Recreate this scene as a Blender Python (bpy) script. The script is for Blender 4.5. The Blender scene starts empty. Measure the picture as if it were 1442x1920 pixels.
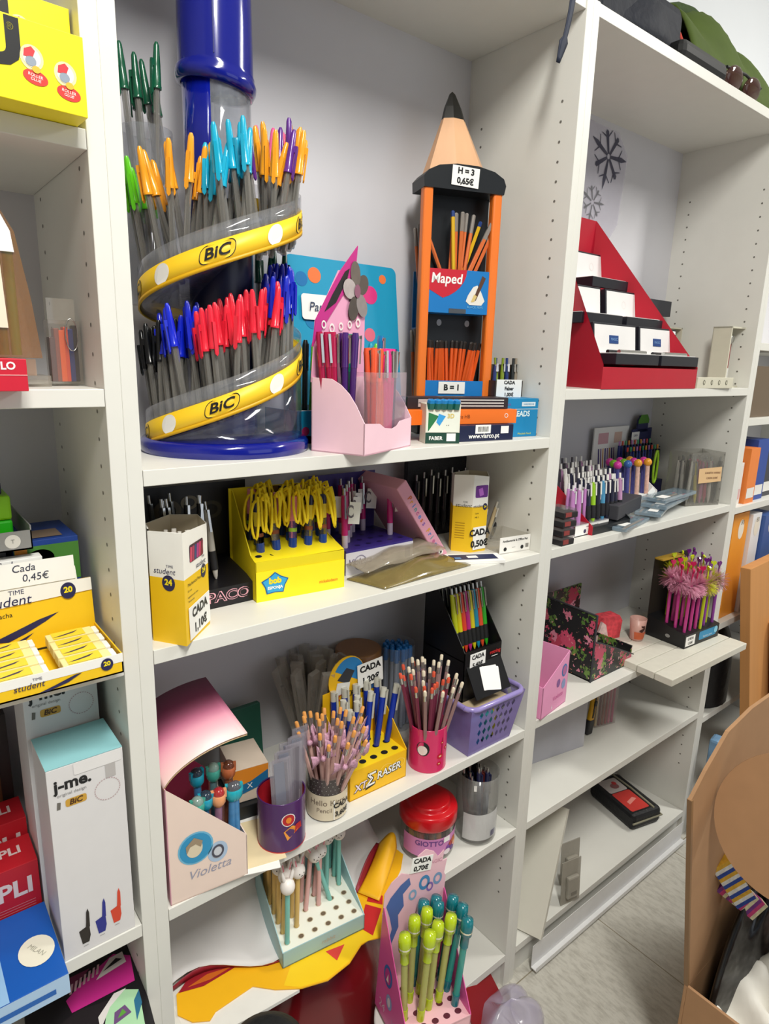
import bpy, bmesh, math, random
from mathutils import Vector as V, Matrix as M
random.seed(11)
PI = math.pi
sc = bpy.context.scene
COL = sc.collection
# ---------------------------------------------------------------- camera
cd = bpy.data.cameras.new('camera'); cam = bpy.data.objects.new('camera', cd); COL.objects.link(cam)
cd.sensor_fit = 'VERTICAL'; cd.sensor_height = 36.0; cd.lens = 36.0 * 1207.75 / 1920
cd.clip_start = 0.02; cd.clip_end = 50
ROT = M(((0.78229423, 0.12116615, -0.61101105), (-0.62230613, 0.19517078, -0.75805241), (0.02740121, 0.97325594, 0.22808341)))
cam.matrix_world = M.Translation((-0.22708557, -0.75786543, 1.42563571)) @ ROT.to_4x4()
sc.camera = cam
# ---------------------------------------------------------------- light
w = bpy.data.worlds.new('world'); sc.world = w; w.use_nodes = True
w.node_tree.nodes['Background'].inputs[0].default_value = (0.80, 0.86, 1.0, 1)
w.node_tree.nodes['Background'].inputs[1].default_value = 0.15
sc.view_settings.view_transform = 'Standard'; sc.view_settings.look = 'None'
sc.view_settings.exposure = -0.05; sc.view_settings.gamma = 1.0; sc.view_settings.use_curve_mapping = False
def area(name, loc, tgt, sx, sy, power, col):
    l = bpy.data.lights.new(name, 'AREA'); l.shape = 'RECTANGLE'; l.size = sx; l.size_y = sy
    l.energy = power; l.color = col
    o = bpy.data.objects.new(name, l); COL.objects.link(o); o.location = loc
    o.rotation_euler = (V(tgt) - V(loc)).to_track_quat('-Z', 'Y').to_euler()
    return o
area('ceiling_tube_light', (-0.15, -1.15, 2.74), (0.05, -0.9, 0), 0.22, 1.1, 56, (1.0, 0.98, 0.92))
area('ceiling_tube_light', (2.3, -1.1, 2.74), (2.2, -0.9, 0), 0.22, 1.1, 40, (1.0, 0.98, 0.92))
area('shop_window_light', (1.6, -3.6, 1.7), (0.6, 0.1, 1.1), 2.4, 1.8, 13, (0.86, 0.92, 1.0))
sc.cycles.max_bounces = 8; sc.cycles.transparent_max_bounces = 16; sc.cycles.transmission_bounces = 8
sc.cycles.caustics_reflective = False; sc.cycles.caustics_refractive = False; sc.cycles.sample_clamp_indirect = 6
# ---------------------------------------------------------------- materials
def lin(h):
    h = h.lstrip('#'); c = [int(h[i:i+2], 16) / 255 for i in (0, 2, 4)]
    return tuple(x / 12.92 if x <= 0.04045 else ((x + 0.055) / 1.055) ** 2.4 for x in c)
MATS = {}
def mat(h, rough=0.5, metal=0.0, alpha=1.0, trans=0.0, var=0.05, scale=40.0, bump=0.0, coat=0.0, ior=1.45, kind=None):
    """procedural principled material: a base colour with a faint noise variation, optional noise bump"""
    key = (h, rough, metal, alpha, trans, var, scale, bump, coat, ior, kind)
    if key in MATS: return MATS[key]
    m = bpy.data.materials.new('paint_' + h.strip('#')); m.use_nodes = True
    nt = m.node_tree; b = nt.nodes['Principled BSDF']; c = lin(h)
    tc = nt.nodes.new('ShaderNodeTexCoord'); nz = nt.nodes.new('ShaderNodeTexNoise')
    nz.inputs['Scale'].default_value = scale; nz.inputs['Detail'].default_value = 2
    nt.links.new(tc.outputs['Object'], nz.inputs['Vector'])
    mx = nt.nodes.new('ShaderNodeMix'); mx.data_type = 'RGBA'
    mx.inputs['A'].default_value = (*[x * (1 - var) for x in c], 1); mx.inputs['B'].default_value = (*[min(1, x * (1 + var)) for x in c], 1)
    nt.links.new(nz.outputs['Fac'], mx.inputs['Factor']); nt.links.new(mx.outputs['Result'], b.inputs['Base Color'])
    b.inputs['Roughness'].default_value = rough; b.inputs['Metallic'].default_value = metal
    b.inputs['Alpha'].default_value = alpha; b.inputs['Transmission Weight'].default_value = trans
    b.inputs['IOR'].default_value = ior; b.inputs['Coat Weight'].default_value = coat
    if bump:
        bp = nt.nodes.new('ShaderNodeBump'); bp.inputs['Strength'].default_value = bump; bp.inputs['Distance'].default_value = 0.01
        nt.links.new(nz.outputs['Fac'], bp.inputs['Height']); nt.links.new(bp.outputs['Normal'], b.inputs['Normal'])
    if kind == 'wood':
        mp = nt.nodes.new('ShaderNodeMapping'); mp.inputs['Scale'].default_value = (60, 60, 3)
        nt.links.new(tc.outputs['Object'], mp.inputs['Vector']); nt.links.new(mp.outputs['Vector'], nz.inputs['Vector'])
        nz.inputs['Scale'].default_value = 1.0; nz.inputs['Detail'].default_value = 5
    MATS[key] = m; return m
def card(h): return mat(h, 0.45, var=0.03)
def plast(h): return mat(h, 0.25, var=0.02, coat=0.3)
def clear(h='#e8ecec', a=0.22, r=0.08):
    """see-through plastic: tinted transparency, a little body colour, a glossy skin that grows towards the edges"""
    key = ('clear', h, a, r)
    if key in MATS: return MATS[key]
    m = bpy.data.materials.new('clear_' + h.strip('#')); m.use_nodes = True; nt = m.node_tree; N = nt.nodes.new; L = nt.links.new
    b = nt.nodes['Principled BSDF']; b.inputs['Base Color'].default_value = (*lin(h), 1); b.inputs['Roughness'].default_value = 0.4
    tr = N('ShaderNodeBsdfTransparent'); gl = N('ShaderNodeBsdfGlossy'); gl.inputs['Roughness'].default_value = r
    tr.inputs['Color'].default_value = (*[0.80 + 0.18*x for x in lin(h)], 1)
    nz = N('ShaderNodeTexNoise'); nz.inputs['Scale'].default_value = 25; mr = N('ShaderNodeMapRange'); mr.inputs['To Min'].default_value = a*0.30; mr.inputs['To Max'].default_value = a*0.70; L(nz.outputs['Fac'], mr.inputs['Value'])
    m1 = N('ShaderNodeMixShader'); L(mr.outputs[0], m1.inputs['Fac']); L(tr.outputs[0], m1.inputs[1]); L(b.outputs[0], m1.inputs[2])
    lw = N('ShaderNodeLayerWeight'); lw.inputs['Blend'].default_value = 0.5; pw = N('ShaderNodeMath'); pw.operation = 'POWER'; pw.inputs[1].default_value = 4.0; L(lw.outputs['Facing'], pw.inputs[0]); ma = N('ShaderNodeMath'); ma.operation = 'MULTIPLY_ADD'; ma.inputs[1].default_value = 0.5; ma.inputs[2].default_value = 0.045; L(pw.outputs[0], ma.inputs[0]); m2 = N('ShaderNodeMixShader'); L(ma.outputs[0], m2.inputs['Fac']); L(m1.outputs[0], m2.inputs[1]); L(gl.outputs[0], m2.inputs[2])
    L(m2.outputs[0], nt.nodes['Material Output'].inputs['Surface']); MATS[key] = m; return m
INK = card('#1a1a1c'); WHITE = card('#f1efe9'); PAPER = mat('#f3f2ee', 0.6, var=0.02)
# ---------------------------------------------------------------- mesh helpers
TXT = {}
def glyphs(s, bold):
    k = (s, bold)
    if k not in TXT:
        cu = bpy.data.curves.new('t', 'FONT'); cu.body = s; cu.size = 1; cu.offset = bold; cu.fill_mode = 'FRONT'; cu.resolution_u = 3
        cu.align_x = 'CENTER'; cu.align_y = 'CENTER'
        o = bpy.data.objects.new('t', cu); COL.objects.link(o)
        dg = bpy.context.evaluated_depsgraph_get(); me = o.evaluated_get(dg).to_mesh()
        TXT[k] = ([tuple(v.co) for v in me.vertices], [tuple(p.vertices) for p in me.polygons])
        o.evaluated_get(dg).to_mesh_clear(); bpy.data.objects.remove(o); bpy.data.curves.remove(cu)
    return TXT[k]
I4 = M.Identity(4)
def T(x=0, y=0, z=0): return M.Translation((x, y, z))
def RX(a): return M.Rotation(math.radians(a), 4, 'X')
def RY(a): return M.Rotation(math.radians(a), 4, 'Y')
def RZ(a): return M.Rotation(math.radians(a), 4, 'Z')
def front(x, z, y=0.0): return T(x, y - 0.0004, z) @ RX(90)              # print on a face that looks to -y
def leftf(y, z, x=0.0): return T(x - 0.0004, y, z) @ RZ(-90) @ RX(90)     # on a face that looks to -x
def rightf(y, z, x=0.0): return T(x + 0.0004, y, z) @ RZ(90) @ RX(90)
def topf(x, y, z): return T(x, y, z + 0.0004)
class MB:
    def __init__(s): s.v = []; s.f = []; s.m = []; s.sm = []; s.ms = []
    def add(s, vs, fs, m, X=None, smooth=False):
        n = len(s.v)
        if m not in s.ms: s.ms.append(m)
        k = s.ms.index(m)
        for p in vs: s.v.append(tuple(X @ V(p)) if X is not None else tuple(p))
        for f in fs: s.f.append([i + n for i in f]); s.m.append(k); s.sm.append(smooth)
        return s
    def box(s, x0, x1, y0, y1, z0, z1, m, X=None, bev=0.0):
        if bev:
            bm = bmesh.new(); bmesh.ops.create_cube(bm, size=1)
            for v in bm.verts: v.co = ((x0+x1)/2 + v.co.x*(x1-x0), (y0+y1)/2 + v.co.y*(y1-y0), (z0+z1)/2 + v.co.z*(z1-z0))
            bmesh.ops.bevel(bm, geom=list(bm.edges), offset=bev, segments=2, affect='EDGES', profile=0.5)
            bm.verts.index_update()
            s.add([v.co[:] for v in bm.verts], [[v.index for v in f.verts] for f in bm.faces], m, X); bm.free(); return s
        vs = [(x, y, z) for z in (z0, z1) for y in (y0, y1) for x in (x0, x1)]
        return s.add(vs, [(0,2,3,1), (4,5,7,6), (0,1,5,4), (2,6,7,3), (0,4,6,2), (1,3,7,5)], m, X)
    def prism(s, poly, z0, z1, m, X=None, m2=None):
        n = len(poly); vs = [(*p, z0) for p in poly] + [(*p, z1) for p in poly]
        s.add(vs, [list(range(n))[::-1], list(range(n, 2*n))], m, X)
        return s.add(vs, [(i, (i+1) % n, n + (i+1) % n, n + i) for i in range(n)], m2 or m, X)
    def flat(s, poly, m, X=None): return s.add([(*p, 0) for p in poly], [list(range(len(poly)))], m, X)
    def rect(s, w, h, m, X=None): return s.flat([(-w/2,-h/2), (w/2,-h/2), (w/2,h/2), (-w/2,h/2)], m, X)
    def disc(s, rx, ry, m, X=None, n=24): return s.flat([(rx*math.cos(2*PI*i/n), ry*math.sin(2*PI*i/n)) for i in range(n)], m, X)
    def ring(s, r0, r1, m, X=None, n=24, ky=1.0):
        vs = [(r*math.cos(2*PI*i/n), ky*r*math.sin(2*PI*i/n), 0) for r in (r0, r1) for i in range(n)]
        return s.add(vs, [(i, (i+1) % n, n + (i+1) % n, n + i) for i in range(n)], m, X)
    def text(s, t, size, m, X, bold=0.0, shear=0.0, sx=1.0):
        vs, fs = glyphs(t, bold)
        return s.add([((x + shear*y)*size*sx, y*size, 0) for x, y, z in vs], fs, m, X)
    def lathe(s, prof, m, X=None, n=20, smooth=True, cap=True, ky=1.0):
        vs = [(r*math.cos(2*PI*i/n), ky*r*math.sin(2*PI*i/n), z) for r, z in prof for i in range(n)]
        fs = [(k*n + i, k*n + (i+1) % n, (k+1)*n + (i+1) % n, (k+1)*n + i) for k in range(len(prof)-1) for i in range(n)]
        s.add(vs, fs, m, X, smooth)
        if cap:
            k = len(prof) - 1
            if prof[0][0] > 1e-6: s.add(vs[:n], [list(range(n))[::-1]], m, X)
            if prof[k][0] > 1e-6: s.add(vs[k*n:], [list(range(n))], m, X)
        return s
    def cyl(s, r, z0, z1, m, X=None, n=12, smooth=True): return s.lathe([(r, z0), (r, z1)], m, X, n, smooth)
    def tube(s, pts, r, m, X=None, n=8, smooth=True):
        pts = [V(p) for p in pts]; rs = r if isinstance(r, (list, tuple)) else [r]*len(pts)
        up = V((0, 0, 1)); vs = []; a = None
        for i, p in enumerate(pts):
            d = (pts[min(i+1, len(pts)-1)] - pts[max(i-1, 0)]).normalized()
            if a is None: a = d.cross(up if abs(d.z) < 0.9 else V((1, 0, 0))).normalized()
            a = (a - d*a.dot(d)).normalized(); b = d.cross(a)
            vs += [tuple(p + (a*math.cos(2*PI*k/n) + b*math.sin(2*PI*k/n))*rs[i]) for k in range(n)]
        fs = [(i*n + k, i*n + (k+1) % n, (i+1)*n + (k+1) % n, (i+1)*n + k) for i in range(len(pts)-1) for k in range(n)]
        s.add(vs, fs, m, X, smooth)
        return s.add(vs[:n] + vs[-n:], [list(range(n)), list(range(n, 2*n))[::-1]], m, X)
    def ball(s, r, m, X=None, n=14, kx=1, ky=1, kz=1):
        X = (X or I4) @ M.Diagonal((kx, ky, kz, 1))
        return s.lathe([(r*math.sin(PI*i/(n//2)) + (1e-7), -r*math.cos(PI*i/(n//2))) for i in range(n//2 + 1)], m, X, n, True, False)
    def grid(s, fn, nu, nv, m, X=None, smooth=True, thick=0.0):
        vs = [tuple(fn(i/nu, j/nv)) for j in range(nv+1) for i in range(nu+1)]
        q = [(j*(nu+1)+i, j*(nu+1)+i+1, (j+1)*(nu+1)+i+1, (j+1)*(nu+1)+i) for j in range(nv) for i in range(nu)]
        if thick:
            bm = bmesh.new(); bv = [bm.verts.new(p) for p in vs]
            for f in q: bm.faces.new([bv[k] for k in f])
            bmesh.ops.recalc_face_normals(bm, faces=bm.faces); bmesh.ops.solidify(bm, geom=list(bm.faces), thickness=thick)
            bm.verts.index_update()
            s.add([v.co[:] for v in bm.verts], [[v.index for v in f.verts] for f in bm.faces], m, X, smooth); bm.free(); return s
        return s.add(vs, q, m, X, smooth)
    def build(s, name, parent=None, X=None):
        me = bpy.data.meshes.new(name); me.from_pydata(s.v, [], s.f)
        for m in s.ms: me.materials.append(m)
        me.polygons.foreach_set('material_index', s.m); me.polygons.foreach_set('use_smooth', s.sm); me.update()
        o = bpy.data.objects.new(name, me); COL.objects.link(o)
        if parent is not None: o.parent = parent
        if X is not None: o.matrix_basis = X
        return o
def tag(o, label, cat, group=None):
    o['label'] = label; o['category'] = cat
    if group: o['group'] = group
    return o
def thing(name, label, cat, X=None, group=None):
    o = bpy.data.objects.new(name, None); COL.objects.link(o); o.empty_display_size = 0.02
    if X is not None: o.matrix_basis = X if isinstance(X, M) else T(*X)
    return tag(o, label, cat, group)
def struct(name, mb):
    o = mb.build(name); o['kind'] = 'structure'; return o
def dup(src, X, label=None, group=None):
    """copy a thing with its parts and sub-parts (shared mesh data)"""
    r = src.copy(); COL.objects.link(r); r.matrix_basis = X
    if label: r['label'] = label
    if group: r['group'] = group
    for ch in src.children:
        c = ch.copy(); COL.objects.link(c); c.parent = r
        for g in ch.children:
            d = g.copy(); COL.objects.link(d); d.parent = c
    return r
def span(p, q, z):
    """matrix of a box whose front-left and front-right bottom corners stand at p and q; also its width"""
    d = V(q) - V(p); return T(p[0], p[1], z) @ M.Rotation(math.atan2(d.y, d.x), 4, 'Z'), d.length
def stand(p, q, roll=0):
    """matrix that puts a thing's base at p and points its +z at q"""
    d = V(q) - V(p); return T(*p) @ V((0, 0, 1)).rotation_difference(d).to_matrix().to_4x4() @ RZ(roll)
def sticker(parent, lines, w, h, X, size=None, bold=0.045, name='price_label', col=None, ink=None):
    """a white card with printed lines, a part of the thing it is stuck on"""
    b = MB(); b.box(-w/2, w/2, -h/2, h/2, -0.0003, 0.0003, col or PAPER)
    n = len(lines)
    for i, t in enumerate(lines):
        if t: b.text(t, size or h/n*0.8, ink or INK, T(0, h/2 - (i + 0.5)*h/n, 0.0006), bold=bold)
    return b.build(name, parent, X)
# ================================================================ setting
WHT = mat('#dddcd5', 0.42, var=0.025, scale=25); WHTB = mat('#d2d1d6', 0.5, var=0.02, scale=20)
def floor_mat():
    m = bpy.data.materials.new('speckled_tile'); m.use_nodes = True; nt = m.node_tree; b = nt.nodes['Principled BSDF']
    N = nt.nodes.new; tc = N('ShaderNodeTexCoord'); mp = N('ShaderNodeMapping'); mp.inputs['Scale'].default_value = (90, 26, 10)
    nz = N('ShaderNodeTexNoise'); nz.inputs['Scale'].default_value = 1; nz.inputs['Detail'].default_value = 6; nz.inputs['Roughness'].default_value = 0.7
    cr = N('ShaderNodeValToRGB'); cr.color_ramp.elements[0].position = 0.30; cr.color_ramp.elements[0].color = (*lin('#a9a59b'), 1)
    cr.color_ramp.elements[1].position = 0.56; cr.color_ramp.elements[1].color = (*lin('#c9c6bc'), 1)
    br = N('ShaderNodeTexBrick'); br.offset = 0; br.inputs['Scale'].default_value = 1
    for k, v in (('Brick Width', 0.4), ('Row Height', 0.4), ('Mortar Size', 0.0016), ('Mortar Smooth', 0.3)): br.inputs[k].default_value = v
    m2 = N('ShaderNodeMapping'); m2.inputs['Location'].default_value = (-1.13 + 1.6, 0.015 + 1.2, 0)
    L = nt.links.new
    L(tc.outputs['Object'], mp.inputs['Vector']); L(mp.outputs['Vector'], nz.inputs['Vector']); L(nz.outputs['Fac'], cr.inputs['Fac'])
    L(tc.outputs['Object'], m2.inputs['Vector']); L(m2.outputs['Vector'], br.inputs['Vector'])
    L(cr.outputs['Color'], br.inputs['Color1']); L(cr.outputs['Color'], br.inputs['Color2']); br.inputs['Mortar'].default_value = (*lin('#8d8470'), 1)
    L(br.outputs['Color'], b.inputs['Base Color']); b.inputs['Roughness'].default_value = 0.45
    return m
struct('floor', MB().box(-2.4, 4.2, -4.0, 0.34, -0.05, 0.0, floor_mat()))
struct('ceiling', MB().box(-2.4, 4.2, -4.0, 0.34, 2.8, 2.85, mat('#e4e3de', 0.8)))
struct('wall_back', MB().box(-2.4, 4.2, 0.30, 0.36, 0, 2.8, mat('#dfe2e6', 0.7, var=0.02, scale=8)))
struct('wall_right', MB().box(4.2, 4.26, -4.0, 0.34, 0, 2.8, mat('#d8d6d0', 0.7)))
struct('wall_left', MB().box(-2.46, -2.4, -4.0, 0.34, 0, 2.8, mat('#d8d6d0', 0.7)))
ZS = dict(a=1.293, b=1.0645, c=.6746, d=.4333, e=.0913, r1=1.3824, r2=1.0655, r3=.683, r4=.43, r5=.0913, l1=1.646, l2=1.387, l3=1.061, l4=.673)
DK = mat('#6d6a63', 0.6)
def bookcase(x0, x1, shelves, label, depth=0.262, fx=0.0):
    """x0, x1: outer faces; a side panel each, top, bottom, back and shelves; pin holes drilled in the panels"""
    t = thing('bookcase', label, 'bookcase', (0, 0, 0)); e = 0.018; TH = 0.0195
    for xa, inn in ((x0, 1), (x1 - e, -1)):
        b = MB().box(xa, xa + e, 0, 0.275, 0, 2.02, WHT, bev=0.0008)
        xi = xa + e + 0.0003 if inn > 0 else xa - 0.0003
        for y in (0.035, 0.225):
            for k in range(52):
                b.disc(0.0025, 0.0025, DK, T(xi, y, 0.24 + k*0.032) @ RY(90 if inn > 0 else -90), n=8)
        b.build('side_panel', t)
    a, c = x0 + e, x1 - e
    MB().box(a, c, 0.002, 0.27, 2.0, 2.02, WHT, bev=0.0008).build('top_board', t)
    MB().box(a, c, depth, depth + 0.006, 0.03, 2.0, WHTB).build('back_panel', t)
    MB().box(a, c, 0.012, 0.03, 0.0, 0.071, WHT).build('plinth', t)
    for z in shelves: MB().box(a + 0.0005, c - 0.0005, 0.0, depth, z - TH, z, WHT, bev=0.0008).build('shelf', t)
    return t
bookcase(-0.80, 0.0, [ZS['l1'], ZS['l2'], ZS['l3'], ZS['l4'], 0.40, 0.0913], 'white bookcase with yellow glue boxes and white pen pot cartons, at the left edge')
bookcase(0.0, 0.80, [ZS['a'], ZS['b'], ZS['c'], ZS['d'], ZS['e']], 'white bookcase holding the yellow-banded pen tower and the giant pencil display')
bookcase(0.80, 1.628, [ZS['r1'], ZS['r2'], ZS['r3'], ZS['r4'], ZS['r5']], 'white bookcase with the red stepped display and the overhanging slatted board')
bookcase(1.628, 2.43, [1.5, 1.30, 1.0525, 0.7, 0.4, 0.0913], 'white bookcase behind the leaning wooden boards, far right')
# ================================================================ pens and pencils (built once, copied)
CHROME = mat('#c9c9c6', 0.18, metal=0.9); BARREL = mat('#8f8c86', 0.12, alpha=0.55, var=0.04, coat=0.5); REFILL = mat('#191817', 0.35)
FAR = T(0, 0, -3)
PROTO = {}
def pen_proto(key, make):
    if key not in PROTO: PROTO[key] = make()
    return PROTO[key]
USED = set()
def put(key, make, X, label, group):
    """first use places the built thing itself, later uses copy it"""
    p = pen_proto(key, make)
    if key in USED: return dup(p, X, label, group)
    USED.add(key); p.matrix_basis = X; p['label'] = label; p['group'] = group; return p
def cap_pen(colour):
    def mk():
        t = thing('ballpoint_pen', 'ballpoint pen', 'pen')
        MB().lathe([(0.0030, 0), (0.0042, 0.003), (0.0042, 0.104)], BARREL, n=6, smooth=False).build('barrel', t)
        MB().cyl(0.0017, 0.003, 0.104, REFILL, n=6).build('refill', t)
        m = plast(colour); b = MB()
        b.lathe([(0.0062, 0.097), (0.0062, 0.1000), (0.0058, 0.1005), (0.0050, 0.124), (0.0035, 0.146), (0.0018, 0.150)], m, n=10)
        k_ = b.build('cap', t); b = MB(); b.prism([(0, .088), (.0024, .091), (.0020, .128), (-.0020, .128), (-.0024, .091)], .0066, .0086, m, RX(90)); b.box(-0.0018, 0.0018, -0.0084, -0.002, 0.122, 0.130, m)
        b.build('clip', k_); return t
    return mk
def pencil(body, end, L=0.17, endl=0.02, eraser=None):
    def mk():
        t = thing('pencil', 'pencil', 'pencil')
        MB().lathe([(0.0004, 0), (0.0035, 0.016), (0.0035, L)], card(body), n=6, smooth=False).build('shaft', t)
        if eraser:
            MB().cyl(0.0037, L - 0.002, L + 0.010, CHROME, n=8).build('ferrule', t)
            MB().lathe([(0.0033, L + 0.010), (0.0033, L + 0.018), (0.0024, L + 0.020)], card(eraser), n=8).build('eraser', t)
        else: MB().lathe([(0.0037, L - endl), (0.0037, L), (0.0022, L + 0.002)], card(end), n=6, smooth=False).build('dipped_end', t)
        return t
    return mk
def click_pen(body, grip=None, clip=None, L=0.14, r=0.0052, button=None):
    def mk():
        t = thing('ballpoint_pen', 'retractable pen', 'pen')
        MB().lathe([(0.001, 0), (r*0.6, 0.006), (r, 0.02), (r*1.05, L*0.6), (r*0.8, L - 0.012)], plast(body), n=10).build('barrel', t)
        if grip: MB().lathe([(r*1.08, 0.016), (r*1.16, 0.03), (r*1.08, 0.045)], mat(grip, 0.6), n=10).build('grip', t)
        c = clip if clip else None; cm = plast(c) if c else CHROME
        MB().box(-0.0017, 0.0017, -r - 0.0032, -r - 0.0018, L*0.62, L - 0.012, cm).box(-0.0017, 0.0017, -r - 0.003, 0, L - 0.016, L - 0.012, cm).build('clip', t)
        MB().cyl(0.0026, L - 0.012, L, plast(button) if button else CHROME, n=8).build('push_button', t)
        return t
    return mk
# ================================================================ middle bookcase, top shelf: the pen tower
za = ZS['a']; TX, TY = 0.187, 0.135
BLUE = mat('#07147f', 0.16, var=0.02, coat=0.6); YEL = card('#f3c21b'); CLR = clear('#dfe2ea', 0.20); BICY = card('#f5c928')
tower = thing('pen_display_tower', 'tall spiral display tower shaped like a giant blue pen with yellow printed bands', 'pen display', (TX, TY, za))
MB().lathe([(0.119, 0), (0.121, 0.004), (0.121, 0.014), (0.117, 0.019), (0.04, 0.026)], BLUE, n=64).build('base', tower)
MB().cyl(0.044, 0.02, 0.335, mat('#161a3a', 0.3), n=32).cyl(0.046, 0.02, 0.07, BLUE, n=32).build('inner_column', tower)
def zc(ph):   # height of the band's middle above the tower base
    a = math.radians(ph + 87); return 0.0905 + 0.188*(ph + 87)/360 + 0.013*math.sin(a)
RB = 0.111
def cylp(r, ph, z): return (r*math.cos(math.radians(ph)), r*math.sin(math.radians(ph)), z)
P0, P1 = -205, 410
def helix(name, fn, nu, nv, m, thick=0.0): return MB().grid(lambda u, v: fn(P0 + (P1 - P0)*u, v), nu, nv, m, thick=thick).build(name, tower)
helix('spiral_shelf', lambda p, v: cylp(0.046 + (RB - 0.046)*v, p, zc(p) - 0.012), 150, 2, clear('#5a6080', 0.7), 0.0015)
helix('clear_wall', lambda p, v: cylp(RB, p, zc(p) + 0.014 + 0.020*v), 150, 1, CLR, 0.0012)
MB().grid(lambda u, v: cylp(RB, -205 + 215*u, 0.02 + (max(zc(-205 + 215*u) - 0.016, 0.024) - 0.02)*v), 60, 1, clear('#a9b0d0', 0.08), thick=0.001).build('clear_skirt', tower)
bd = MB(); bd.grid(lambda u, v: cylp(RB + 0.0008, P0 + (P1 - P0)*u, zc(P0 + (P1 - P0)*u) - 0.015 + 0.030*v), 150, 1, BICY, thick=0.0012)
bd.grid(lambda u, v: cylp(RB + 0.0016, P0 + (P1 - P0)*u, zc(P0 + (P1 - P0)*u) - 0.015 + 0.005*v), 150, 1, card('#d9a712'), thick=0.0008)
def wrap(flat, ph0, r):
    for i, (x, y, z) in enumerate(flat.v):
        ph = ph0 + math.degrees(x / r); flat.v[i] = cylp(r + z, ph, zc(ph) + y)
    for f, k, s in zip(flat.f, flat.m, flat.sm): pass
    for k, m in enumerate(flat.ms): bd.add(flat.v, [f for f, q in zip(flat.f, flat.m) if q == k], m)
def rrect(w, h, r, n=5):
    return [(sx*(w/2 - r) + r*math.cos(a), sy*(h/2 - r) + r*math.sin(a)) for sx, sy, a0 in ((1, 1, 0), (-1, 1, 90), (-1, -1, 180), (1, -1, 270)) for a in [math.radians(a0 + 90*i/n) for i in range(n+1)]]
for turn in (0, 360):
    for ph in (-117, -193, -41, 40, 120):
        f = MB(); f.flat([(x + 0.15*y, y + 0.002) for x, y in rrect(0.045, 0.0215, 0.009)], INK, T(0, 0, 0.0012)); f.flat([(x + 0.15*y, y + 0.002) for x, y in rrect(0.0427, 0.0192, 0.008)], BICY, T(0, 0, 0.0015))
        f.text('BiC', 0.0185, INK, T(0, 0.002, 0.0018), bold=0.022, shear=0.15, sx=1.18); wrap(f, ph + turn, RB)
    for ph in (-156, -77, 0, 80):
        f = MB(); f.flat([(0.0125*math.cos(a), 0.0125*math.sin(a) + 0.001) for a in [2*PI*i/24 for i in range(24)]], card('#eceae4'), T(0, 0, 0.0014)); wrap(f, ph + turn, RB)
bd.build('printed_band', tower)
hexb = MB()
hexb.grid(lambda u, v: cylp(0.0445, -125 + 195*u, 0.30 + 0.21*v), 12, 1, clear('#d5dbe6', 0.28), thick=0.0015); hexb.build('clear_barrel', tower)
MB().grid(lambda u, v: cylp(0.0445, -245 + 120*u, 0.27 + 0.24*v), 14, 1, BLUE, thick=0.004).build('blue_barrel', tower)
cp = MB(); TL = T(0, 0, 0.485) @ M.Rotation(math.radians(9), 4, V((0.65, 0.76, 0)))
cp.lathe([(0.0445, -0.012), (0.0495, -0.012), (0.0525, -0.004), (0.0525, 0.002), (0.0490, 0.008), (0.0485, 0.012)], BLUE, TL, n=40, cap=False)
cp.lathe([(0.0485, -0.002), (0.047, 0.12), (0.044, 0.20), (0.040, 0.221)], BLUE, T(0, 0, 0.484), n=40)
cp.box(-0.0006, 0.0006, -0.0492, -0.047, 0.50, 0.68, mat('#081568', 0.3), RZ(-27)); cp.build('giant_cap', tower)
MB().grid(lambda u, v: cylp(0.034, 360*u, 0.20 + 0.222*v), 20, 1, CLR, T(-0.078, 0.052, 0), thick=0.001).build('top_cup', tower)
def ring_pens(colour, n, p0, p1, label, group, turn=0, rows=(0.062, 0.079, 0.096), tilt=7, dz=0.0):
    for i in range(n):
        ph = p0 + (p1 - p0)*(i + 0.5)/n + random.uniform(-2, 2); r = rows[i % len(rows)]
        q = cylp(r, ph + turn, za + zc(ph + turn) - 0.009 + dz)
        X = T(TX + q[0], TY + q[1], q[2]) @ RZ(ph + 90) @ RX(random.uniform(-tilt*0.4, tilt*1.15)) @ RY(random.uniform(-tilt, tilt)) @ RZ(random.uniform(-70, 70))
        put('cap' + colour, cap_pen(colour), X, label, group)
ring_pens('#0c0d10', 14, -205, -172, 'black-capped clear pen at the left edge of the tower lower tier', 'black capped pens in the tower', dz=0.006)
ring_pens('#1026c8', 11, -170, -136, 'bright blue-capped clear pen left of the red caps in the tower lower tier', 'blue capped pens left of the red ones', dz=0.008)
ring_pens('#e2273c', 22, -133, -66, 'red-capped clear pen in the middle of the tower lower tier', 'red capped pens in the tower', dz=-0.012)
ring_pens('#0d22b4', 18, -66, -22, 'blue-capped clear pen right of the red caps in the tower lower tier', 'blue capped pens right of the red ones', dz=-0.010)
ring_pens('#0e4a3a', 4, -20, 10, 'dark green-capped pen behind the blue caps in the tower lower tier', 'dark green capped pens behind the blue ones')
ring_pens('#5ec41c', 7, -222, -186, 'light green-capped clear pen at the left edge of the tower upper tier', 'light green capped pens in the tower', 360, (0.098, 0.09, 0.1), tilt=9, dz=0.022)
ring_pens('#f0a022', 10, -172, -138, 'orange-capped clear pen at the left of the tower upper tier', 'orange capped pens left of the cyan ones', 360, tilt=13, dz=0.012)
ring_pens('#19a9cc', 13, -134, -84, 'cyan-capped clear pen in the middle of the tower upper tier', 'cyan capped pens in the tower', 360, tilt=11)
ring_pens('#5b2a86', 4, -86, -44, 'purple-capped clear pen between orange and cyan caps in the tower upper tier', 'purple capped pens in the tower', 360, (0.088, 0.1), tilt=12, dz=-0.012)
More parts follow.
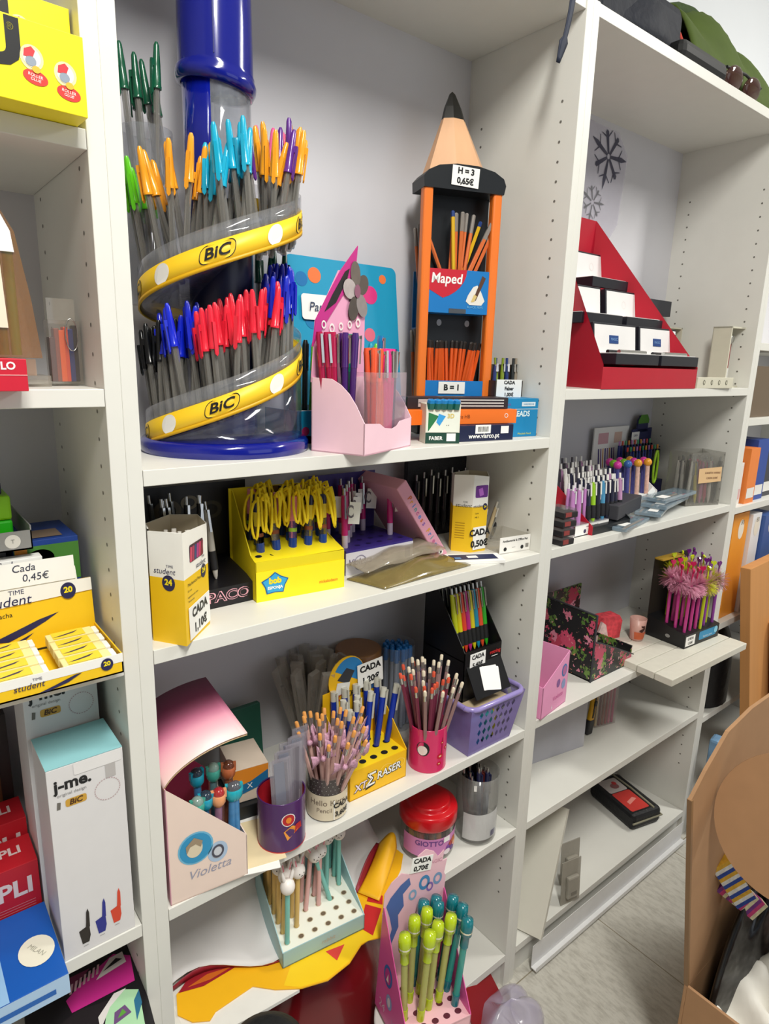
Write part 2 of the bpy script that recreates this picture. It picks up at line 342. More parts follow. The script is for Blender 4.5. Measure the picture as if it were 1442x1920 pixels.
ring_pens('#f0a022', 15, -72, -16, 'orange-capped clear pen at the right of the tower upper tier', 'orange capped pens right of the cyan ones', 360, (0.07, 0.088, 0.1), tilt=11, dz=-0.022)
ring_pens('#e8649a', 4, -50, 30, 'pink-capped pen behind the orange caps in the tower upper tier', 'pink capped pens in the tower', 360, (0.07, 0.09), dz=-0.025)
ring_pens('#14543a', 7, 121, 165, 'dark green-capped clear pen in the cup high behind the giant blue cap', 'dark green capped pens at the tower top', 360, (0.079, 0.095, 0.108), 6, -0.022)
# ---------------------------------------------------------------- blue dotted card display behind the tower
cyanc = card('#1795bd')
d = thing('pen_display', 'blue dotted card pen display half hidden behind the pink gel pen box', 'pen display', (0.30, 0.125, za))
b = MB(); b.prism(rrect(0.235, 0.245, 0.012), -0.0008, 0.0008, cyanc, T(0.155, 0.083, 0.178) @ RX(83))
for x, z, r, h in ((-0.062, .093, .013, '#e8763c'), (-.088, .085, .012, '#0d6fae'), (.055, .07, .016, '#d8327e'), (-.07, .02, .016, '#0d79ae'), (-.09, -.03, .014, '#0d79ae'), (-.03, .05, .012, '#0e6aa6'), (.085, .1, .008, '#e8763c'), (.05, .0, .012, '#e06a80'), (.06, -.03, .011, '#c3397c'), (.0, .1, .01, '#0e6aa6'), (.03, .04, .01, '#9ad12f')):
    b.disc(r, r, card(h), T(0.155, 0.083, 0.178) @ RX(83) @ T(x, z, 0.0012))
b.build('back_card', d)
MB().prism(rrect(0.085, 0.042, 0.006), 0.001, 0.0016, PAPER, T(0.105, 0.085, 0.218) @ RX(83)).text('Paper Mate', 0.021, card('#1d3557'), T(0.1245, 0.084, 0.218) @ RX(83) @ T(0, 0, 0.0024), shear=0.2, bold=0.0).build('name_tag', d)
b = MB(); b.box(0, 0.2, 0, 0.1, 0, 0.012, cyanc); b.box(0, 0.2, 0, 0.003, 0, 0.052, cyanc); b.box(0, 0.003, 0, 0.1, 0, 0.052, cyanc); b.box(0.197, 0.2, 0, 0.1, 0, 0.052, cyanc)
b.disc(0.007, 0.007, card('#c22a66'), front(0.018, 0.02)); b.box(0.002, 0.2, 0.001, 0.003, 0.049, 0.053, WHITE); b.build('tray', d)
for i, (x, c, cn) in enumerate(((0.012, '#16181a', 'black'), (0.024, '#63c22a', 'light green'), (0.034, '#16181a', 'black'), (0.046, '#63c22a', 'light green'), (0.158, '#1398b8', 'teal'), (0.170, '#72cf35', 'light green'), (0.182, '#72cf35', 'light green'))):
    X = T(0.30 + x, 0.155, za + 0.014) @ RY(4 if i > 3 else -3 + 2*i)
    side = 'between the tower and the pink gel pen box' if i < 4 else 'just right of the gel pens in the pink box'
    def felt(c=c):
        t = thing('felt_pen', 'pen', 'pen'); MB().cyl(0.0045, 0, 0.105, plast(c), n=10).build('barrel', t)
        MB().lathe([(0.0055, 0.1), (0.0052, 0.14), (0.003, 0.148)], plast(c), n=10).box(-0.0014, 0.0014, -0.008, -0.006, 0.105, 0.142, plast(c)).build('cap', t); return t
    put('felt' + c, felt, X, f'{cn} felt pen standing {side}', f'{cn} felt pens {side}')
# ---------------------------------------------------------------- pink gel pen box with flower header
PINK = card('#f3cbd8'); MAG = card('#c22a86')
X = T(0.318, -0.0315, za) @ RZ(23)
d = thing('gel_pen_display', 'pale pink card box of gel pens with a tall flower shaped header', 'pen display', X)
def qarc(D, lo, hi, n=8): return [(D*0.08 + (D*0.92)*(1 - math.cos(PI/2*i/n))*1.0, lo + (hi - lo)*math.sin(PI/2*i/n)) for i in range(n+1)]
side = [(0, 0), (0.09, 0), (0.09, 0.107)] + [(0.004 + 0.07*(1 - math.sin(PI/2*i/8)), 0.046 + 0.06*math.cos(PI/2*i/8)*1.0) for i in range(0, 9)][::-1][::-1] + [(0, 0.046)]
side = [(0, 0), (0.09, 0), (0.09, 0.107), (0.056, 0.106), (0.040, 0.098), (0.026, 0.086), (0.014, 0.070), (0.006, 0.056), (0, 0.046)]
SX = M(((0, 0, 1, 0), (1, 0, 0, 0), (0, 1, 0, 0), (0, 0, 0, 1)))      # profile (y, z) extruded along x
b = MB(); b.prism(side, 0, 0.0015, PINK, SX); b.prism(side, 0.1475, 0.149, PINK, SX)
b.prism([(0, 0), (0.149, 0), (0.149, 0.046), (0.11, 0.043), (0.1, 0.036), (0.085, 0.033), (0.06, 0.036), (0.045, 0.043), (0, 0.046)], -0.0015, 0, PINK, RX(90) @ T(0, 0, 0)); b.box(0, 0.149, 0, 0.09, 0, 0.002, PINK)
b.box(0.0, 0.149, 0.0885, 0.09, 0, 0.107, PINK); b.build('box', d)
hd = MB(); Y9 = T(0, 0.09, 0) @ RX(90)
hd.prism([(0.0, 0.10), (0.009, 0.186), (0.035, 0.217), (0.07, 0.262), (0.10, 0.262), (0.135, 0.25), (0.149, 0.22), (0.149, 0.1)], -0.0015, 0, card('#eba6c6'), Y9)
hd.prism([(0.0, 0.15), (0.009, 0.188), (0.035, 0.219), (0.072, 0.261), (0.122, 0.304), (0.118, 0.279), (0.085, 0.232), (0.04, 0.19)], 0, 0.0015, MAG, Y9)
hd.prism([(0.03, 0.2), (0.05, 0.225), (0.085, 0.262), (0.098, 0.268), (0.09, 0.25), (0.06, 0.215)], 0.0016, 0.002, INK, Y9)
for i in range(5):
    a = 2*PI*i/5 + 0.5; hd.disc(0.019, 0.0145, mat(('#57504a', '#6b635c', '#b3aaa8', '#4d4742', '#8f8786')[i], 0.35, var=0.2, scale=60), Y9 @ T(0.118 + 0.021*math.cos(a), 0.235 + 0.027*math.sin(a), 0.0025 + i*0.0003) @ RZ(math.degrees(a)))
hd.disc(0.009, 0.01, card('#8d5a70'), Y9 @ T(0.118, 0.237, 0.0045))
for x, z, r in ((0.028, 0.182, 0.006), (0.05, 0.178, 0.007), (0.075, 0.182, 0.006), (0.1, 0.186, 0.006), (0.125, 0.19, 0.007)): hd.ring(r*0.6, r, WHITE, Y9 @ T(x, z, 0.002))
hd.build('header_card', d)
MB().box(0.047, 0.143, 0.008, 0.009, 0.002, 0.116, clear('#f4dfe8', 0.25)).box(0.142, 0.143, 0.008, 0.07, 0.002, 0.116, clear('#f4dfe8', 0.25)).box(0.047, 0.048, 0.008, 0.07, 0.002, 0.116, clear('#f4dfe8', 0.25)).build('clear_cup', d)
def gel(c):
    def mk():
        t = thing('gel_pen', 'gel pen', 'pen'); m = mat(c, 0.12, var=0.03, alpha=0.8)
        MB().cyl(0.0048, 0, 0.105, m, n=10).build('barrel', t); cm = mat(c, 0.08, var=0.02, coat=0.8)
        MB().lathe([(0.0052, 0.098), (0.0055, 0.135), (0.0058, 0.140), (0.0044, 0.147)], cm, n=10).build('cap', t); MB().box(-0.0018, 0.0018, -0.0095, -0.0075, 0.104, 0.144, CHROME).box(-0.0018, 0.0018, -0.009, 0, 0.139, 0.143, CHROME).build('clip', t.children[-1]); return t
    return mk
for c, nm, pts in (('#b01848', 'dark red', ((0.008, .07), (0.014, .06), (.01, .055))), ('#4a2470', 'dark purple', ((0.026, .05), (.036, .045), (.044, .055), (.03, .065), (.05, .06))), ('#1d9a80', 'teal green', ((0.06, .07), (.068, .068), (.075, .07))),
    ('#ef5a34', 'orange red', ((0.054, .016), (.06, .022), (.067, .015), (.073, .021), (.08, .018), (.064, .03))), ('#f08a3c', 'light orange', ((0.078, .028), (.086, .03), (.07, .038), (.082, .042))), ('#ee2f8e', 'hot pink', ((0.096, .018), (.103, .016), (.11, .02), (.1, .03))),
    ('#2a3568', 'navy blue', ((0.116, .03), (.122, .022), (.126, .035))), ('#1979b4', 'bright blue', ((0.131, .025), (.137, .036), (.13, .05)))):
    for x, y in pts:
        back = y > 0.042
        Xp = X @ T(x, y, 0.004 + (0.02 if back else 0.0)) @ RX(random.uniform(-5, 3)) @ RY(random.uniform(-3, 7) if x > 0.05 else random.uniform(-6, 2)) @ RZ(random.uniform(-40, 40))
        put('gel' + c, gel(c), Xp, f'{nm} gel pen standing in the pale pink card box', f'{nm} gel pens in the pink box')
# ---------------------------------------------------------------- giant pencil display
ORG = mat('#ee7a2a', 0.35, var=0.03); BLK = mat('#15191d', 0.4, var=0.04)
XM = T(0.585, 0.16, za) @ RZ(-21)
d = thing('pencil_display', 'tall black and orange display shaped like a giant sharpened pencil', 'pencil display', XM)
MB().box(0.0, 0.150, -0.005, 0.075, 0, 0.03, BLK, bev=0.002).build('base', d)
MB().box(0.008, 0.142, 0.040, 0.048, 0.03, 0.45, BLK).build('back_board', d)
for x in (0.002, 0.136): MB().box(x - 0.006, x + 0.012, -0.004, 0.016, 0.03, 0.44, ORG, bev=0.004).build('rail', d)
yk = [(-0.005, 0.430), (0.149, 0.430), (0.152, 0.445), (0.147, 0.456), (0.128, 0.466), (0.095, 0.472), (0.055, 0.472), (0.022, 0.467), (0.003, 0.458), (-0.006, 0.448)]
yoke = MB().prism(yk, -0.055, 0.006, BLK, RX(90)).build('yoke', d)
MB().lathe([(0.066, 0.462), (0.023, 0.555)], mat('#e6b48a', 0.5, var=0.10, scale=1, kind='wood'), M(((1, 0, -0.10, 0.072 + 0.0468), (0, 1, 0, 0.042), (0, 0, 1, 0), (0, 0, 0, 1))), n=7, smooth=False, ky=0.62).build('wooden_cone', d)
MB().lathe([(0.0235, 0.553), (0.0165, 0.575), (0.006, 0.596), (0.001, 0.600)], mat('#23221f', 0.35), M(((1, 0, -0.10, 0.072 + 0.0468), (0, 1, 0, 0.042), (0, 0, 1, 0), (0, 0, 0, 1))), n=7, smooth=False, ky=0.62).build('graphite_tip', d)
MBL = card('#1377c0')
b = MB(); b.box(0.012, 0.134, -0.002, 0.0, 0.222, 0.298, MBL); b.box(0.012, 0.134, 0, 0.04, 0.222, 0.224, MBL)
b.flat([(0.012, 0.298), (0.012, 0.262)] + [(0.012 + 0.074*math.sin(a), 0.298 - 0.054*math.cos(a)) for a in [PI/2*i/8 for i in range(2, 9)]], card('#c81f33'), T(0, -0.0024, 0) @ RX(90))
b.text('Maped', 0.024, PAPER, front(0.047, 0.281, -0.0026), bold=0.02, shear=0.1, sx=0.95)
b.flat([(0.086, 0.244), (0.094, 0.238), (0.118, 0.238), (0.124, 0.246), (0.116, 0.262), (0.108, 0.273), (0.1, 0.27), (0.09, 0.255)], card('#e7e3da'), T(0, -0.0028, 0) @ RX(90))
b.flat([(0.1, 0.246), (0.106, 0.246), (0.124, 0.286), (0.117, 0.29)], card('#5a3a26'), T(0, -0.0031, 0) @ RX(90)); b.flat([(0.096, 0.243), (0.103, 0.244), (0.108, 0.254), (0.102, 0.257)], card('#d9c07a'), T(0, -0.0034, 0) @ RX(90))
b.rect(0.034, 0.008, card('#4a4f55'), front(0.07, 0.226, -0.0028)); b.text('BLACK PEPS', 0.006, card('#6fb6e0'), front(0.105, 0.234, -0.0026)); b.build('upper_pocket', d)
MB().box(0.012, 0.134, -0.002, 0.0, 0.03, 0.100, MBL).box(0.012, 0.134, 0, 0.04, 0.03, 0.032, MBL).build('lower_pocket', d); low_pocket = d.children[-1]
MB().box(0.010, 0.136, 0.052, 0.0535, 0.195, 0.30, MBL).box(0.010, 0.136, 0.074, 0.0755, 0.195, 0.30, MBL).box(0.010, 0.136, 0.052, 0.0755, 0.195, 0.197, MBL).build('rear_pocket', d)
b = MB()
for x in (0.02, 0.052, 0.11): b.disc(0.005, 0.006, mat('#b9bcc0', 0.4), front(x, 0.207, 0.0398))
b.build('hook_plate', d)
sticker(yoke, ['H = 3', '0,65€'], 0.052, 0.032, front(0.071, 0.452, -0.0075) @ RZ(-3), size=0.0135)
sticker(low_pocket, ['B = 1'], 0.054, 0.022, front(0.066, 0.087, -0.0035), size=0.015)
def inp(x0, z0, x1, z1, y0=0.015, y1=0.018): return stand(XM @ V((x0, y0, z0)), XM @ V((x1, y1, z1)), random.uniform(0, 60))
for x1, z1, x0 in ((0.012, .371, .05), (0.054, .392, .062), (.068, .393, .07), (.073, .385, .076), (.088, .399, .083), (.1, .39, .088), (.118, .384, .086), (.132, .381, .094), (.14, .384, .098), (.147, .389, .108), (.063, .388, .06)):
    ye = x1 in (0.054, .118); sx = (x1 - x0)/0.09
    L = (x0 - sx*0.07, 0.228, x1 - 0, z1)
    k = 'pencil_y' if ye else 'pencil_o'
    X2 = inp(L[0], 0.226 + max(0, z1 - 0.226 - 0.172), x1, z1, random.uniform(0.008, 0.03), random.uniform(0.0, 0.03))
    put(k, pencil('#e0b422', '#24407e', 0.17, 0.008) if ye else pencil('#d9703a', '#8d8781', 0.17, 0.03), X2, 'yellow pencil with a blue end in the upper pocket of the giant pencil' if ye else 'orange pencil with a grey dipped end in the upper pocket of the giant pencil', 'yellow pencils in the upper pocket' if ye else 'orange pencils in the upper pocket')
for i in range(22):
    x1 = 0.016 + 0.118*i/21 + random.uniform(-0.003, 0.003); x0 = 0.072 + (x1 - 0.072)*0.55 if i > 9 else x1 + 0.006
    put('pencil_b', pencil('#df5b1f', '#2a2320', 0.138, 0.012), inp(x0, 0.034, x1, 0.172, random.uniform(0.006, 0.034), random.uniform(0.004, 0.034)), 'thin orange pencil with a black end in the lower pocket of the giant pencil', 'thin orange pencils in the lower pocket')
for i, (x1, z1, x0) in enumerate(((.012, .385, .030), (.004, .378, .026), (.019, .39, .036), (.004, .195, .024), (.012, .198, .028), (.006, .186, .018))):
    up = i < 3
    X2 = stand(XM @ V((x0, 0.064, z1 - 0.174)), XM @ V((x1, 0.060, z1)))
    put('pencil_o', None, X2, 'orange pencil sticking out behind the left rail of the giant pencil, ' + ('high up' if up else 'low down'), 'pencils behind the left rail, ' + ('high' if up else 'low'))
# ---------------------------------------------------------------- small boxes in front of the giant pencil
def carton(name, label, cat, p, q, z, depth, h, m, group=None, bev=0.0006, part='box'):
    X, W = span(p, q, z); t = thing(name, label, cat, X, group)
    b = MB(); b.box(0, W, 0, depth, 0, h, m, bev=bev)
    return t, b, W, X
t, b, W, XF = carton('sharpener_box', 'dark green and cream box of pencil sharpeners with blue tops drawn above', 'box', (0.497, 0.038), (0.551, 0.012), za, 0.035, 0.066, card('#e9e3d0'))
b.rect(W, 0.018, card('#1d4437'), front(W/2, 0.0095)); b.rect(W*0.94, 0.034, card('#e8ecdf'), front(W/2, 0.036)); b.flat([(0.004, 0.02), (0.004, 0.052), (0.022, 0.046)], card('#2f7a4a'), T(0, -0.0006, 0) @ RX(90))
b.flat([(0.018, 0.036), (0.024, 0.03), (0.034, 0.046), (0.022, 0.05)], card('#3c9fe0'), T(0, -0.0008, 0) @ RX(90)); b.text('3D', 0.010, card('#d7c06a'), front(0.043, 0.046, -0.0004), bold=0.03)
b.text('FABER', 0.0085, PAPER, front(0.018, 0.009, -0.0003), bold=0.02); b.rect(0.016, 0.013, PAPER, front(0.045, 0.011, -0.0004)); b.text('▪ ▪', 0.004, INK, front(0.038, 0.031, -0.0004)); b.build('carton', t)
for i, x in enumerate((0.008, 0.019, 0.030, 0.041, 0.052)):
    s = MB(); Xs = XF @ T(x, 0.004 - 0.003, 0.064); s.lathe([(0.007, -0.006), (0.0075, 0.0), (0.0075, 0.004)], plast('#17655c'), n=6, smooth=False); s.lathe([(0.0072, 0.004), (0.0068, 0.009), (0.003, 0.010)], plast('#1d7fbf'), n=6, smooth=False)
    tag(s.build('pencil_sharpener', None, Xs @ RX(14) @ RZ(15*i)), 'teal sharpener with a blue top peeking over the dark green box', 'sharpener', 'sharpeners in the green box')
t, b, W, _ = carton('pencil_box', 'flat navy pencil box lying lowest, with a white printed web address', 'box', (0.553, 0.03), (0.686, 0.01), za, 0.05, 0.028, card('#141c3e'))
b.text('www.viarco.pt', 0.0115, PAPER, front(0.068, 0.009), bold=0.02); b.rect(0.034, 0.015, PAPER, front(0.065, 0.021)); b.rect(0.018, 0.013, PAPER, front(0.114, 0.019))
for k in range(9): b.rect(0.0012, 0.009, INK, front(0.054 + k*0.0027, 0.021, -0.0004))
b.build('carton', t)
t, b, W, _ = carton('pencil_box', 'orange pencil box lying between the navy and the black boxes', 'box', (0.480, 0.066), (0.704, 0.02), za + 0.0285, 0.045, 0.025, card('#ef7420'))
b.text('noris HB', 0.009, card('#7a3a12'), front(0.11, 0.013)); b.ring(0.003, 0.004, PAPER, front(0.205, 0.014)); b.build('carton', t)
t, b, W, _ = carton('pencil_box', 'flat black pencil box with white stripes lying topmost on the orange one', 'box', (0.50, 0.09), (0.69, 0.03), za + 0.054, 0.045, 0.020, card('#2a2226'))
for k in range(3): b.rect(0.13, 0.0016, PAPER, front(0.125, 0.005 + k*0.0052))
b.rect(0.02, 0.013, card('#b8b0ad'), front(0.03, 0.01)); b.text('PENCIL 12', 0.004, INK, front(0.03, 0.01, -0.0004)); b.build('carton', t)
t, b, W, _ = carton('pencil_lead_box', 'bright blue box of pencil leads in the right corner of the tower shelf', 'box', (0.665, 0.045), (0.777, 0.03), za, 0.05, 0.0715, card('#1183b8'))
W = 0.113
b.rect(W, 0.0008, PAPER, front(W/2, 0.052)); b.text('FULL LEADS', 0.0145, card('#d9eef0'), front(0.056, 0.043), bold=0.03, sx=0.95); b.text('Mitsubishi Pencil', 0.005, card('#d8e04a'), front(0.082, 0.006)); b.rect(0.034, 0.008, card('#d8e6ec'), front(0.088, 0.061)); b.text('HARDNESS HB', 0.004, card('#1183b8'), front(0.088, 0.061, -0.0005)); b.text('pencil leads', 0.006, card('#7a4fae'), front(0.03, 0.061)); b.build('carton', t)
t, b, W, XP = carton('pen_tray', 'small brown open box with pens and a white price card, on the bright blue box', 'box', (0.712, 0.085), (0.775, 0.07), za + 0.0725, 0.03, 0.002, card('#3a2f28'))
b.box(0, W, 0, 0.001, 0, 0.03, card('#3a2f28')); b.box(0, W, 0.029, 0.03, 0, 0.06, card('#4a4038')); b.box(0, 0.001, 0, 0.03, 0, 0.03, card('#3a2f28')); b.box(W - 0.001, W, 0, 0.03, 0, 0.03, card('#3a2f28')); b.build('tray', t)
sticker(t, ['CADA', 'Faber', '1,00€'], 0.058, 0.034, front(W/2, 0.015, -0.0008))
for x, c, nm in ((0.006, '#20336f', 'navy'), (0.014, '#7b8f2a', 'olive green'), (0.024, '#7b8f2a', 'olive green'), (0.036, '#20336f', 'navy'), (0.048, '#22282a', 'black'), (0.055, '#8d8272', 'tan')):
    put('tray' + c, click_pen(c, None, '#d7dbe4' if nm == 'navy' else None, 0.07, 0.004, c), XP @ T(x, 0.012, 0.003) @ RX(-8) @ RY(random.uniform(-8, 8)), f'{nm} short pen standing in the small brown tray with a price card', f'{nm} pens in the brown tray')
# ================================================================ middle bookcase, second shelf
zb = ZS['b']; YE = card('#f2dc1e'); YO = card('#f0c31a'); NAVY = card('#27264f')
def hexcarton(label, pts, h, price, lf, rf):
    """tall six sided carton, white above and yellow below; pts[0..2] are the corners of the two faces one sees"""
    o = V((*pts[1], zb)); t = thing('mechanical_pencil_carton', label, 'carton', T(*o))
    L = [(p[0] - o.x, p[1] - o.y) for p in pts]; b = MB(); n = len(L); cut = 0.60*h
    for i in range(n):
        a, c = L[i], L[(i+1) % n]
        ha, hc = h*(1 + 0.02*math.sin(i*2.3)), h*(1 + 0.02*math.sin(i*2.3 + 2.3))
        b.add([(*a, 0), (*c, 0), (*c, cut), (*a, cut)], [(0, 1, 2, 3)], YO); b.add([(*a, cut), (*c, cut), (*c, hc), (*a, ha)], [(0, 1, 2, 3)], WHITE)
        ai, ci = (a[0]*0.97 + 0.001, a[1]*0.97 + 0.0012), (c[0]*0.97 + 0.001, c[1]*0.97 + 0.0012)
        b.add([(*ai, 0.01), (*ci, 0.01), (*ci, hc), (*ai, ha)], [(3, 2, 1, 0)], card('#cfc4ac')); b.add([(*a, ha), (*c, hc), (*ci, hc), (*ai, ha)], [(0, 1, 2, 3)], WHITE)
    b.add([(*p, 0.002) for p in L], [list(range(n))], YO)
    def face(a, c):
        d = V(c) - V(a); return T(a[0], a[1], 0) @ M.Rotation(math.atan2(d.y, d.x), 4, 'Z'), d.length
    FL, wl = face(L[0], L[1]); FR, wr = face(L[1], L[2])
    lf(b, FL, wl); rf(b, FR, wr); ct = b.build('carton', t)
    sticker(ct, ['CADA', price], wr*0.86, h*0.30, FR @ front(wr*0.54, h*0.185, -0.0008) @ RZ(2), size=h*0.115)
    return t, FL, FR, L
def lf24(b, X, w):
    b.text('student', 0.0105, NAVY, X @ front(w*0.45, 0.097), shear=0.2); b.text('TIME', 0.005, NAVY, X @ front(w*0.6, 0.104)); b.disc(0.0095, 0.0105, NAVY, X @ front(w*0.55, 0.082)); b.text('24', 0.011, YE, X @ front(w*0.55, 0.083, -0.0003), bold=0.04)
def rf24(b, X, w):
    b.flat(rrect(0.042, 0.023, 0.003), card('#4a3040'), X @ front(w*0.52, 0.117))
    for k, c in enumerate(('#c8466a', '#a83a60', '#2f4a78', '#b03a86', '#c43a66', '#7a2440')): b.rect(0.006, 0.019, card(c), X @ front(w*0.52 - 0.017 + k*0.0068, 0.116, -0.0003) @ RZ(-8))
    b.text('student', 0.010, NAVY, X @ front(w*0.68, 0.096), shear=0.2); b.text('TIME', 0.0045, NAVY, X @ front(w*0.78, 0.103)); b.disc(0.008, 0.0095, NAVY, X @ front(w*0.78, 0.083)); b.text('24', 0.0095, YE, X @ front(w*0.78, 0.084, -0.0003), bold=0.04)
    b.text('Mechanical Pencil', 0.0062, INK, X @ front(w*0.42, 0.078)); b.text('0.5 mm', 0.004, INK, X @ front(w*0.2, 0.070)); b.text('Lapiseira com mina', 0.004, INK, X @ front(w*0.32, 0.062)); b.text('Portaminas', 0.004, INK, X @ front(w*0.25, 0.056))
t, FL, FR, L = hexcarton('yellow and white six-sided carton of pencils priced 1,10€, by the tower shelf upright', [(.029, .03), (.057, -.012), (.111, .04), (.113, .075), (.082, .098), (.042, .078)], 0.147, '1,10€', lf24, rf24)
for k, c in enumerate(('#d89aa8', '#e8dcd6', '#e3c6c0', '#b9c6d8', '#e8dcd6', '#d8a0a8', '#c8b0c0', '#e6d8cc')):
    put('mech' + c, click_pen(c, None, '#e9e4dc', 0.135, 0.0042, '#e9e4dc'), T(0.05 + 0.0085*(k % 5) + 0.006, 0.035 + 0.017*(k // 5) - 0.005*((k % 5) == 4), zb + 0.004) @ RY(random.uniform(-4, 4)), 'pale mechanical pencil tip in the open top of the carton priced 1,10€', 'mechanical pencils in the 1,10€ carton')
def lf50(b, X, w):
    b.text('student', 0.0105, INK, X @ front(w*0.55, 0.093), shear=0.2); b.text('TIME', 0.0045, INK, X @ front(w*0.62, 0.1))
    for k in range(7): b.rect(w*0.5, 0.0016, card('#b98f12'), X @ front(w*0.4, 0.058 - k*0.005))
def rf50(b, X, w):
    b.flat(rrect(0.030, 0.024, 0.003), card('#6a2f8a'), X @ front(w*0.55, 0.121)); b.rect(0.010, 0.015, card('#b468c8'), X @ front(w*0.5, 0.12, -0.0003) @ RZ(15)); b.text('student', 0.0085, NAVY, X @ front(w*0.4, 0.092), shear=0.2); b.disc(0.0055, 0.007, NAVY, X @ front(w*0.82, 0.09)); b.text('24', 0.006, YE, X @ front(w*0.82, 0.09, -0.0003), bold=0.04)
    b.text('Lapis', 0.0045, INK, X @ front(w*0.3, 0.078)); b.text('HB 2', 0.0045, INK, X @ front(w*0.3, 0.07))
hexcarton('yellow and white six-sided pencil carton priced 0,50€, near the right end of the shelf', [(.645, .112), (.6665, .080), (.7025, .0745), (.722, .098), (.708, .135), (.668, .142)], 0.152, '0,50€', lf50, rf50)
# black display with a printed name and black pens
t = thing('pen_display', 'black card pen display lettered in pink outline, behind the yellow and white carton', 'pen display', (0.062, 0.088, zb))
b = MB(); BK2 = mat('#17161a', 0.35, var=0.04); b.prism([(0, 0), (0.10, 0), (0.10, 0.05), (0.0, 0.030)], 0, 0.142, BK2, SX)
b.text('PACO', 0.021, card('#e7a9b8'), front(0.10, 0.016) , bold=0.05, sx=1.2); b.text('PACO', 0.021, INK, front(0.10, 0.016, -0.0003), bold=-0.0, sx=1.26); b.build('tray', t)
b = MB(); b.box(0, 0.18, 0.1, 0.102, 0, 0.168, BK2)
for x, z, r, c in ((0.05, 0.13, 0.022, '#4d463b'), (0.085, 0.14, 0.014, '#6a6252'), (0.12, 0.125, 0.018, '#3a352e')): b.ring(r*0.6, r, card(c), front(x, z, 0.0995), ky=0.8)
b.build('back_card', t)
for k in range(9):
    w_ = k in (5, 7); X = T(0.085 + 0.014*(k % 6), 0.115 + 0.035*(k // 6), zb + 0.034) @ RY(random.uniform(-6, 6)) @ RX(-6)
    put('pacow' if w_ else 'pacob', click_pen('#cfcac2', '#222226', None, 0.12) if w_ else click_pen('#18181c', '#18181c', None, 0.13), X, ('silver pen with a dark grip' if w_ else 'black pen with a chrome clip') + ' in the black display behind the yellow and white carton', ('silver' if w_ else 'black') + ' pens in the black display')
# yellow display of lanyard pens (its cartoon figure is left out)
XB = T(0.2, 0.075, zb) @ RZ(-6)
t = thing('lanyard_pen_display', 'bright yellow card display of pens hung with yellow cords', 'pen display', XB)
b = MB(); W = 0.151
b.prism([(0, 0), (0.10, 0), (0.10, 0.155), (0.094, 0.155), (0.02, 0.068), (0.0, 0.062)], 0, 0.0015, YE, SX); b.prism([(0, 0), (0.10, 0), (0.10, 0.09), (0.02, 0.068), (0.0, 0.062)], W - 0.0015, W, YE, SX)
b.add([(0, 0.0, 0.062), (W, 0, 0.064), (W, 0.1, 0.086), (0, 0.1, 0.083)], [(0, 1, 2, 3)], YE); b.box(0, W, 0, 0.1, 0, 0.002, YE); b.box(0, W, 0, 0.0015, 0.0, 0.063, card('#e3cf1a'))
b.box(0, W, -0.0015, -0.0003, 0, 0.047, card('#f7e320'))
for x, y in ((0.012, .018), (0.036, .018), (0.06, .018), (0.085, .018), (.11, .018), (.135, .018)): b.disc(0.0055, 0.004, INK, T(x, y, 0.0664) @ RX(12))
b.build('tray', t)
b = MB(); b.box(-0.004, W + 0.01, 0.1, 0.102, 0, 0.158, YE); b.rect(0.085, 0.02, card('#7a5a30'), front(0.085, 0.147, 0.0995)); b.build('back_card', t)
b = MB(); st = [(r*math.cos(a), r*math.sin(a)*0.8) for k in range(10) for r, a in [((0.021, 0.0155)[k % 2], 2*PI*k/10 + PI/2)]]
b.flat([(x*1.12, y*1.12) for x, y in st], card('#1c5f9c'), front(0.030, 0.026, -0.0017)); b.flat(st, card('#35a3d8'), front(0.030, 0.026, -0.002)); b.text('bob', 0.013, card('#efd91f'), front(0.030, 0.031, -0.0023), bold=0.06); b.text('ESPONJA', 0.0062, PAPER, front(0.030, 0.020, -0.0023), bold=0.04); b.build('splash_logo', t)
b = MB(); b.text('nickelodeon', 0.0068, card('#e88a1c'), front(0.122, 0.016, -0.0017), bold=0.02); b.build('maker_name', t)
CORD = mat('#f2d312', 0.6, var=0.08, scale=300)
def lanyard(pat, top):
    def mk():
        t = thing('lanyard_pen', 'pen', 'pen'); b = MB(); b.cyl(0.0068, 0, 0.045, plast('#1d3f92'), n=12); b.cyl(0.0068, 0.018, 0.072, card(pat), n=12); b.cyl(0.0069, 0.028, 0.034, card('#8a4a2a' if top else '#9ac23a'), n=12); b.build('barrel', t)
        kc = MB().cyl(0.0072, 0.068, 0.084, plast('#1a2046' if top else pat), n=12).build('cap', t)
        c = MB()
        for s in range(3):
            a = -1.9 + 0.95*s + random.uniform(-0.3, 0.3); R_ = random.uniform(0.018, 0.027); D_ = random.uniform(0.035, 0.06); pts = []
            for k in range(15):
                u = k/14; pts.append((R_*math.cos(a)*math.sin(PI*u)**0.8 + 0.006*math.sin(6*u + s), R_*math.sin(a)*math.sin(PI*u)**0.8 - 0.004, 0.086 + 0.014*math.sin(PI*min(1, u*2.2)) - D_*math.sin(PI*u)**2 * (0.4 + 0.6*(abs(u - 0.55) < 0.4))))
            c.tube(pts, 0.0021, CORD, n=6)
        c.build('cord', kc); return t
    return mk
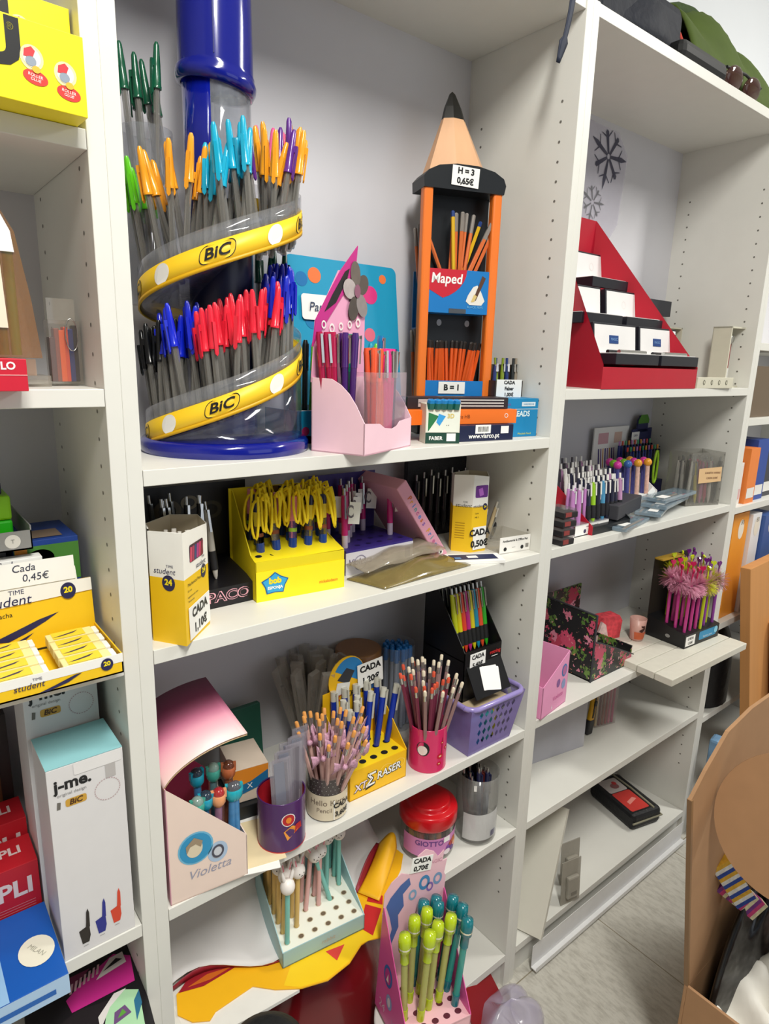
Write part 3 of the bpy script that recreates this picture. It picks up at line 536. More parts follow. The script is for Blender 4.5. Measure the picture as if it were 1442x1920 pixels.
for k in range(15):
    cx_, cy_ = k % 5, k // 5
    typ = (('#e8d23a', True), ('#e58aa0', False), ('#e8d23a', True))[(k*2 + cy_) % 3]
    lab = 'yellow-patterned pen with a navy cap' if typ[1] else 'pink-patterned pen with a green band'
    put('lan' + typ[0], lanyard(*typ), XB @ T(0.022 + 0.027*cx_ + 0.005*(cy_ % 2), 0.034 + 0.022*cy_, 0.066 + 0.0045*cy_) @ RX(random.uniform(-8, 2)) @ RY(random.uniform(-5, 6)) @ RZ(random.uniform(-30, 50)), lab + ' and yellow cord in the yellow card display', lab.split(' with')[0] + 's with cords')
# violet and white display
t = thing('pen_display', 'blue-violet card display with a white printed front and a few pink pens', 'pen display', (0.383, 0.10, zb))
b = MB(); b.box(0, 0.15, 0, 0.12, 0, 0.044, card('#37297e')); b.box(-0.0006, 0.1506, -0.0006, 0, 0, 0.040, card('#d9d6de'))
for r in range(4):
    for c in range(6): b.disc(0.0055, 0.0045, card('#221a52'), topf(0.014 + 0.0245*c, 0.02 + 0.027*r, 0.044))
b.text('Violetta', 0.016, card('#4a3560'), front(0.03, 0.022, -0.0009), shear=0.25); b.text('Bolígrafo', 0.008, card('#3f4a70'), front(0.09, 0.026, -0.0009)); b.text('caneta', 0.006, card('#3f4a70'), front(0.088, 0.016, -0.0009)); b.ring(0.012, 0.0135, card('#8f8aa0'), front(0.03, 0.02, -0.0009)); b.rect(0.012, 0.02, card('#6f86b4'), front(0.137, 0.02, -0.0009)); b.build('tray', t)
MB().box(0, 0.15, 0.118, 0.12, 0.044, 0.155, card('#3b2f78')).build('back_card', t)
def tagpen():
    t = thing('pink_pen', 'pen', 'pen'); MB().lathe([(0.003, 0), (0.0052, 0.004), (0.0055, 0.03)], card('#d8c8d8'), n=10).lathe([(0.0057, 0.03), (0.0057, 0.085), (0.0048, 0.1)], plast('#d0267c'), n=10).build('barrel', t)
    MB().box(-0.0015, 0.0015, -0.0085, -0.007, 0.06, 0.1, CHROME).cyl(0.003, 0.1, 0.112, CHROME, n=8).build('clip', t)
    b = MB(); b.box(-0.002, 0.018, -0.0098, -0.0093, 0.052, 0.09, PAPER, RY(6)); b.ring(0.005, 0.0075, card('#6f6a70'), front(0.009, 0.073, -0.0099) @ RY(6), ky=1.5); b.build('tag_card', t); return t
for k, (x, y) in enumerate(((0.012, .02), (0.036, .047), (0.06, .074), (.0855, .1), (.11, .1), (.06, .1), (.1345, .047), (.012, .074))):
    put('tagpen', tagpen, T(0.383 + x, 0.10 + y, zb + 0.036) @ RX(-3) @ RZ(random.uniform(-20, 20)), 'pink pen with a white tag in the blue-violet display', 'pink pens in the blue-violet display')
# leaning pink book
t = thing('pink_album', 'pink boxed album leaning left with rainbow lettering on its spine', 'album', T(0.625, 0.10, zb + 0.001) @ RY(-36))
b = MB(); b.box(-0.026, 0, 0, 0.13, 0.0, 0.192, card('#dc9cb2'), bev=0.002)
for k, (ch, c) in enumerate(zip('Princess Friend', ('#d06a3a', '#e0a030', '#4a80c8', '#48a0a0', '#c25a90', '#5a8ad0', '#d07030', '#8a60b0') * 2)): b.text(ch, 0.014, card(c), front(-0.013, 0.158 - k*0.0092) @ RZ(-90), bold=0.02)
b.disc(0.006, 0.006, PAPER, front(-0.012, 0.016)); b.disc(0.0025, 0.0025, INK, front(-0.012, 0.016, -0.0003)); b.build('cover', t)
# black pen roll at the back
t = thing('pen_wallet', 'black upright pen wallet standing at the back behind the pink album', 'pen wallet', (0.615, 0.215, zb))
b = MB(); b.box(0, 0.175, 0, 0.012, 0, 0.165, mat('#15151a', 0.5, bump=0.2, scale=200)); b.build('wallet', t)
for k in range(8):
    put('rollpen', click_pen('#23242a', '#1a1a1e', None, 0.13), T(0.632 + 0.02*k, 0.207, zb + 0.008 + 0.004*(k % 3)), 'black pen with a chrome clip in the black upright wallet', 'pens in the black wallet')
# hanging card with price 11,00€
t = thing('price_card', 'tall pale product card headed 11,00€ in the back right corner', 'price card', (0.782 - 0.115, 0.248, zb))
b = MB(); b.box(0.04, 0.112, 0, 0.001, 0.0, 0.17, card('#bdb5a8')); b.build('card', t)
sticker(t, ['11,00€'], 0.062, 0.024, front(0.07, 0.158, -0.001), size=0.019)
b = MB()
for z in (0.125, 0.09, 0.055): b.rect(0.02, 0.026, PAPER, front(0.095, z, -0.0006)); b.rect(0.013, 0.016, card('#4a4652'), front(0.095, z, -0.0009))
b.text('COMPASSO', 0.009, INK, front(0.055, 0.13, -0.0006)); b.build('pictures', t)
# white box with clear lid and pens
t, b, W, XA = carton('stylus_box', 'low white-fronted box with a clear lid in the right corner of the second shelf', 'box', (.702, .036), (.7805, .026), zb, 0.075, 0.003, card('#e6e3dc'))
b.box(0, W, 0, 0.001, 0, 0.034, card('#efece6')); b.text('Antibacterial & Office Pen', 0.0062, INK, front(W/2, 0.026), bold=0.02); b.disc(0.004, 0.004, INK, front(0.014, 0.01)); b.disc(0.004, 0.004, INK, front(0.058, 0.01)); b.text('▪▪▪▪', 0.004, INK, front(0.036, 0.012)); b.rect(0.008, 0.008, card('#8a8680'), front(0.071, 0.012))
b.build('box', t); MB().box(0, W, 0.001, 0.075, 0.003, 0.034, clear('#cfcabd', 0.3)).build('clear_lid', t)
for k, (c, nm) in enumerate((('#d8c49a', 'cream'), ('#6f8f5a', 'pale green'), ('#b8486a', 'rose'), ('#d8c49a', 'cream'), ('#3b3a3c', 'dark grey'))):
    put('lidpen' + c, click_pen(c, None, '#e6e2d8', 0.085, 0.004, '#d8d4c8'), T(0.722 + 0.013*k - 0.01*(k == 2), 0.125, zb + 0.001) @ RX(8) @ RY(-14 + 8*k), f'{nm} short pen leaning behind the low white-fronted box', f'{nm} pens behind the white-fronted box')
# flat packs in front
t = thing('sticker_pack', 'flat white pack with a navy printed top lying before the 0,50€ carton', 'pack', T(0.588, 0.088, zb) @ RZ(-27))
b = MB(); b.box(0, 0.118, -0.045, 0.0, 0, 0.007, PAPER, bev=0.001); b.rect(0.09, 0.03, card('#232c55'), topf(0.062, -0.022, 0.007)); b.rect(0.02, 0.014, PAPER, topf(0.06, -0.022, 0.0073)); b.rect(0.012, 0.01, card('#5a86b8'), topf(0.03, -0.028, 0.0073)); b.build('pack', t)
t = thing('sequin_pouch', 'flat brownish-gold plastic pouch lying at the shelf edge before the violet display', 'pouch', T(0.372, 0.082, zb) @ RZ(3))
b = MB(); pm = mat('#8a7a4a', 0.15, alpha=0.72, var=0.35, scale=35, coat=0.6)
b.grid(lambda u, v: (0.21*u + 0.02*v, -0.075*v + 0.02*u*(1 - v), 0.003 + 0.012*math.sin(PI*u)*math.sin(PI*v)*(1 + 0.3*math.sin(9*u + 4*v)) + 0.02*u*(1 - v)*0.6), 18, 9, pm, thick=0.002); b.build('pouch', t)
t = thing('clear_pouch', 'crumpled clear plastic pouch lying behind the brownish-gold one', 'pouch', T(0.385, 0.083, zb + 0.02) @ RZ(8))
MB().grid(lambda u, v: (0.21*u, 0.02 - 0.055*v, 0.012*math.sin(PI*u)*math.sin(PI*v) + 0.016*u*(1 - v) + 0.002*math.sin(14*u + 5*v)), 18, 7, mat('#a59a86', 0.12, alpha=0.5, var=0.2, coat=0.7), thick=0.001).build('pouch', t)
# ================================================================ middle bookcase, third shelf
zc3 = ZS['c']
# folded pink and cream display box
t = thing('pen_display', 'tall cream and pink card pen box with its pink header folded over the pens', 'pen display', T(.023, .004, zc3) @ RZ(-6))
CRM = card('#e9d3c6'); b = MB()
b.prism([(0, 0), (0.113, 0), (0.113, 0.069), (0, 0.186)], -0.0015, 0, CRM, RX(90)); b.prism([(0, 0), (0.113, 0), (0.113, 0.069), (0, 0.186)], -0.18, -0.1785, card('#b03a60'), RX(90))
b.box(0.1115, 0.113, 0, 0.18, 0, 0.069, CRM); b.box(0, 0.0015, 0, 0.18, 0, 0.186, card('#e3a8b8')); b.box(0, 0.113, 0, 0.18, 0, 0.002, CRM); b.box(0.001, 0.112, 0.0015, 0.0025, 0.0, 0.05, card('#a8315a'))
b.disc(0.025, 0.0255, card('#6fb4d4'), front(0.038, 0.079)); b.disc(0.0225, 0.023, card('#2f8fbe'), front(0.038, 0.079, -0.0003)); b.disc(0.0115, 0.014, card('#d8cbb0'), front(0.036, 0.079, -0.0006)); b.flat([(-.012, .004), (0, .015), (.012, .006), (.009, -.003), (.002, .004), (-.006, .002), (-.011, -.008)], card('#9a8870'), front(0.036, 0.082, -0.0009))
b.disc(0.0145, 0.0165, card('#a9bfd8'), front(0.069, 0.060)); b.disc(0.009, 0.011, card('#c8ccd4'), front(0.069, 0.060, -0.0003)); b.ring(0.006, 0.009, card('#4a4a58'), front(0.069, 0.061, -0.0006), ky=1.2)
b.text('Violetta', 0.020, card('#9a9aac'), front(0.058, 0.036), shear=0.3); b.build('box', t)
hm = bpy.data.materials.new('pink_gradient'); hm.use_nodes = True; nt = hm.node_tree; bs = nt.nodes['Principled BSDF']; tcn = nt.nodes.new('ShaderNodeTexCoord'); sp = nt.nodes.new('ShaderNodeSeparateXYZ'); cr = nt.nodes.new('ShaderNodeValToRGB')
nt.links.new(tcn.outputs['Object'], sp.inputs[0]); mu = nt.nodes.new('ShaderNodeMath'); mu.operation = 'MULTIPLY'; mu.inputs[1].default_value = 5.2; nt.links.new(sp.outputs['Y'], mu.inputs[0]); nt.links.new(mu.outputs[0], cr.inputs[0]); nt.links.new(cr.outputs[0], bs.inputs['Base Color']); bs.inputs['Roughness'].default_value = 0.4
e = cr.color_ramp.elements; e[0].position = 0; e[0].color = (*lin('#f0d2cc'), 1); e[1].position = 1; e[1].color = (*lin('#7d1f4c'), 1); q = e.new(0.45); q.color = (*lin('#e58aac'), 1); q = e.new(0.75); q.color = (*lin('#a83a70'), 1)  # header colour runs from pale cream-pink at the front to dark magenta at the back
def hdr(u, v):
    a = PI/2*u; return (0.0 + 0.118*(0.35*u + 0.65*(1 - math.cos(a)))*1.0, 0.002 + 0.19*v, 0.186 + 0.046*math.sin(a))
MB().grid(hdr, 14, 1, hm, thick=-0.0012).build('folded_header', t)
MB().grid(lambda u, v: (hdr(u, v)[0], hdr(u, v)[1], hdr(u, v)[2] - 0.0028), 14, 1, card('#b59a72'), thick=-0.001).build('header_lining', t)
def topper(body, collar, dome):
    def mk():
        t = thing('topper_pen', 'pen', 'pen'); MB().cyl(0.0055, 0, 0.125, mat(body, 0.3, var=0.45, scale=70), n=10).build('barrel', t)
        MB().lathe([(0.007, 0.118), (0.0105, 0.124), (0.0105, 0.134), (0.009, 0.136)], plast(collar), n=12).box(-0.011, -0.004, -0.003, 0.003, 0.13, 0.142, plast(collar)).box(0.004, 0.011, -0.003, 0.003, 0.13, 0.142, plast(collar)).build('collar', t)
        MB().ball(0.009, mat(dome, 0.1, alpha=0.75, coat=0.6), T(0, 0, 0.137)).build('dome', t); return t
    return mk
for k, (x, y, cb, cc, cdm, nm) in enumerate(((.022, .012, '#c08a78', '#e0996a', '#d0a088', 'tan'), (.040, .014, '#5a7a80', '#3f9a8a', '#8fa8a0', 'green'), (.055, .02, '#3f78a8', '#1f93ad', '#303848', 'blue'), (.074, .018, '#9a6f88', '#e0996a', '#b02030', 'red'), (.094, .02, '#4a86b8', '#1fa0b0', '#5f6068', 'teal'), (.098, .045, '#8a5038', '#b0603a', '#6a3a28', 'brown'), (.08, .05, '#4a86b8', '#2fa080', '#404048', 'green'), (.06, .05, '#3f78a8', '#1f93ad', '#303848', 'blue'), (.105, .02, '#4a86b8', '#1fa0b0', '#5f6068', 'teal'))):
    put('topper' + nm, topper(cb, cc, cdm), T(.023, .004, zc3) @ RZ(-6) @ T(x, y, 0.003 + 0.02*(k in (5, 6, 7))) @ RY(random.uniform(-2, 3)) @ RZ(random.uniform(-25, 25)), f'pen with a {nm} domed topper under the folded pink header', f'pens with {nm} domed toppers')
t, b, W, _ = carton('eraser_carton', 'orange and blue carton with an open flap between the cream box and the purple tin', 'carton', (.172, .115), (.232, .105), zc3 + 0.026, 0.08, 0.062, card('#d3c3b2'))
b.rect(W, 0.03, card('#e08a2a'), front(W/2, 0.046)); b.flat([(0.0, 0.012), (0.06, 0.026), (0.06, 0.05), (0.03, 0.036), (0.0, 0.03)], card('#1f6a9a'), T(0, -0.0008, 0) @ RX(90)); b.text('X', 0.014, PAPER, front(0.028, 0.028, -0.0008)); b.build('carton', t)
t, b, W, _ = carton('stamp_case', 'small black case under the orange and blue carton', 'case', (.165, .105), (.238, .093), zc3, 0.09, 0.025, BLK); b.build('case', t)
t = thing('green_notebook', 'dark green notebook standing behind the purple tin', 'notebook', T(0.2, 0.2, zc3) @ RX(-6)); MB().box(0, 0.075, 0, 0.012, 0, 0.135, card('#23594a'), bev=0.001).build('cover', t); MB().box(0.001, 0.073, 0.002, 0.010, -0.0002, 0.1345, PAPER).build('pages', t)
t = thing('paper_sheet', 'white paper sheets lying under the purple tin at the shelf edge', 'paper', T(0.132, 0.045, zc3 + 0.0003) @ RZ(-20)); MB().box(0, 0.07, -0.05, 0.08, 0, 0.0008, PAPER).box(0.012, 0.078, -0.042, 0.06, 0.0008, 0.0016, mat('#e9d9b0', 0.6), RZ(6)).build('sheets', t)
# purple tin with packs
PUR = plast('#4a2160')
t = thing('pencil_tin', 'dark purple tin with a red inside holding grey packs of leads', 'tin', (.2138, .0294, zc3 + 0.0018))
MB().lathe([(0.0378, 0), (0.0382, 0.002)], card('#c23a3a'), n=36).lathe([(0.0378, 0.002), (0.0378, 0.086)], PUR, n=36, cap=False).lathe([(0.0366, 0.084), (0.0366, 0.004), (0.0001, 0.004)], card('#b41f2c'), n=36, cap=False).lathe([(0.0366, 0.086), (0.0383, 0.0865), (0.0378, 0.084)], PUR, n=36, cap=False).build('tin', t)
b = MB()
def cylprint(b, poly, m, r, ph0, zz):   # a flat outline bent round a cylinder
    b.add([cylp(r, ph0 + math.degrees(x/r), zz + y) for x, y in poly], [list(range(len(poly)))], m)
def circ_(cx, cy, r, n=14, ky=1): return [(cx + r*math.cos(2*PI*i/n), cy + ky*r*math.sin(2*PI*i/n)) for i in range(n)]
cylprint(b, circ_(-0.010, 0.058, 0.0112), PAPER, 0.0384, -88, 0); cylprint(b, circ_(-0.010, 0.058, 0.0098), card('#b8242a'), 0.0387, -88, 0); cylprint(b, circ_(-0.010, 0.058, 0.0045, ky=1.2), card('#e8862a'), 0.039, -88, 0)
cylprint(b, [(-.012, .022), (.004, .034), (.012, .044), (-.006, .046), (-.018, .038)], card('#e8953a'), 0.0385, -88, 0); cylprint(b, [(0, .032), (.014, .036), (.012, .047), (.002, .046)], card('#b8242a'), 0.0388, -88, 0); b.build('print', t)
for k in range(9):
    X = T(.2138 - 0.020 + 0.0052*k, .0294 - 0.022 + 0.0046*(k % 5) + (0.012 if k > 4 else 0), zc3 + 0.008 + 0.003*k) @ RZ(-12 + 2*k) @ RX(-3) @ RY(-2 + 0.8*k)
    def pack():
        t = thing('lead_pack', 'pack', 'pack'); MB().box(-0.004, 0.026, 0, 0.0022, 0, 0.145, clear('#b8b4c0', 0.45)).build('clear_sleeve', t); MB().box(0.003, 0.019, 0.0005, 0.0017, 0.004, 0.14, card('#7b8394')).box(0.007, 0.018, -0.0003, 0.0004, 0.03, 0.052, PAPER).build('insert_card', t); return t
    pack2 = lambda: (lambda t: (MB().box(-0.004, 0.026, 0, 0.0022, 0, 0.14, clear('#c8c0cc', 0.4)).build('clear_sleeve', t), MB().box(0.002, 0.02, 0.0005, 0.0017, 0.004, 0.132, card('#4a4450')).build('insert_card', t), t)[2])(thing('lead_pack', 'pack', 'pack'))
    if k % 2: put('leadpack2', pack2, X, 'slim dark-carded pack of leads standing in the dark purple tin', 'dark lead packs in the purple tin')
    else: put('leadpack', pack, X, 'slim grey-blue pack of leads with a white tag in the dark purple tin', 'grey lead packs in the purple tin')
# glass of bow pencils
t = thing('pencil_glass', 'clear glass with cream label and dotted rim priced 3,60€', 'glass', (.3097, .0426, zc3 + 0.0003))
MB().lathe([(0.0002, 0.001), (0.034, 0.001), (0.0346, 0.004), (0.0346, 0.082)], clear('#e8e4da', 0.1), n=36, cap=False).build('glass', t)
b = MB(); b.lathe([(0.0348, 0.003), (0.0348, 0.05)], mat('#dccfb4', 0.4, var=0.12, scale=30), n=36, cap=False); b.text
fl = MB(); fl.text('Hello Kitty', 0.0145, card('#7a6a5a'), T(-0.006, 0.036, 0)); fl.text('Pencil', 0.0115, card('#7a6a5a'), T(-0.012, 0.022, 0))
b.add([cylp(0.0351, -112 + math.degrees(x/0.0351), y) for x, y, z in fl.v], fl.f, card('#7a6a5a')); b.build('label', t)
b = MB(); b.lathe([(0.0331, 0.048), (0.0331, 0.078)], card('#2e1c22'), n=36, cap=False)
for k in range(30):
    for j in range(4): b.add([cylp(0.0349, 12*k + 6*(j % 2) + d*0.9, 0.053 + 0.007*j + e*0.0006) for d, e in ((-1, 0), (0, -1), (1, 0), (0, 1))], [(0, 1, 2, 3)], PAPER)
b.build('dotted_rim', t)
b = MB(); fl = MB(); fl.flat(rrect(0.034, 0.036, 0.001), PAPER, T(0, 0, 0)); fl.text('CADA', 0.0125, INK, T(0, 0.008, 0.0004), bold=0.035); fl.text('3,60€', 0.0125, INK, T(0, -0.008, 0.0004), bold=0.035)
for k, m in enumerate(fl.ms): b.add([cylp(0.0354 + z, -78 + math.degrees(x/0.0354), y + 0.022) for x, y, z in fl.v], [f for f, q in zip(fl.f, fl.m) if q == k], m)
b.build('price_label', t)
def bowpencil(bow):
    def mk():
        t = thing('bow_pencil', 'pencil', 'pencil'); MB().lathe([(0.0004, 0), (0.0036, 0.012), (0.0036, 0.135)], mat('#d0a8a0', 0.4, var=0.25, scale=90), n=6, smooth=False).build('shaft', t)
        MB().cyl(0.0038, 0.133, 0.147, CHROME, n=8).build('ferrule', t); MB().lathe([(0.0034, 0.147), (0.0034, 0.156), (0.0025, 0.158)], card('#e6a055'), n=8).build('eraser', t)
        if bow:
            b = MB(); bm_ = mat('#d59ab0', 0.5, var=0.75, scale=420)
            for s in (-1, 1): b.grid(lambda u, v: (s*(0.002 + 0.019*u), -0.007 - 0.005*math.sin(PI*v)*u, 0.112 + (v - 0.5)*(0.007 + 0.022*u) + 0.002*math.sin(9*v)), 5, 6, bm_, thick=0.001)
            b.ball(0.005, bm_, T(0, -0.008, 0.112)); b.build('ribbon_bow', t)
        return t
    return mk
for k in range(24):
    a = 2*PI*k*0.382; r = 0.026*math.sqrt((k + 0.5)/24); bow = k % 3 == 0
    p = V((.3097 + 0.5*r*math.cos(a), .0426 + 0.5*r*math.sin(a), zc3 + 0.008)); s_ = 1.9 + 0.3*math.sin(k*3.1)
    q = p + V((r*math.cos(a)*s_ + 0.006, r*math.sin(a)*s_ - 0.004, 0.14))
    put('bow%d' % bow, bowpencil(bow), stand(p, q, random.uniform(-20, 20)) @ T(0, 0, random.uniform(-0.004, 0.02)), 'pink patterned pencil with an orange eraser' + (' and a dotted ribbon bow' if bow else '') + ' in the clear glass', 'bow pencils in the clear glass' if bow else 'plain pencils in the clear glass')
# yellow eraser pen display
XX = T(.35, .033, zc3) @ RZ(-1)
t = thing('eraser_pen_display', 'yellow card display of blue eraser pens priced 1,20€', 'pen display', XX); W = 0.127; YX = card('#f3bd18')
b = MB(); b.box(0, W, 0, 0.0015, 0, 0.056, YX); b.box(0, W, 0, 0.09, 0, 0.002, YX); b.prism([(0, 0), (0.092, 0), (0.092, 0.14), (0.088, 0.14), (0.0, 0.058)], 0, 0.0015, card('#e7b414'), SX); b.prism([(0, 0), (0.092, 0), (0.092, 0.14), (0.088, 0.14), (0.0, 0.058)], W - 0.0015, W, YX, SX)
b.box(0.0015, W - 0.0015, 0.0015, 0.09, 0.054, 0.0555, card('#f6d21e'))
for r in range(3):
    for c in range(5): b.disc(0.0068, 0.006, INK, topf(0.015 + 0.0243*c, 0.017 + 0.026*r, 0.0555))
X_ = front(0.066, 0.028, -0.0004) @ RZ(4)
for dx, dy, m, bo in ((0.001, -0.0012, INK, 0.06), (0, 0, PAPER, 0.02)):
    b.text('XT', 0.020, m if bo > 0.03 else card('#e9d8e0'), X_ @ T(-0.043 + dx, -0.003 + dy, 0.0006*(bo < 0.03)), bold=bo, shear=0.2); b.text('Σ', 0.032, m, X_ @ T(-0.021 + dx, 0.0 + dy, 0.0006*(bo < 0.03)), bold=bo, shear=0.2); b.text('RASER', 0.020, m, X_ @ T(0.020 + dx, 0.001 + dy, 0.0006*(bo < 0.03)), bold=bo, shear=0.2, sx=0.95)
for k in range(3): b.ring(0.012, 0.0135, card('#f8d860'), front(0.05 + 0.03*k, 0.035), ky=0.7)
b.build('tray', t)
b = MB(); Z9 = T(0, 0.088, 0) @ RX(90); b.prism([(0, 0), (W, 0), (W, 0.16), (0.085, 0.17), (0.0, 0.165), (0.0, 0.14)], -0.0015, 0, YX, Z9)
b.prism([(0.052 + 0.040*math.cos(a), 0.183 + 0.044*math.sin(a)) for a in [2*PI*i/28 for i in range(28)]], -0.0012, 0.0003, YX, Z9); b.flat([(0.056 + 0.034*math.cos(a), 0.186 + 0.038*math.sin(a)) for a in [PI*(-0.15 + 1.0*i/14) for i in range(15)]], card('#2b84c4'), Z9 @ T(0, 0, 0.0006))
b.flat([(0.03, 0.185), (0.05, 0.205), (0.068, 0.195), (0.055, 0.172)], card('#34363c'), Z9 @ T(0, 0, 0.0009)); b.flat([(0.025, 0.155), (0.055, 0.155), (0.058, 0.175), (0.03, 0.18)], card('#e8e6e0'), Z9 @ T(0, 0, 0.0012))
b.text('XT', 0.016, card('#b8443a'), Z9 @ T(0.036, 0.149, 0.0014), bold=0.03, shear=0.2); b.text('ΣRASER', 0.0145, INK, Z9 @ T(0.075, 0.151, 0.0014), bold=0.03, shear=0.2); b.rect(0.018, 0.010, card('#2a5fa0'), Z9 @ T(0.116, 0.152, 0.0014)); hc = b.build('header_card', t)
sticker(hc, ['CADA', '1,20€'], 0.058, 0.048, Z9 @ T(0.102, 0.182, 0.004) @ RZ(4), size=0.017)
def eraserpen():
    t = thing('eraser_pen', 'pen', 'pen'); MB().lathe([(0.004, 0), (0.0058, 0.006), (0.006, 0.10)], plast('#16329a'), n=10).build('barrel', t)
    m = plast('#c4c2b6'); MB().cyl(0.0057, 0.1, 0.118, m, n=10).box(-0.002, 0.002, -0.0095, -0.0078, 0.07, 0.116, m).box(-0.002, 0.002, -0.009, 0, 0.112, 0.116, m).build('clip_end', t); return t
for k, (c, r) in enumerate(((0, 0), (0, 1), (1, 1), (2, 1), (3, 1), (4, 1), (0, 2), (1, 2), (2, 2), (3, 2), (4, 2), (1, 0.5))):
    put('eraserpen', eraserpen, XX @ T(0.015 + 0.0243*c, 0.017 + 0.026*r, 0.04 + 0.006*r) @ RX(-7) @ RY(4 + 3*c if r == 1 else 2) @ RZ(20), 'blue eraser pen with a grey clip in the yellow display priced 1,20€', 'blue eraser pens')
# pink tin of pencils
t = thing('pencil_tin', 'bright pink tin with red blossom print, crammed with eraser-topped pencils', 'tin', (.538, .0402, zc3 + 0.0002))
PK = plast('#d12a62'); MB().lathe([(0.0366, 0), (0.037, 0.002), (0.0366, 0.004), (0.0366, 0.088)], PK, n=36, cap=False).lathe([(0.0001, 0.003), (0.0354, 0.003), (0.0354, 0.088), (0.037, 0.0886), (0.0366, 0.086)], PK, n=36, cap=False).build('tin', t)
b = MB(); cylprint(b, circ_(-.03, .05, .013, ky=1.15), INK, .0368, -100, 0); cylprint(b, circ_(-.031, .047, .0098, ky=1), card('#ead8d2'), .0370, -100, 0)
for x, y, r in ((0, .033, .007), (.016, .045, .0045), (.004, .06, .004), (-.002, .018, .005)): cylprint(b, circ_(x, y, r, ky=.8), card('#c01a2e'), .0369, -92, 0); cylprint(b, circ_(x, y, r*.45, ky=.6), card('#f0c090'), .0372, -92, 0)
cylprint(b, [(0.002, .036), (.004, .036), (.006, .07), (.004, .07)], card('#8a1a3a'), .0369, -92, 0); b.build('print', t)
for k in range(34):
    a = 2*PI*k*0.382; r = 0.029*math.sqrt((k + 0.5)/34); red = k % 5 in (0, 2)
    p = V((.538 + 0.6*r*math.cos(a), .0402 + 0.6*r*math.sin(a), zc3 + 0.006)); q = p + V((r*math.cos(a)*1.35, r*math.sin(a)*1.35, 0.15))
    put('tinp%d' % red, pencil('#7a3048' if red else '#9a7a78', '', 0.148, 0, '#d9593f' if red else '#e6d9c0'), stand(p, q) @ T(0, 0, random.uniform(-0.002, 0.02) + 0.014*(a % (2*PI) < PI)), ('dark red pencil with a red eraser' if red else 'mauve pencil with a cream eraser') + ' in the bright pink tin', ('dark red' if red else 'mauve') + ' pencils in the pink tin')
# blue pens jar, brown tin, clear bundle at the back
t = thing('pen_jar', 'clear round jar packed with blue-capped pens at the back', 'jar', (.575, .185, zc3)); MB().lathe([(0.038, 0), (0.038, 0.185)], clear('#cfd8e0', 0.25), n=32, cap=False).lathe([(0.0, 0.002), (0.038, 0.002)], CLR, n=32, cap=False).build('jar', t)
for k in range(22):
    a = 2*PI*k*0.382; r = 0.031*math.sqrt((k + 0.5)/22)
    put('jarpen', lambda: (lambda t: (MB().cyl(0.004, 0, 0.16, mat('#9aa4b4', 0.2, var=0.1), n=8).build('barrel', t), MB().lathe([(0.0052, 0.15), (0.005, 0.172), (0.0035, 0.176)], plast('#1a6fb8'), n=8).build('cap', t), t)[2])(thing('capped_pen', 'pen', 'pen')), T(.575 + r*math.cos(a), .185 + r*math.sin(a), zc3 + 0.004), 'grey pen with a bright blue cap in the round clear jar', 'blue-capped pens in the jar')
t = thing('storage_tin', 'brown round tin mostly hidden behind the yellow eraser pen display', 'tin', (.495, .21, zc3)); MB().cyl(0.046, 0, 0.178, mat('#7a5230', 0.4, var=0.1), n=32).build('tin', t); MB().lathe([(0.047, 0.165), (0.047, 0.184), (0.044, 0.186)], mat('#8a5f36', 0.35), n=32).build('lid', t)
t = thing('sleeve_tub', 'clear tub at the back overflowing with pens in cloudy plastic sleeves', 'tub', (.375, .195, zc3)); MB().lathe([(0.035, 0), (0.042, 0.11)], clear('#b8b4aa', 0.35), n=28, cap=False).lathe([(0.0, 0.001), (0.035, 0.001)], clear('#b8b4aa', 0.35), n=28, cap=False).build('tub', t)
for k in range(20):
    a = 2*PI*k*0.382; r = 0.03*math.sqrt((k + .5)/20); p = V((.375 + .5*r*math.cos(a), .195 + .5*r*math.sin(a), zc3 + .01)); q = p + V((r*math.cos(a)*1.9, min(r*math.sin(a)*1.9, 0.045), .17))
    def sleeve():
        t = thing('sleeved_pen', 'pen', 'pen'); MB().cyl(0.0042, 0.004, 0.15, mat('#5a544e', 0.4, var=0.4), n=8).build('barrel', t); MB().box(-0.011, 0.011, -0.005, 0.005, 0, 0.188, mat('#bdb7ac', 0.15, alpha=0.4, var=0.3, coat=0.5)).build('plastic_sleeve', t); return t
    put('sleeve', sleeve, stand(p, q, random.uniform(0, 180)) @ T(0, 0, random.uniform(-.002, .012)), 'pen in a cloudy plastic sleeve sticking out of the clear tub', 'sleeved pens in the clear tub')
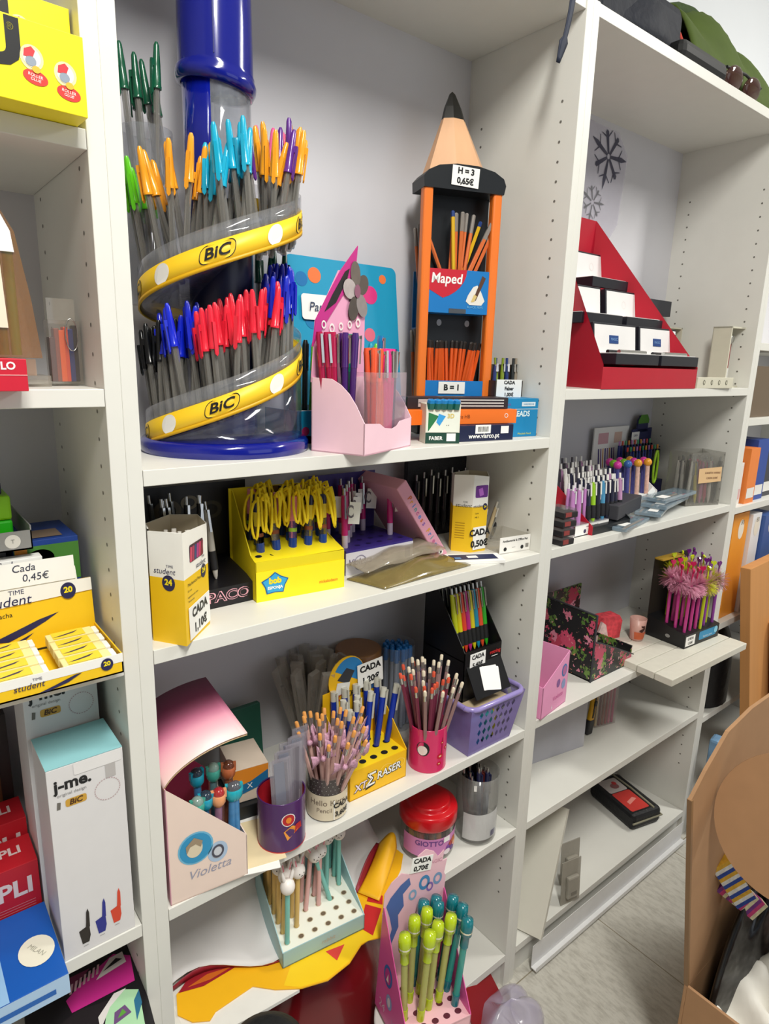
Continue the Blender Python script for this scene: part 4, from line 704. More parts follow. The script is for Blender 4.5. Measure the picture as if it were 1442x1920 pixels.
# purple basket with black highlighter display in it
PB = mat('#8b7cb8', 0.25, alpha=0.82, var=0.1)
t = thing('storage_basket', 'translucent purple plastic basket with diamond openings and a thick rim', 'basket', (.618, .004, zc3 + 0.0005))
b = MB(); bw, bd_, tw, td = 0.118, 0.15, 0.155, 0.19; H = 0.108
def bc(u, v, k):  # corner points at height fraction k
    e = k; x0, x1 = -0.004 - 0.014*e, bw + 0.020*e; y0, y1 = 0 - 0.016*e, bd_ + 0.024*e
    return (x0 + (x1 - x0)*u, y0 + (y1 - y0)*v, H*k)
def openwall(f):   # solid frame with three rows of diamond shaped openings
    for i in range(7):
        for j in range(4):
            u0, u1, v0, v1 = 0.14 + i*0.103, 0.14 + (i+1)*0.103, 0.16 + j*0.19, 0.16 + (j+1)*0.19
            um, vm = (u0+u1)/2, (v0+v1)/2; P = [f(u0, v0), f(u1, v0), f(u1, v1), f(u0, v1)]; D = [f(um, v0 + 0.02), f(u1 - 0.014, vm), f(um, v1 - 0.02), f(u0 + 0.014, vm)]
            b.add(P + D, [(0, 4, 7), (0, 1, 5, 4), (1, 2, 5), (5, 2, 6), (2, 3, 7, 6), (3, 0, 7)], PB)
    for u0, u1, v0, v1 in ((0, 1, 0, .16), (0, 1, .92, 1), (0, .14, .16, .92), (.861, 1, .16, .92)): b.add([f(u0, v0), f(u1, v0), f(u1, v1), f(u0, v1)], [(0, 1, 2, 3)], PB)
openwall(lambda u, v: bc(u, 0, v)); openwall(lambda u, v: bc(1, u, v))
b.add([bc(0, 1, 0), bc(0, 0, 0), bc(0, 0, 1), bc(0, 1, 1)], [(0, 1, 2, 3)], PB); b.add([bc(1, 1, 0), bc(0, 1, 0), bc(0, 1, 1), bc(1, 1, 1)], [(0, 1, 2, 3)], PB); b.add([bc(0, 0, .01), bc(1, 0, .01), bc(1, 1, .01), bc(0, 1, .01)], [(0, 1, 2, 3)], PB); b.build('basket', t)
c0, c1, c2, c3 = [V(bc(u, v, 1)) for u, v in ((0, 0), (1, 0), (1, 1), (0, 1))]
def rnd(a, b_, c): return [b_ + (a - b_).normalized()*0.018*(1 - k/4)**1.5 + (c - b_).normalized()*0.018*(k/4)**1.5 for k in range(5)]
loop = rnd(c3, c0, c1) + rnd(c0, c1, c2) + rnd(c1, c2, c3) + rnd(c2, c3, c0); loop.append(loop[0])
MB().tube(loop, 0.0055, mat('#9486c2', 0.2, var=0.03, coat=0.4), n=10).build('rim', t)
t = thing('cardboard_insert', 'beige cardboard sheet lying inside the purple basket', 'cardboard', (.622, .012, zc3 + 0.088)); MB().box(0, 0.112, 0, 0.13, 0, 0.003, mat('#c9b592', 0.7, var=0.1)).build('sheet', t)
for k, (x, y, c, n_) in enumerate(((.03, .02, '#3f78b8', 'blue'), (.07, .022, '#3a8f9a', 'teal'), (.095, .03, '#b8a83a', 'yellow'), (.06, .06, '#44405a', 'dark'))):
    t = thing('rubber_toy', f'{n_} eraser block glimpsed through the purple basket openings', 'eraser', T(.618 + x, .004 + y, zc3 + 0.004) @ RZ(20*k)); MB().box(-0.016, 0.016, -0.008, 0.02, 0, 0.06, mat(c, 0.5), bev=0.004).build('block', t)
XR = T(.632, .03, zc3 + 0.0925)
t = thing('highlighter_display', 'black card display of bright clip pens sitting in the purple basket', 'pen display', XR); BD = mat('#141416', 0.35)
b = MB(); b.prism([(0.015, 0), (0.135, 0), (0.135, 0.215), (0.10, 0.215), (0.015, 0.105)], 0, 0.0015, BD, SX); b.prism([(0.015, 0), (0.135, 0), (0.135, 0.215), (0.10, 0.215), (0.015, 0.105)], 0.106, 0.1075, BD, SX)
b.box(0, 0.1075, 0.015, 0.0165, 0.0, 0.105, BD); b.box(0, 0.1075, 0.133, 0.135, 0, 0.215, BD); b.box(0, 0.1075, 0.016, 0.134, 0.085, 0.087, BD); b.box(0, 0.1075, 0.016, 0.134, 0, 0.002, BD); b.build('tray', t)
b = MB(); tg = T(0.004, 0.0145, 0.075) @ RX(-30); b.box(0, 0.1, -0.002, 0, -0.066, 0.0, BD, tg); b.box(0, 0.1, 0.0125, 0.0145, 0.06, 0.105, BD); b.flat(rrect(0.046, 0.046, 0.002), PAPER, tg @ front(0.055, -0.036, -0.0025) @ RZ(-14)); b.flat(rrect(0.046, 0.046, 0.002), PAPER, tg @ front(0.052, -0.034, -0.0023) @ RZ(-8))
b.text('rotring', 0.011, card('#c82a2a'), front(0.085, 0.09, 0.0118), bold=0.03); b.rect(0.018, 0.0015, PAPER, front(0.084, 0.081, 0.0118)); b.build('front_flap', t)
sticker(t, ['CADA', '5,40€'], 0.044, 0.034, front(0.034, 0.084, 0.0115), size=0.0125)
for k, (c, nm) in enumerate((('#c9d21e', 'lime'), ('#e0d21c', 'yellow'), ('#e8492e', 'orange-red'), ('#c02a86', 'magenta'), ('#e3d51f', 'yellow'), ('#1f93b8', 'blue'), ('#f0562e', 'orange-red'), ('#35b52a', 'green'))):
    put('hi' + c, click_pen(c, '#1c1c1c', None, 0.135, 0.0056), XR @ T(0.012 + 0.012*k, 0.045, 0.088) @ RX(-12) @ RZ(25), f'{nm} pen with a chrome clip in the black display over the purple basket', f'{nm} pens in the black basket display')
    put('hi2' + ('#1d1d20'), click_pen('#1d1d20', '#1c1c1c', None, 0.135, 0.0056), XR @ T(0.012 + 0.012*k, 0.085, 0.088) @ RX(-12) @ RZ(25), 'black pen behind the bright row in the black basket display', 'black pens in the basket display')
# ================================================================ middle bookcase, fourth shelf and the floor before it
zd = ZS['d']
t = thing('marker_jar', 'clear jar with a red screw lid and pink label, full of crayons', 'jar', (.5904, .083, zd)); JX = T(0, 0, 0)
MB().lathe([(0.0001, 0.0), (0.052, 0.0), (0.056, 0.006), (0.0565, 0.072), (0.054, 0.08)], clear('#d9d4cf', 0.22), n=40, cap=False).build('jar', t)
RED = mat('#c8101c', 0.28, var=0.02, coat=0.3)
MB().lathe([(0.0585, 0.074), (0.0605, 0.078), (0.0605, 0.097), (0.0602, 0.0995), (0.058, 0.104), (0.0565, 0.105), (0.0475, 0.1065), (0.0455, 0.1078), (0.0448, 0.1125), (0.043, 0.1165), (0.041, 0.1172), (0.0001, 0.1185)], RED, n=48).build('lid', t)
b = MB(); b.grid(lambda u, v: cylp(0.0572, -190 + 165*u, 0.016 + 0.042*v), 24, 1, mat('#cf86bd', 0.4, var=0.1, scale=25)); b.grid(lambda u, v: cylp(0.0574, -52 + 30*u, 0.016 + 0.042*v), 6, 1, PAPER)
fl = MB(); fl.text('GIOTTO', 0.016, card('#6a3f86'), I4, bold=0.02); b.add([cylp(0.0577, -128 + math.degrees(x/0.0577), 0.047 + y) for x, y, z in fl.v], fl.f, card('#6a3f86'))
for k, (a_, z_, c) in enumerate(((-82, .030, '#7a3f9a'), (-74, .036, '#b0301f'), (-66, .040, '#c8702a'), (-72, .024, '#5a2f7a'), (-62, .03, '#e8b090'), (-88, .022, '#e8dce0'))): cylprint(b, circ_(0, 0, .009, 10, 0.7), card(c), 0.0578 + k*1e-4, a_, z_)
cylprint(b, [(-.008, -.006), (.008, -.006), (.008, .006), (-.008, .006)], PAPER, 0.0586, -90, 0.052)
for k in range(9): cylprint(b, [(0.0008*k*2, -.008), (0.0008*k*2 + .0008, -.008), (0.0008*k*2 + .0008, .008), (0.0008*k*2, .008)], INK, 0.0578, -44, 0.042)
b.build('label', t)
for k in range(16):
    a = 2*PI*k*0.382; r = 0.044*math.sqrt((k + 1)/16.5); c, nm = (('#b8301f', 'red'), ('#e0b81f', 'yellow'), ('#3a3634', 'black'), ('#b06a2a', 'brown'))[k % 4]
    put('cray' + c, lambda c=c: tag(MB().lathe([(0.004, 0), (0.0055, 0.002), (0.0055, 0.06), (0.003, 0.068)], card(c), n=10).build('crayon'), 'c', 'crayon'), T(.5904 + r*math.cos(a), .083 + r*math.sin(a), zd + 0.003) @ RY(random.uniform(-4, 4)), f'{nm} crayon standing inside the red-lidded jar', f'{nm} crayons in the red-lidded jar')
t = thing('pen_tub', 'clear round tub with a white barcode label, right of the red-lidded jar', 'tub', (.6988, .047, zd))
MB().lathe([(0.0001, 0.001), (0.042, 0.001), (0.0445, 0.008), (0.0445, 0.155), (0.0432, 0.155), (0.0432, 0.01)], clear('#dcdcd8', 0.2), n=40, cap=False).build('tub', t)
b = MB(); b.grid(lambda u, v: cylp(0.0438, -175 + 130*u, 0.012 + 0.062*v + 0.006*u), 20, 1, mat('#dfe0e0', 0.5, var=0.06, scale=60))
for k in range(12): cylprint(b, [(0.0013*k, -.007), (0.0013*k + .0006, -.007), (0.0013*k + .0006, .007), (0.0013*k, .007)], card('#4a4a78'), 0.0451, -92, 0.028)
b.build('label', t)
MB().box(-0.003, 0.003, -0.0005, 0.0005, 0, 0.012, PAPER, T(-0.036, -0.026, 0.132) @ RZ(-40) @ RX(-6)).build('price_tag', t)
for k in range(13):
    a = 2*PI*k*0.382; r = 0.03*math.sqrt((k + 1)/14); c, nm = (('#1b1b20', 'black'), ('#1d2246', 'dark navy'), ('#5a2020', 'dark red'))[k % 3]
    put('tub' + c, click_pen(c, None, c, 0.15, 0.0066), stand(V((.6988 + r*.7*math.cos(a), .047 + r*.7*math.sin(a), zd + .006)), V((.6988 + r*1.0*math.cos(a) - .006, .047 + r*1.0*math.sin(a) + .004, zd + .15))) @ T(0, 0, 0.006*(k % 4)), f'{nm} pen in the clear tub beside the red-lidded jar', f'{nm} pens in the clear tub')
# curled poster sheets on the shelf
t = thing('cardboard_poster', 'curled white sheet with a yellow and red printed cut-out edge, spread under the rabbit pens', 'poster', (0, 0, 0.436))
YP = card('#f0b41a'); YP2 = card('#f2c81c'); RP = card('#c42a2c'); b = MB()
b.prism([(.047, .075), (.036, .042), (.05, .018), (.072, .004), (.085, .012), (.15, .015), (.176, -.012), (.209, -.035), (.252, -.050), (.299, -.046), (.335, -.03), (.350, -.03), (.374, -.040), (.405, .0), (.432, .02), (.500, .060), (.530, .088), (.528, .108), (.48, .105), (.40, .09), (.30, .09), (.2, .08), (.1, .10)], -0.002, 0, YP)
b.flat([(.19, -.015), (.209, -.033), (.252, -.048), (.299, -.044), (.335, -.028), (.37, -.036), (.40, .0), (.33, .03), (.24, .03)], YP2, T(0, 0, 0.0003))
b.flat([(.353, -.001), (.392, .034), (.41, .008), (.362, -.028)], RP, T(0, 0, 0.0006)); b.flat([(.398, .038), (.412, .05), (.43, .03), (.417, .014)], RP, T(0, 0, 0.0006)); b.flat([(.278, -.004), (.312, -.012), (.284, -.03)], card('#d8423a'), T(0, 0, 0.0006))
b.flat([(.05, .075), (.072, .09), (.13, .085), (.16, .062), (.134, .062), (.087, .062)], card('#9a1f2a'), T(0, 0, 0.0006)); b.flat([(.065, .075), (.10, .078), (.14, .066), (.1, .066)], card('#c8641f'), T(0, 0, 0.0009)); b.build('printed_edge', t)
def crl(u, v):
    x = 0.036 + 0.46*u + 0.03*v*(1 - u); e = 0.075 + 0.02*math.sin(2.2*PI*u + 0.6) - 0.05*math.exp(-((u - 0.33)/0.16)**2)
    a = v*1.25; return (x, e + 0.15*math.sin(a)*0.98 - (0.02 if u > .9 else 0)*v, 0.004 + 0.010*math.exp(-((u - 0.1)/0.12)**2) + 0.014*math.exp(-((u - 1.0)/0.10)**2) + 0.185*(1 - math.cos(a))*1.0)
MB().grid(crl, 26, 12, mat('#dcd9d8', 0.5, var=0.02), thick=0.0014).build('curled_back', t)
MB().grid(lambda u, v: (0.045 + 0.46*u + 0.0*v, crl(u, 0)[1] - 0.0015, 0.0008 + (crl(u, 0)[2] - 0.001)*v), 26, 1, card('#8f1d30'), thick=0.001).build('dark_red_underside', t)
pass
b = MB(); b.grid(lambda u, v: (.415 + .095*u + .012*math.sin(PI*v)*u*u - .020*v, .022 + .066*u + .040*v - .010*u*v, .003 + .022*u*u + .026*math.sin(PI*v)*u), 14, 10, YP, thick=.0016); b.build('curled_tip', t)
MB().grid(lambda u, v: (.395 + .095*u - .004*v, .062 + .056*u + .006*v, .003 + .022*u*u + .020*v*math.sin(PI*u)), 14, 3, card('#8f1d30'), thick=.001).build('tip_underside', t)
t = thing('foam_board', 'white board end lying under the yellow cut-out at the shelf edge', 'board', (0, 0, 0.4335)); b = MB(); b.prism([(.036, .06), (.036, .001), (.05, -.018), (.15, -.030), (.208, -.034), (.19, -.012), (.147, .03)], -0.006, 0, mat('#e4e2dc', 0.5), T(0, 0, 0.0)); t.location.z = 0.4398 - 0.0062; b.build('board', t)
# rabbit pens
XN = T(.203, .011, 0.4378) @ RZ(-7); W = .156; PB2 = card('#9fc3c9'); PB3 = card('#e6e8dc')
t = thing('rabbit_pen_display', 'pale blue card display with a cream holed deck and rabbit-headed pens', 'pen display', XN)
b = MB(); sd = [(0, 0), (0.125, 0), (0.125, 0.112), (0.119, 0.112), (0.0, 0.03)]
b.prism(sd, 0, 0.0015, PB2, SX); b.prism(sd, W - .0015, W, PB2, SX); b.box(0, W, 0, 0.0015, 0, 0.03, PB2); b.box(0, W, 0, 0.125, 0, 0.002, PB2); b.box(0, W, 0.1235, 0.125, 0, 0.112, PB2)
def deck(x, y): return (x, y, 0.0295 + 0.022*y/0.125)
b.add([deck(0.0015, 0), deck(W - .0015, 0), deck(W - .0015, 0.124), deck(0.0015, 0.124)], [(0, 1, 2, 3)], PB3)
b.text('rabbit', 0.011, card('#b9b4a0'), front(0.085, 0.015), shear=0.2)
for r in range(6):
    for c in range(6):
        p = deck(0.014 + 0.0256*c, 0.014 + 0.0195*r); b.disc(0.0045, 0.0035, card('#6a5a48'), T(p[0], p[1], p[2] + 0.0004) @ RX(10)); b.ring(0.0045, 0.0058, card('#c9bfa4'), T(p[0], p[1], p[2] + 0.0005) @ RX(10), ky=0.8)
b.build('tray', t)
def rabbit(c):
    def mk():
        t = thing('rabbit_pen', 'pen', 'pen'); MB().lathe([(0.003, 0), (0.0042, 0.004), (0.0042, 0.112)], card(c), n=10).build('barrel', t); WH = mat('#efe9e4', 0.35, var=0.02)
        b = MB(); b.ball(0.0125, WH, T(0, 0, 0.122), n=18, kz=1.12)
        for s in (-1, 1): b.lathe([(0.0022, 0), (0.0034, 0.008), (0.0028, 0.018), (0.0008, 0.022)], WH, T(s*0.005, 0, 0.130) @ RY(s*12), n=8)
        rh = b.build('rabbit_head', t); f = MB()
        for s in (-1, 1): f.ball(0.0011, INK, T(s*0.0042, -0.0115, 0.124), n=6); f.flat([(-.0014, 0), (.0014, 0), (.0010, .014), (0, .017), (-.0010, .014)], card('#e58a98'), T(s*0.005, -0.0034, 0.132) @ RY(s*12) @ RX(90))
        f.tube([(-.002, -0.0124, .119), (0, -0.0127, .121), (.002, -0.0124, .119)], 0.0004, INK, n=4); f.build('face_print', rh); return t
    return mk
for c, nm, pts in (('#d9b56a', 'mustard', [(0, 5), (0, 4), (0, 3), (0, 2), (1, 5), (1, 4), (1, 3), (0, 1), (1, 2), (1, 1)]), ('#e0b0ac', 'pink', [(2, 5), (2, 4), (2, 3), (2, 2), (3, 3), (3, 4), (3, 2)]), ('#7fc6bc', 'mint green', [(0, 0), (4, 5), (5, 5), (4, 4), (5, 4), (4, 3), (5, 3), (4, 2)])):
    for cc, rr in pts:
        p = V(deck(0.014 + 0.0256*cc, 0.014 + 0.0195*rr)); lean = RY(7) @ RX(-4) if (cc, rr) in ((2, 2), (3, 3)) else (RY(-16) if (cc, rr) == (4, 2) else RY(random.uniform(-1, 3)))
        put('rab' + nm, rabbit(c), XN @ T(p.x, p.y, p.z - 0.010) @ lean @ RZ(180 if (cc, rr) == (0, 0) else random.uniform(-35, 30)), f'{nm} pen with a white rabbit head in the pale blue display', f'{nm} rabbit pens')
MB2 = MB
# ---- bottom shelf and floor
t = thing('vinyl_bag', 'dark red shiny vinyl bag bulging out of the bottom shelf, below the yellow cut-out', 'bag', (.315, .075, 0.0918))
b = MB(); b.grid(lambda u, v: ((0.165 + 0.012*math.sin(5*v))*math.cos(2*PI*u)*(1 - 0.72*v**3)**0.5*(1 + 0.04*math.sin(6*PI*u)), 0.115*math.sin(2*PI*u)*(1 - 0.8*v**3)**0.5*(1 + 0.04*math.sin(8*PI*u)), 0.295*v + 0.008*math.sin(7*u*PI)*v), 40, 16, mat('#6d1218', 0.22, var=0.12, scale=14, bump=0.25, coat=0.4)); b.add([], [], mat('#6d1218', 0.22, var=0.12, scale=14, bump=0.25, coat=0.4)); b.lathe([(0.0001, 0.298), (0.075, 0.295), (0.094, 0.287)], mat('#6d1218', 0.22, var=0.12, scale=14, bump=0.25, coat=0.4), T(0, 0, 0.0), n=30, ky=0.55); b.build('bag', t)
t = thing('winter_hat', 'black rounded cloth hat on a stand at the bottom edge, before the white board', 'hat', (.105, -.115, -0.0)); MB().lathe([(0.05, 0.0), (0.052, 0.36), (0.066, 0.40), (0.066, 0.44), (0.056, 0.478), (0.035, 0.496), (0.0001, 0.502)], mat('#17181a', 0.7, var=0.1, bump=0.2, scale=120), n=36).build('crown', t)
t = thing('storage_tub', 'white plastic tub on the floor that carries the magenta pen box', 'tub', (.405, -.118, 0)); MB().lathe([(0.065, 0), (0.080, 0.298), (0.084, 0.300), (0.084, 0.311), (0.080, 0.312), (0.0001, 0.311)], mat('#dcdad6', 0.3), n=40).build('tub', t)
XE = T(.327, -.165, .3185) @ RZ(-12) @ RY(3)
t = thing('pen_display', 'magenta and pink card box with scalloped header holding bubble-topped pens', 'pen display', XE); W = .122; MGT = mat('#d85a9c', 0.4, var=0.22, scale=9); PKE = card('#e9b6bd')
b = MB(); sd = [(0, 0), (0.115, 0), (0.115, 0.20), (0.111, 0.20), (0, 0.045)]
b.prism(sd, 0, 0.0015, MGT, SX); b.prism(sd, W - .0015, W, MGT, SX); b.box(0, W, 0, .0015, 0, .045, PKE); b.box(0, W, 0, .115, 0, .002, PKE); b.box(.0015, W - .0015, 0, .114, .041, .0425, PKE)
for r in range(4):
    for c in range(5): b.disc(0.0062, 0.005, card('#5a2230'), topf(0.016 + 0.0225*c, 0.016 + 0.024*r, 0.0425))
XS = leftf(0.078, 0.095)
b.disc(0.0145, 0.02, card('#2f64a8'), XS); b.disc(0.010, 0.0145, card('#b83a88'), XS @ T(0, 0, .0003)); b.flat([(-.004, -.01), (.004, -.01), (.001, .006)], card('#e8d6d0'), XS @ T(0, 0, .0006)); XS = leftf(0.068, 0.052); b.disc(0.010, 0.014, card('#8f9cc8'), XS); b.disc(0.005, 0.009, card('#d8d0d8'), XS @ T(0, 0, .0003))
b.text('24', 0.022, card('#e8c0d4'), leftf(0.09, 0.024)); b.text('Violetta', 0.014, card('#b892c0'), leftf(0.034, 0.026), shear=0.25); b.text('Violetta', 0.014, card('#d09aa8'), front(0.06, 0.022), shear=0.25); b.build('box', t)
b = MB(); ZE = T(0, 0.1135, 0) @ RX(90); b.prism([(0, .04), (W, .04), (W, .225), (.118, .232), (.121, .26), (.112, .258), (.113, .28), (.102, .27), (.092, .283), (.075, .292), (.06, .283), (.052, .262), (.047, .25), (.03, .258), (.012, .245), (0, .225)], -0.0015, 0, mat('#eec0cc', 0.4, var=0.08, scale=12), ZE)
b.flat([(0.005, .20), (.012, .215), (.03, .235), (.046, .245), (.05, .23), (.036, .215), (.04, .19), (.03, .175), (.033, .15), (.022, .12), (.024, .09), (.016, .08), (.014, .12), (.02, .15), (.014, .175)], card('#4f6aa8'), ZE @ T(0, 0, .0004))
for x, z, r, c in ((.078, .225, .011, '#4a86b8'), (.09, .213, .007, '#8a6ab0'), (.056, .207, .008, '#88a8c8'), (.105, .225, .009, '#7a9ac0')): b.ring(r*.55, r, card(c), ZE @ T(x, z, .0004), ky=1.35)
b.text('MAGIC', .010, card('#c886a0'), ZE @ T(.095, .262, .0004)); hc = b.build('header_card', t)
sticker(hc, ['CADA', '0,70€'], 0.042, 0.03, ZE @ T(.068, .266, .0012) @ RZ(-6), size=.0125)
def wand(c, c2):
    def mk():
        t = thing('bubble_pen', 'pen', 'pen'); m = mat(c, 0.2, var=0.05, coat=0.4); tr_ = mat(c2, 0.12, alpha=0.75, var=0.1)
        MB().lathe([(0.0055, 0), (0.0068, 0.004), (0.0068, 0.04)], m, n=12).build('foot', t); MB().cyl(0.0058, 0.04, 0.135, tr_, n=12).build('barrel', t)
        MB().lathe([(0.0075, 0.13), (0.0075, 0.15), (0.0105, 0.153), (0.0108, 0.170), (0.0092, 0.181), (0.0001, 0.183)], m, n=14).build('bubble_cap', t); MB().lathe([(0.0106, 0.158), (0.0109, 0.1595), (0.0106, 0.161)], mat('#e8e6d0', 0.15, metal=0.5), n=14, cap=False).build('silver_ring', t); return t
    return mk
for c, c2, nm, pts in (('#b3c81f', '#b8b86a', 'lime green', [(0, 1, -3), (1, 0.5, 3), (2, 1, 3), (3, 1.2, 5), (1, 2, 0), (2, 2.3, 2)]), ('#14707a', '#2f9a90', 'teal', [(4, 0.5, 5), (3, 2.5, 3), (4, 1.7, 8), (4, 2.6, 6), (3, 3, 4), (2, 3, 3)])):
    for x, y, a in pts:
        put('wand' + nm, wand(c, c2), XE @ T(0.016 + .0225*x, .016 + .024*y, .022) @ RY(a) @ RX(-3), f'{nm} bubble-topped pen in the magenta card box', f'{nm} bubble-topped pens')
t = thing('red_folder', 'dark red folder on the floor behind the magenta pen box', 'folder', T(.70, -.045, .006) @ RZ(20)); MB().box(-.06, .06, 0, .012, .001, .10, card('#8c161c'), RX(-35), bev=.001).build('cover', t); MB().box(-.058, .058, .003, .009, .002, .0995, PAPER, RX(-35)).build('pages', t)
t = thing('plastic_bag', 'cloudy lilac plastic bag crumpled on the tiles beside the magenta pen box', 'bag', (.72, -.07, 0)); MB().grid(lambda u, v: ((.075 + .012*math.sin(9*u*PI))*math.cos(2*PI*u)*(1 - v*v)**.5, (.075 + .01*math.sin(7*PI*u))*math.sin(2*PI*u)*(1 - v*v)**.5, 0.065*v*(1 + .2*math.sin(5*PI*u))), 36, 10, mat('#c9c2dc', 0.2, alpha=0.5, var=0.2, scale=14, coat=0.5, bump=0.5)).build('bag', t)
# ================================================================ left bookcase
UY = card('#f0e014')
def uhu(p, q, z, h, dep, label):
    t, b, W, X = carton('glue_box', label, 'box', p, q, z, dep, h, UY)
    b.text('UHU', 0.052, INK, front(W - .118, h - .024), bold=.05, sx=1.15); b.text('®', 0.008, card('#a8a010'), front(W - .062, h - .010))
    for x in (W - .046, W - .018):
        zz = h - .030 - (.006 if x > W - .03 else 0); b.disc(.0098, .0105, card('#f1eaa8'), front(x, zz)); b.disc(.0075, .008, card('#ebe4d8'), front(x, zz, -.0003)); b.flat([(-.007, .0), (-.006, .006), (0, .009), (.003, .006), (.001, .001), (-.004, .0)], card('#d03a40'), front(x, zz, -.0006)); b.disc(.0045, .004, card('#8f9aa8'), front(x - .001, zz - .003, -.0006)); b.disc(.0035, .003, card('#e8b43a'), front(x + .003, zz - .009, -.0006))
        b.disc(.0105, .0062, card('#d63a34'), front(x + .002, zz - .0155) @ RZ(-8)); b.text('ROLLER', .0036, PAPER, front(x + .002, zz - .0142, -.0003) @ RZ(-8)); b.text('GLUE', .0036, PAPER, front(x + .002, zz - .0175, -.0003) @ RZ(-8))
    b.build('carton', t)
z1 = ZS['l1']
uhu((-.226, -.04), (-.0245, -.033), z1 + .0003, .0685, .05, 'yellow glue box with the lowest position, overhanging the upper left shelf')
uhu((-.226, .018), (-.0205, .022), z1 + .0003, .112, .05, 'yellow glue box standing behind the other one on the upper left shelf')
z2 = ZS['l2']
t, b, W, _ = carton('marker_box', 'red box with white lettering at the left edge, under the amber pack', 'box', (-.21, -.036), (-.0985, -.034), z2, .11, .031, card('#c81c34')); b.rect(W, .0009, card('#f0a0a0'), front(W/2, .0155)); b.text('STABILO', .010, PAPER, front(W - .029, .024), bold=.03); b.build('carton', t)
t = thing('marker_pack', 'amber see-through pack with white label and green markers, on the red box', 'pack', (-.165, .03, z2 + .0315)); AM = clear('#a8701c', 0.7)
MB().prism([(0, 0), (.094, 0), (.088, .06), (.078, .125), (.066, .147), (0, .147)], -.05, 0, AM, RX(90)).build('clear_case', t); MB().prism([(.0, .105), (.076, .105), (.074, .125), (.066, .142), (0, .142)], 0, .0006, PAPER, front(0, 0, -.001)).prism([(.0, .03), (.064, .03), (.062, .1), (0, .1)], 0, .0006, card('#e9dfc8'), front(0, 0, -.001)).build('label', t)
for k, (x, c, nm) in enumerate(((.062, '#4a6620', 'olive'), (.074, '#5f7f2c', 'olive'), (.05, '#3a6a78', 'slate blue'), (.03, '#c8a83a', 'yellow'))): put('am' + c, lambda c=c: tag(MB().cyl(.0052, 0, .11, plast(c), n=10).lathe([(.0056, .08), (.005, .12)], plast(c), n=10).build('marker_pen'), 'm', 'marker'), T(-.165 + x, .055, z2 + .034), f'{nm} marker inside the amber see-through pack', f'{nm} markers in the amber pack')
t = thing('clip_box', 'small clear box lying behind the red box on the left bookcase', 'box', (-.092, .06, z2)); MB().box(0, .034, 0, .06, 0, .012, clear('#d8cdb8', .4)).box(.002, .02, .002, .04, .012, .03, card('#c8b4a0')).build('box', t)
t = thing('keyring_bag', 'clear bag of orange and navy keyrings with a ball chain, by the left upright', 'bag', T(-.0545, .07, z2) @ RZ(4)); b = MB(); b.box(0, .034, 0, .018, .002, .074, clear('#c9beb0', .2)).box(.002, .032, .008, .009, .07, .098, clear('#d8d0c4', .25)); b.build('clear_bag', t)
b = MB(); random.seed(5)
for k, (x, w_, h_, c) in enumerate(((.004, .007, .05, '#5a3a34'), (.009, .006, .06, '#8a4a38'), (.014, .007, .058, '#e8643a'), (.019, .005, .062, '#d8503a'), (.024, .006, .060, '#1f2f6a'), (.029, .005, .064, '#1a1c28'))): b.box(x - w_/2, x + w_/2, .003, .014, .005, .005 + h_, plast(c), bev=.001)
b.build('keyrings', t); MB().tube([(.024 + .007*math.sin(a), -.001, .058 + .018*math.cos(a)) for a in [2*PI*i/20 for i in range(21)]], .0007, CHROME, n=5).build('ball_chain', t)
z3 = ZS['l3']
# eraser display box with raised lid
XT_ = T(-.196, -.03, z3 + .0003); W = .169
t = thing('eraser_display', 'yellow and white open display box of erasers with its lid raised, priced by hand', 'display box', XT_)
b = MB(); b.box(0, W, 0, .115, 0, .002, YO); b.box(0, W, 0, .0015, 0, .024, YO); b.box(0, W, 0, .0012, .014, .0245, WHITE, T(0, -.0004, 0)); b.box(W - .0015, W, 0, .115, 0, .024, YO); b.box(0, .0015, 0, .115, 0, .024, YO)
b.text('student', .010, NAVY, front(W - .098, .0125, -.0006), shear=.2); b.text('TIME', .0045, NAVY, front(W - .09, .019, -.0006)); b.disc(.0068, .0075, NAVY, front(W - .018, .0155, -.0006)); b.text('20', .0075, YE, front(W - .018, .0165, -.0009), bold=.04); b.flat([(W - .09, .002), (W - .075, .006), (W - .052, .013), (W - .045, .0135), (W - .06, .006), (W - .08, .0015)], NAVY, T(0, -.0008, 0) @ RX(90)); b.build('tray', t)
b = MB(); LX = T(0, .113, .006) @ RX(84); b.prism([(0, 0), (W, 0), (W, .078), (0, .078)], 0, .0015, YO, LX); b.prism([(0, .056), (W, .062), (W, .078), (W - .016, .078), (W - .017, .096), (0, .096)], .0016, .003, WHITE, LX)
b.disc(.009, .0105, NAVY, LX @ T(W - .028, .066, .0034)); b.text('20', .010, YE, LX @ T(W - .028, .067, .0037), bold=.04); b.text('student', .017, NAVY, LX @ T(W - .095, .064, .0034), shear=.2); b.text('TIME', .008, NAVY, LX @ T(W - .085, .0745, .0034)); b.text('borracha', .008, INK, LX @ T(W - .106, .048, .002)); b.text('lapis', .007, INK, LX @ T(W - .112, .038, .002))
b.flat([(.05, .018), (.075, .026), (.105, .036), (.128, .041), (.112, .032), (.09, .022), (.07, .015)], NAVY, LX @ T(0, 0, .002)); b.flat([(.05, .008), (.08, .014), (.098, .021), (.08, .008)], NAVY, LX @ T(0, 0, .002)); b.build('raised_lid', t)
b = MB(); b.box(-.05, .05, -.0003, .0003, -.014, .016, PAPER); b.text('Cada', .0125, card('#2f3348'), front(-.006, .0085, -.0004), shear=.15); b.text('0,45€', .0125, card('#2f3348'), front(.006, -.004, -.0004), shear=.1); b.build('price_card', t, LX @ T(W - .068, .0945, .004) @ RX(-90))
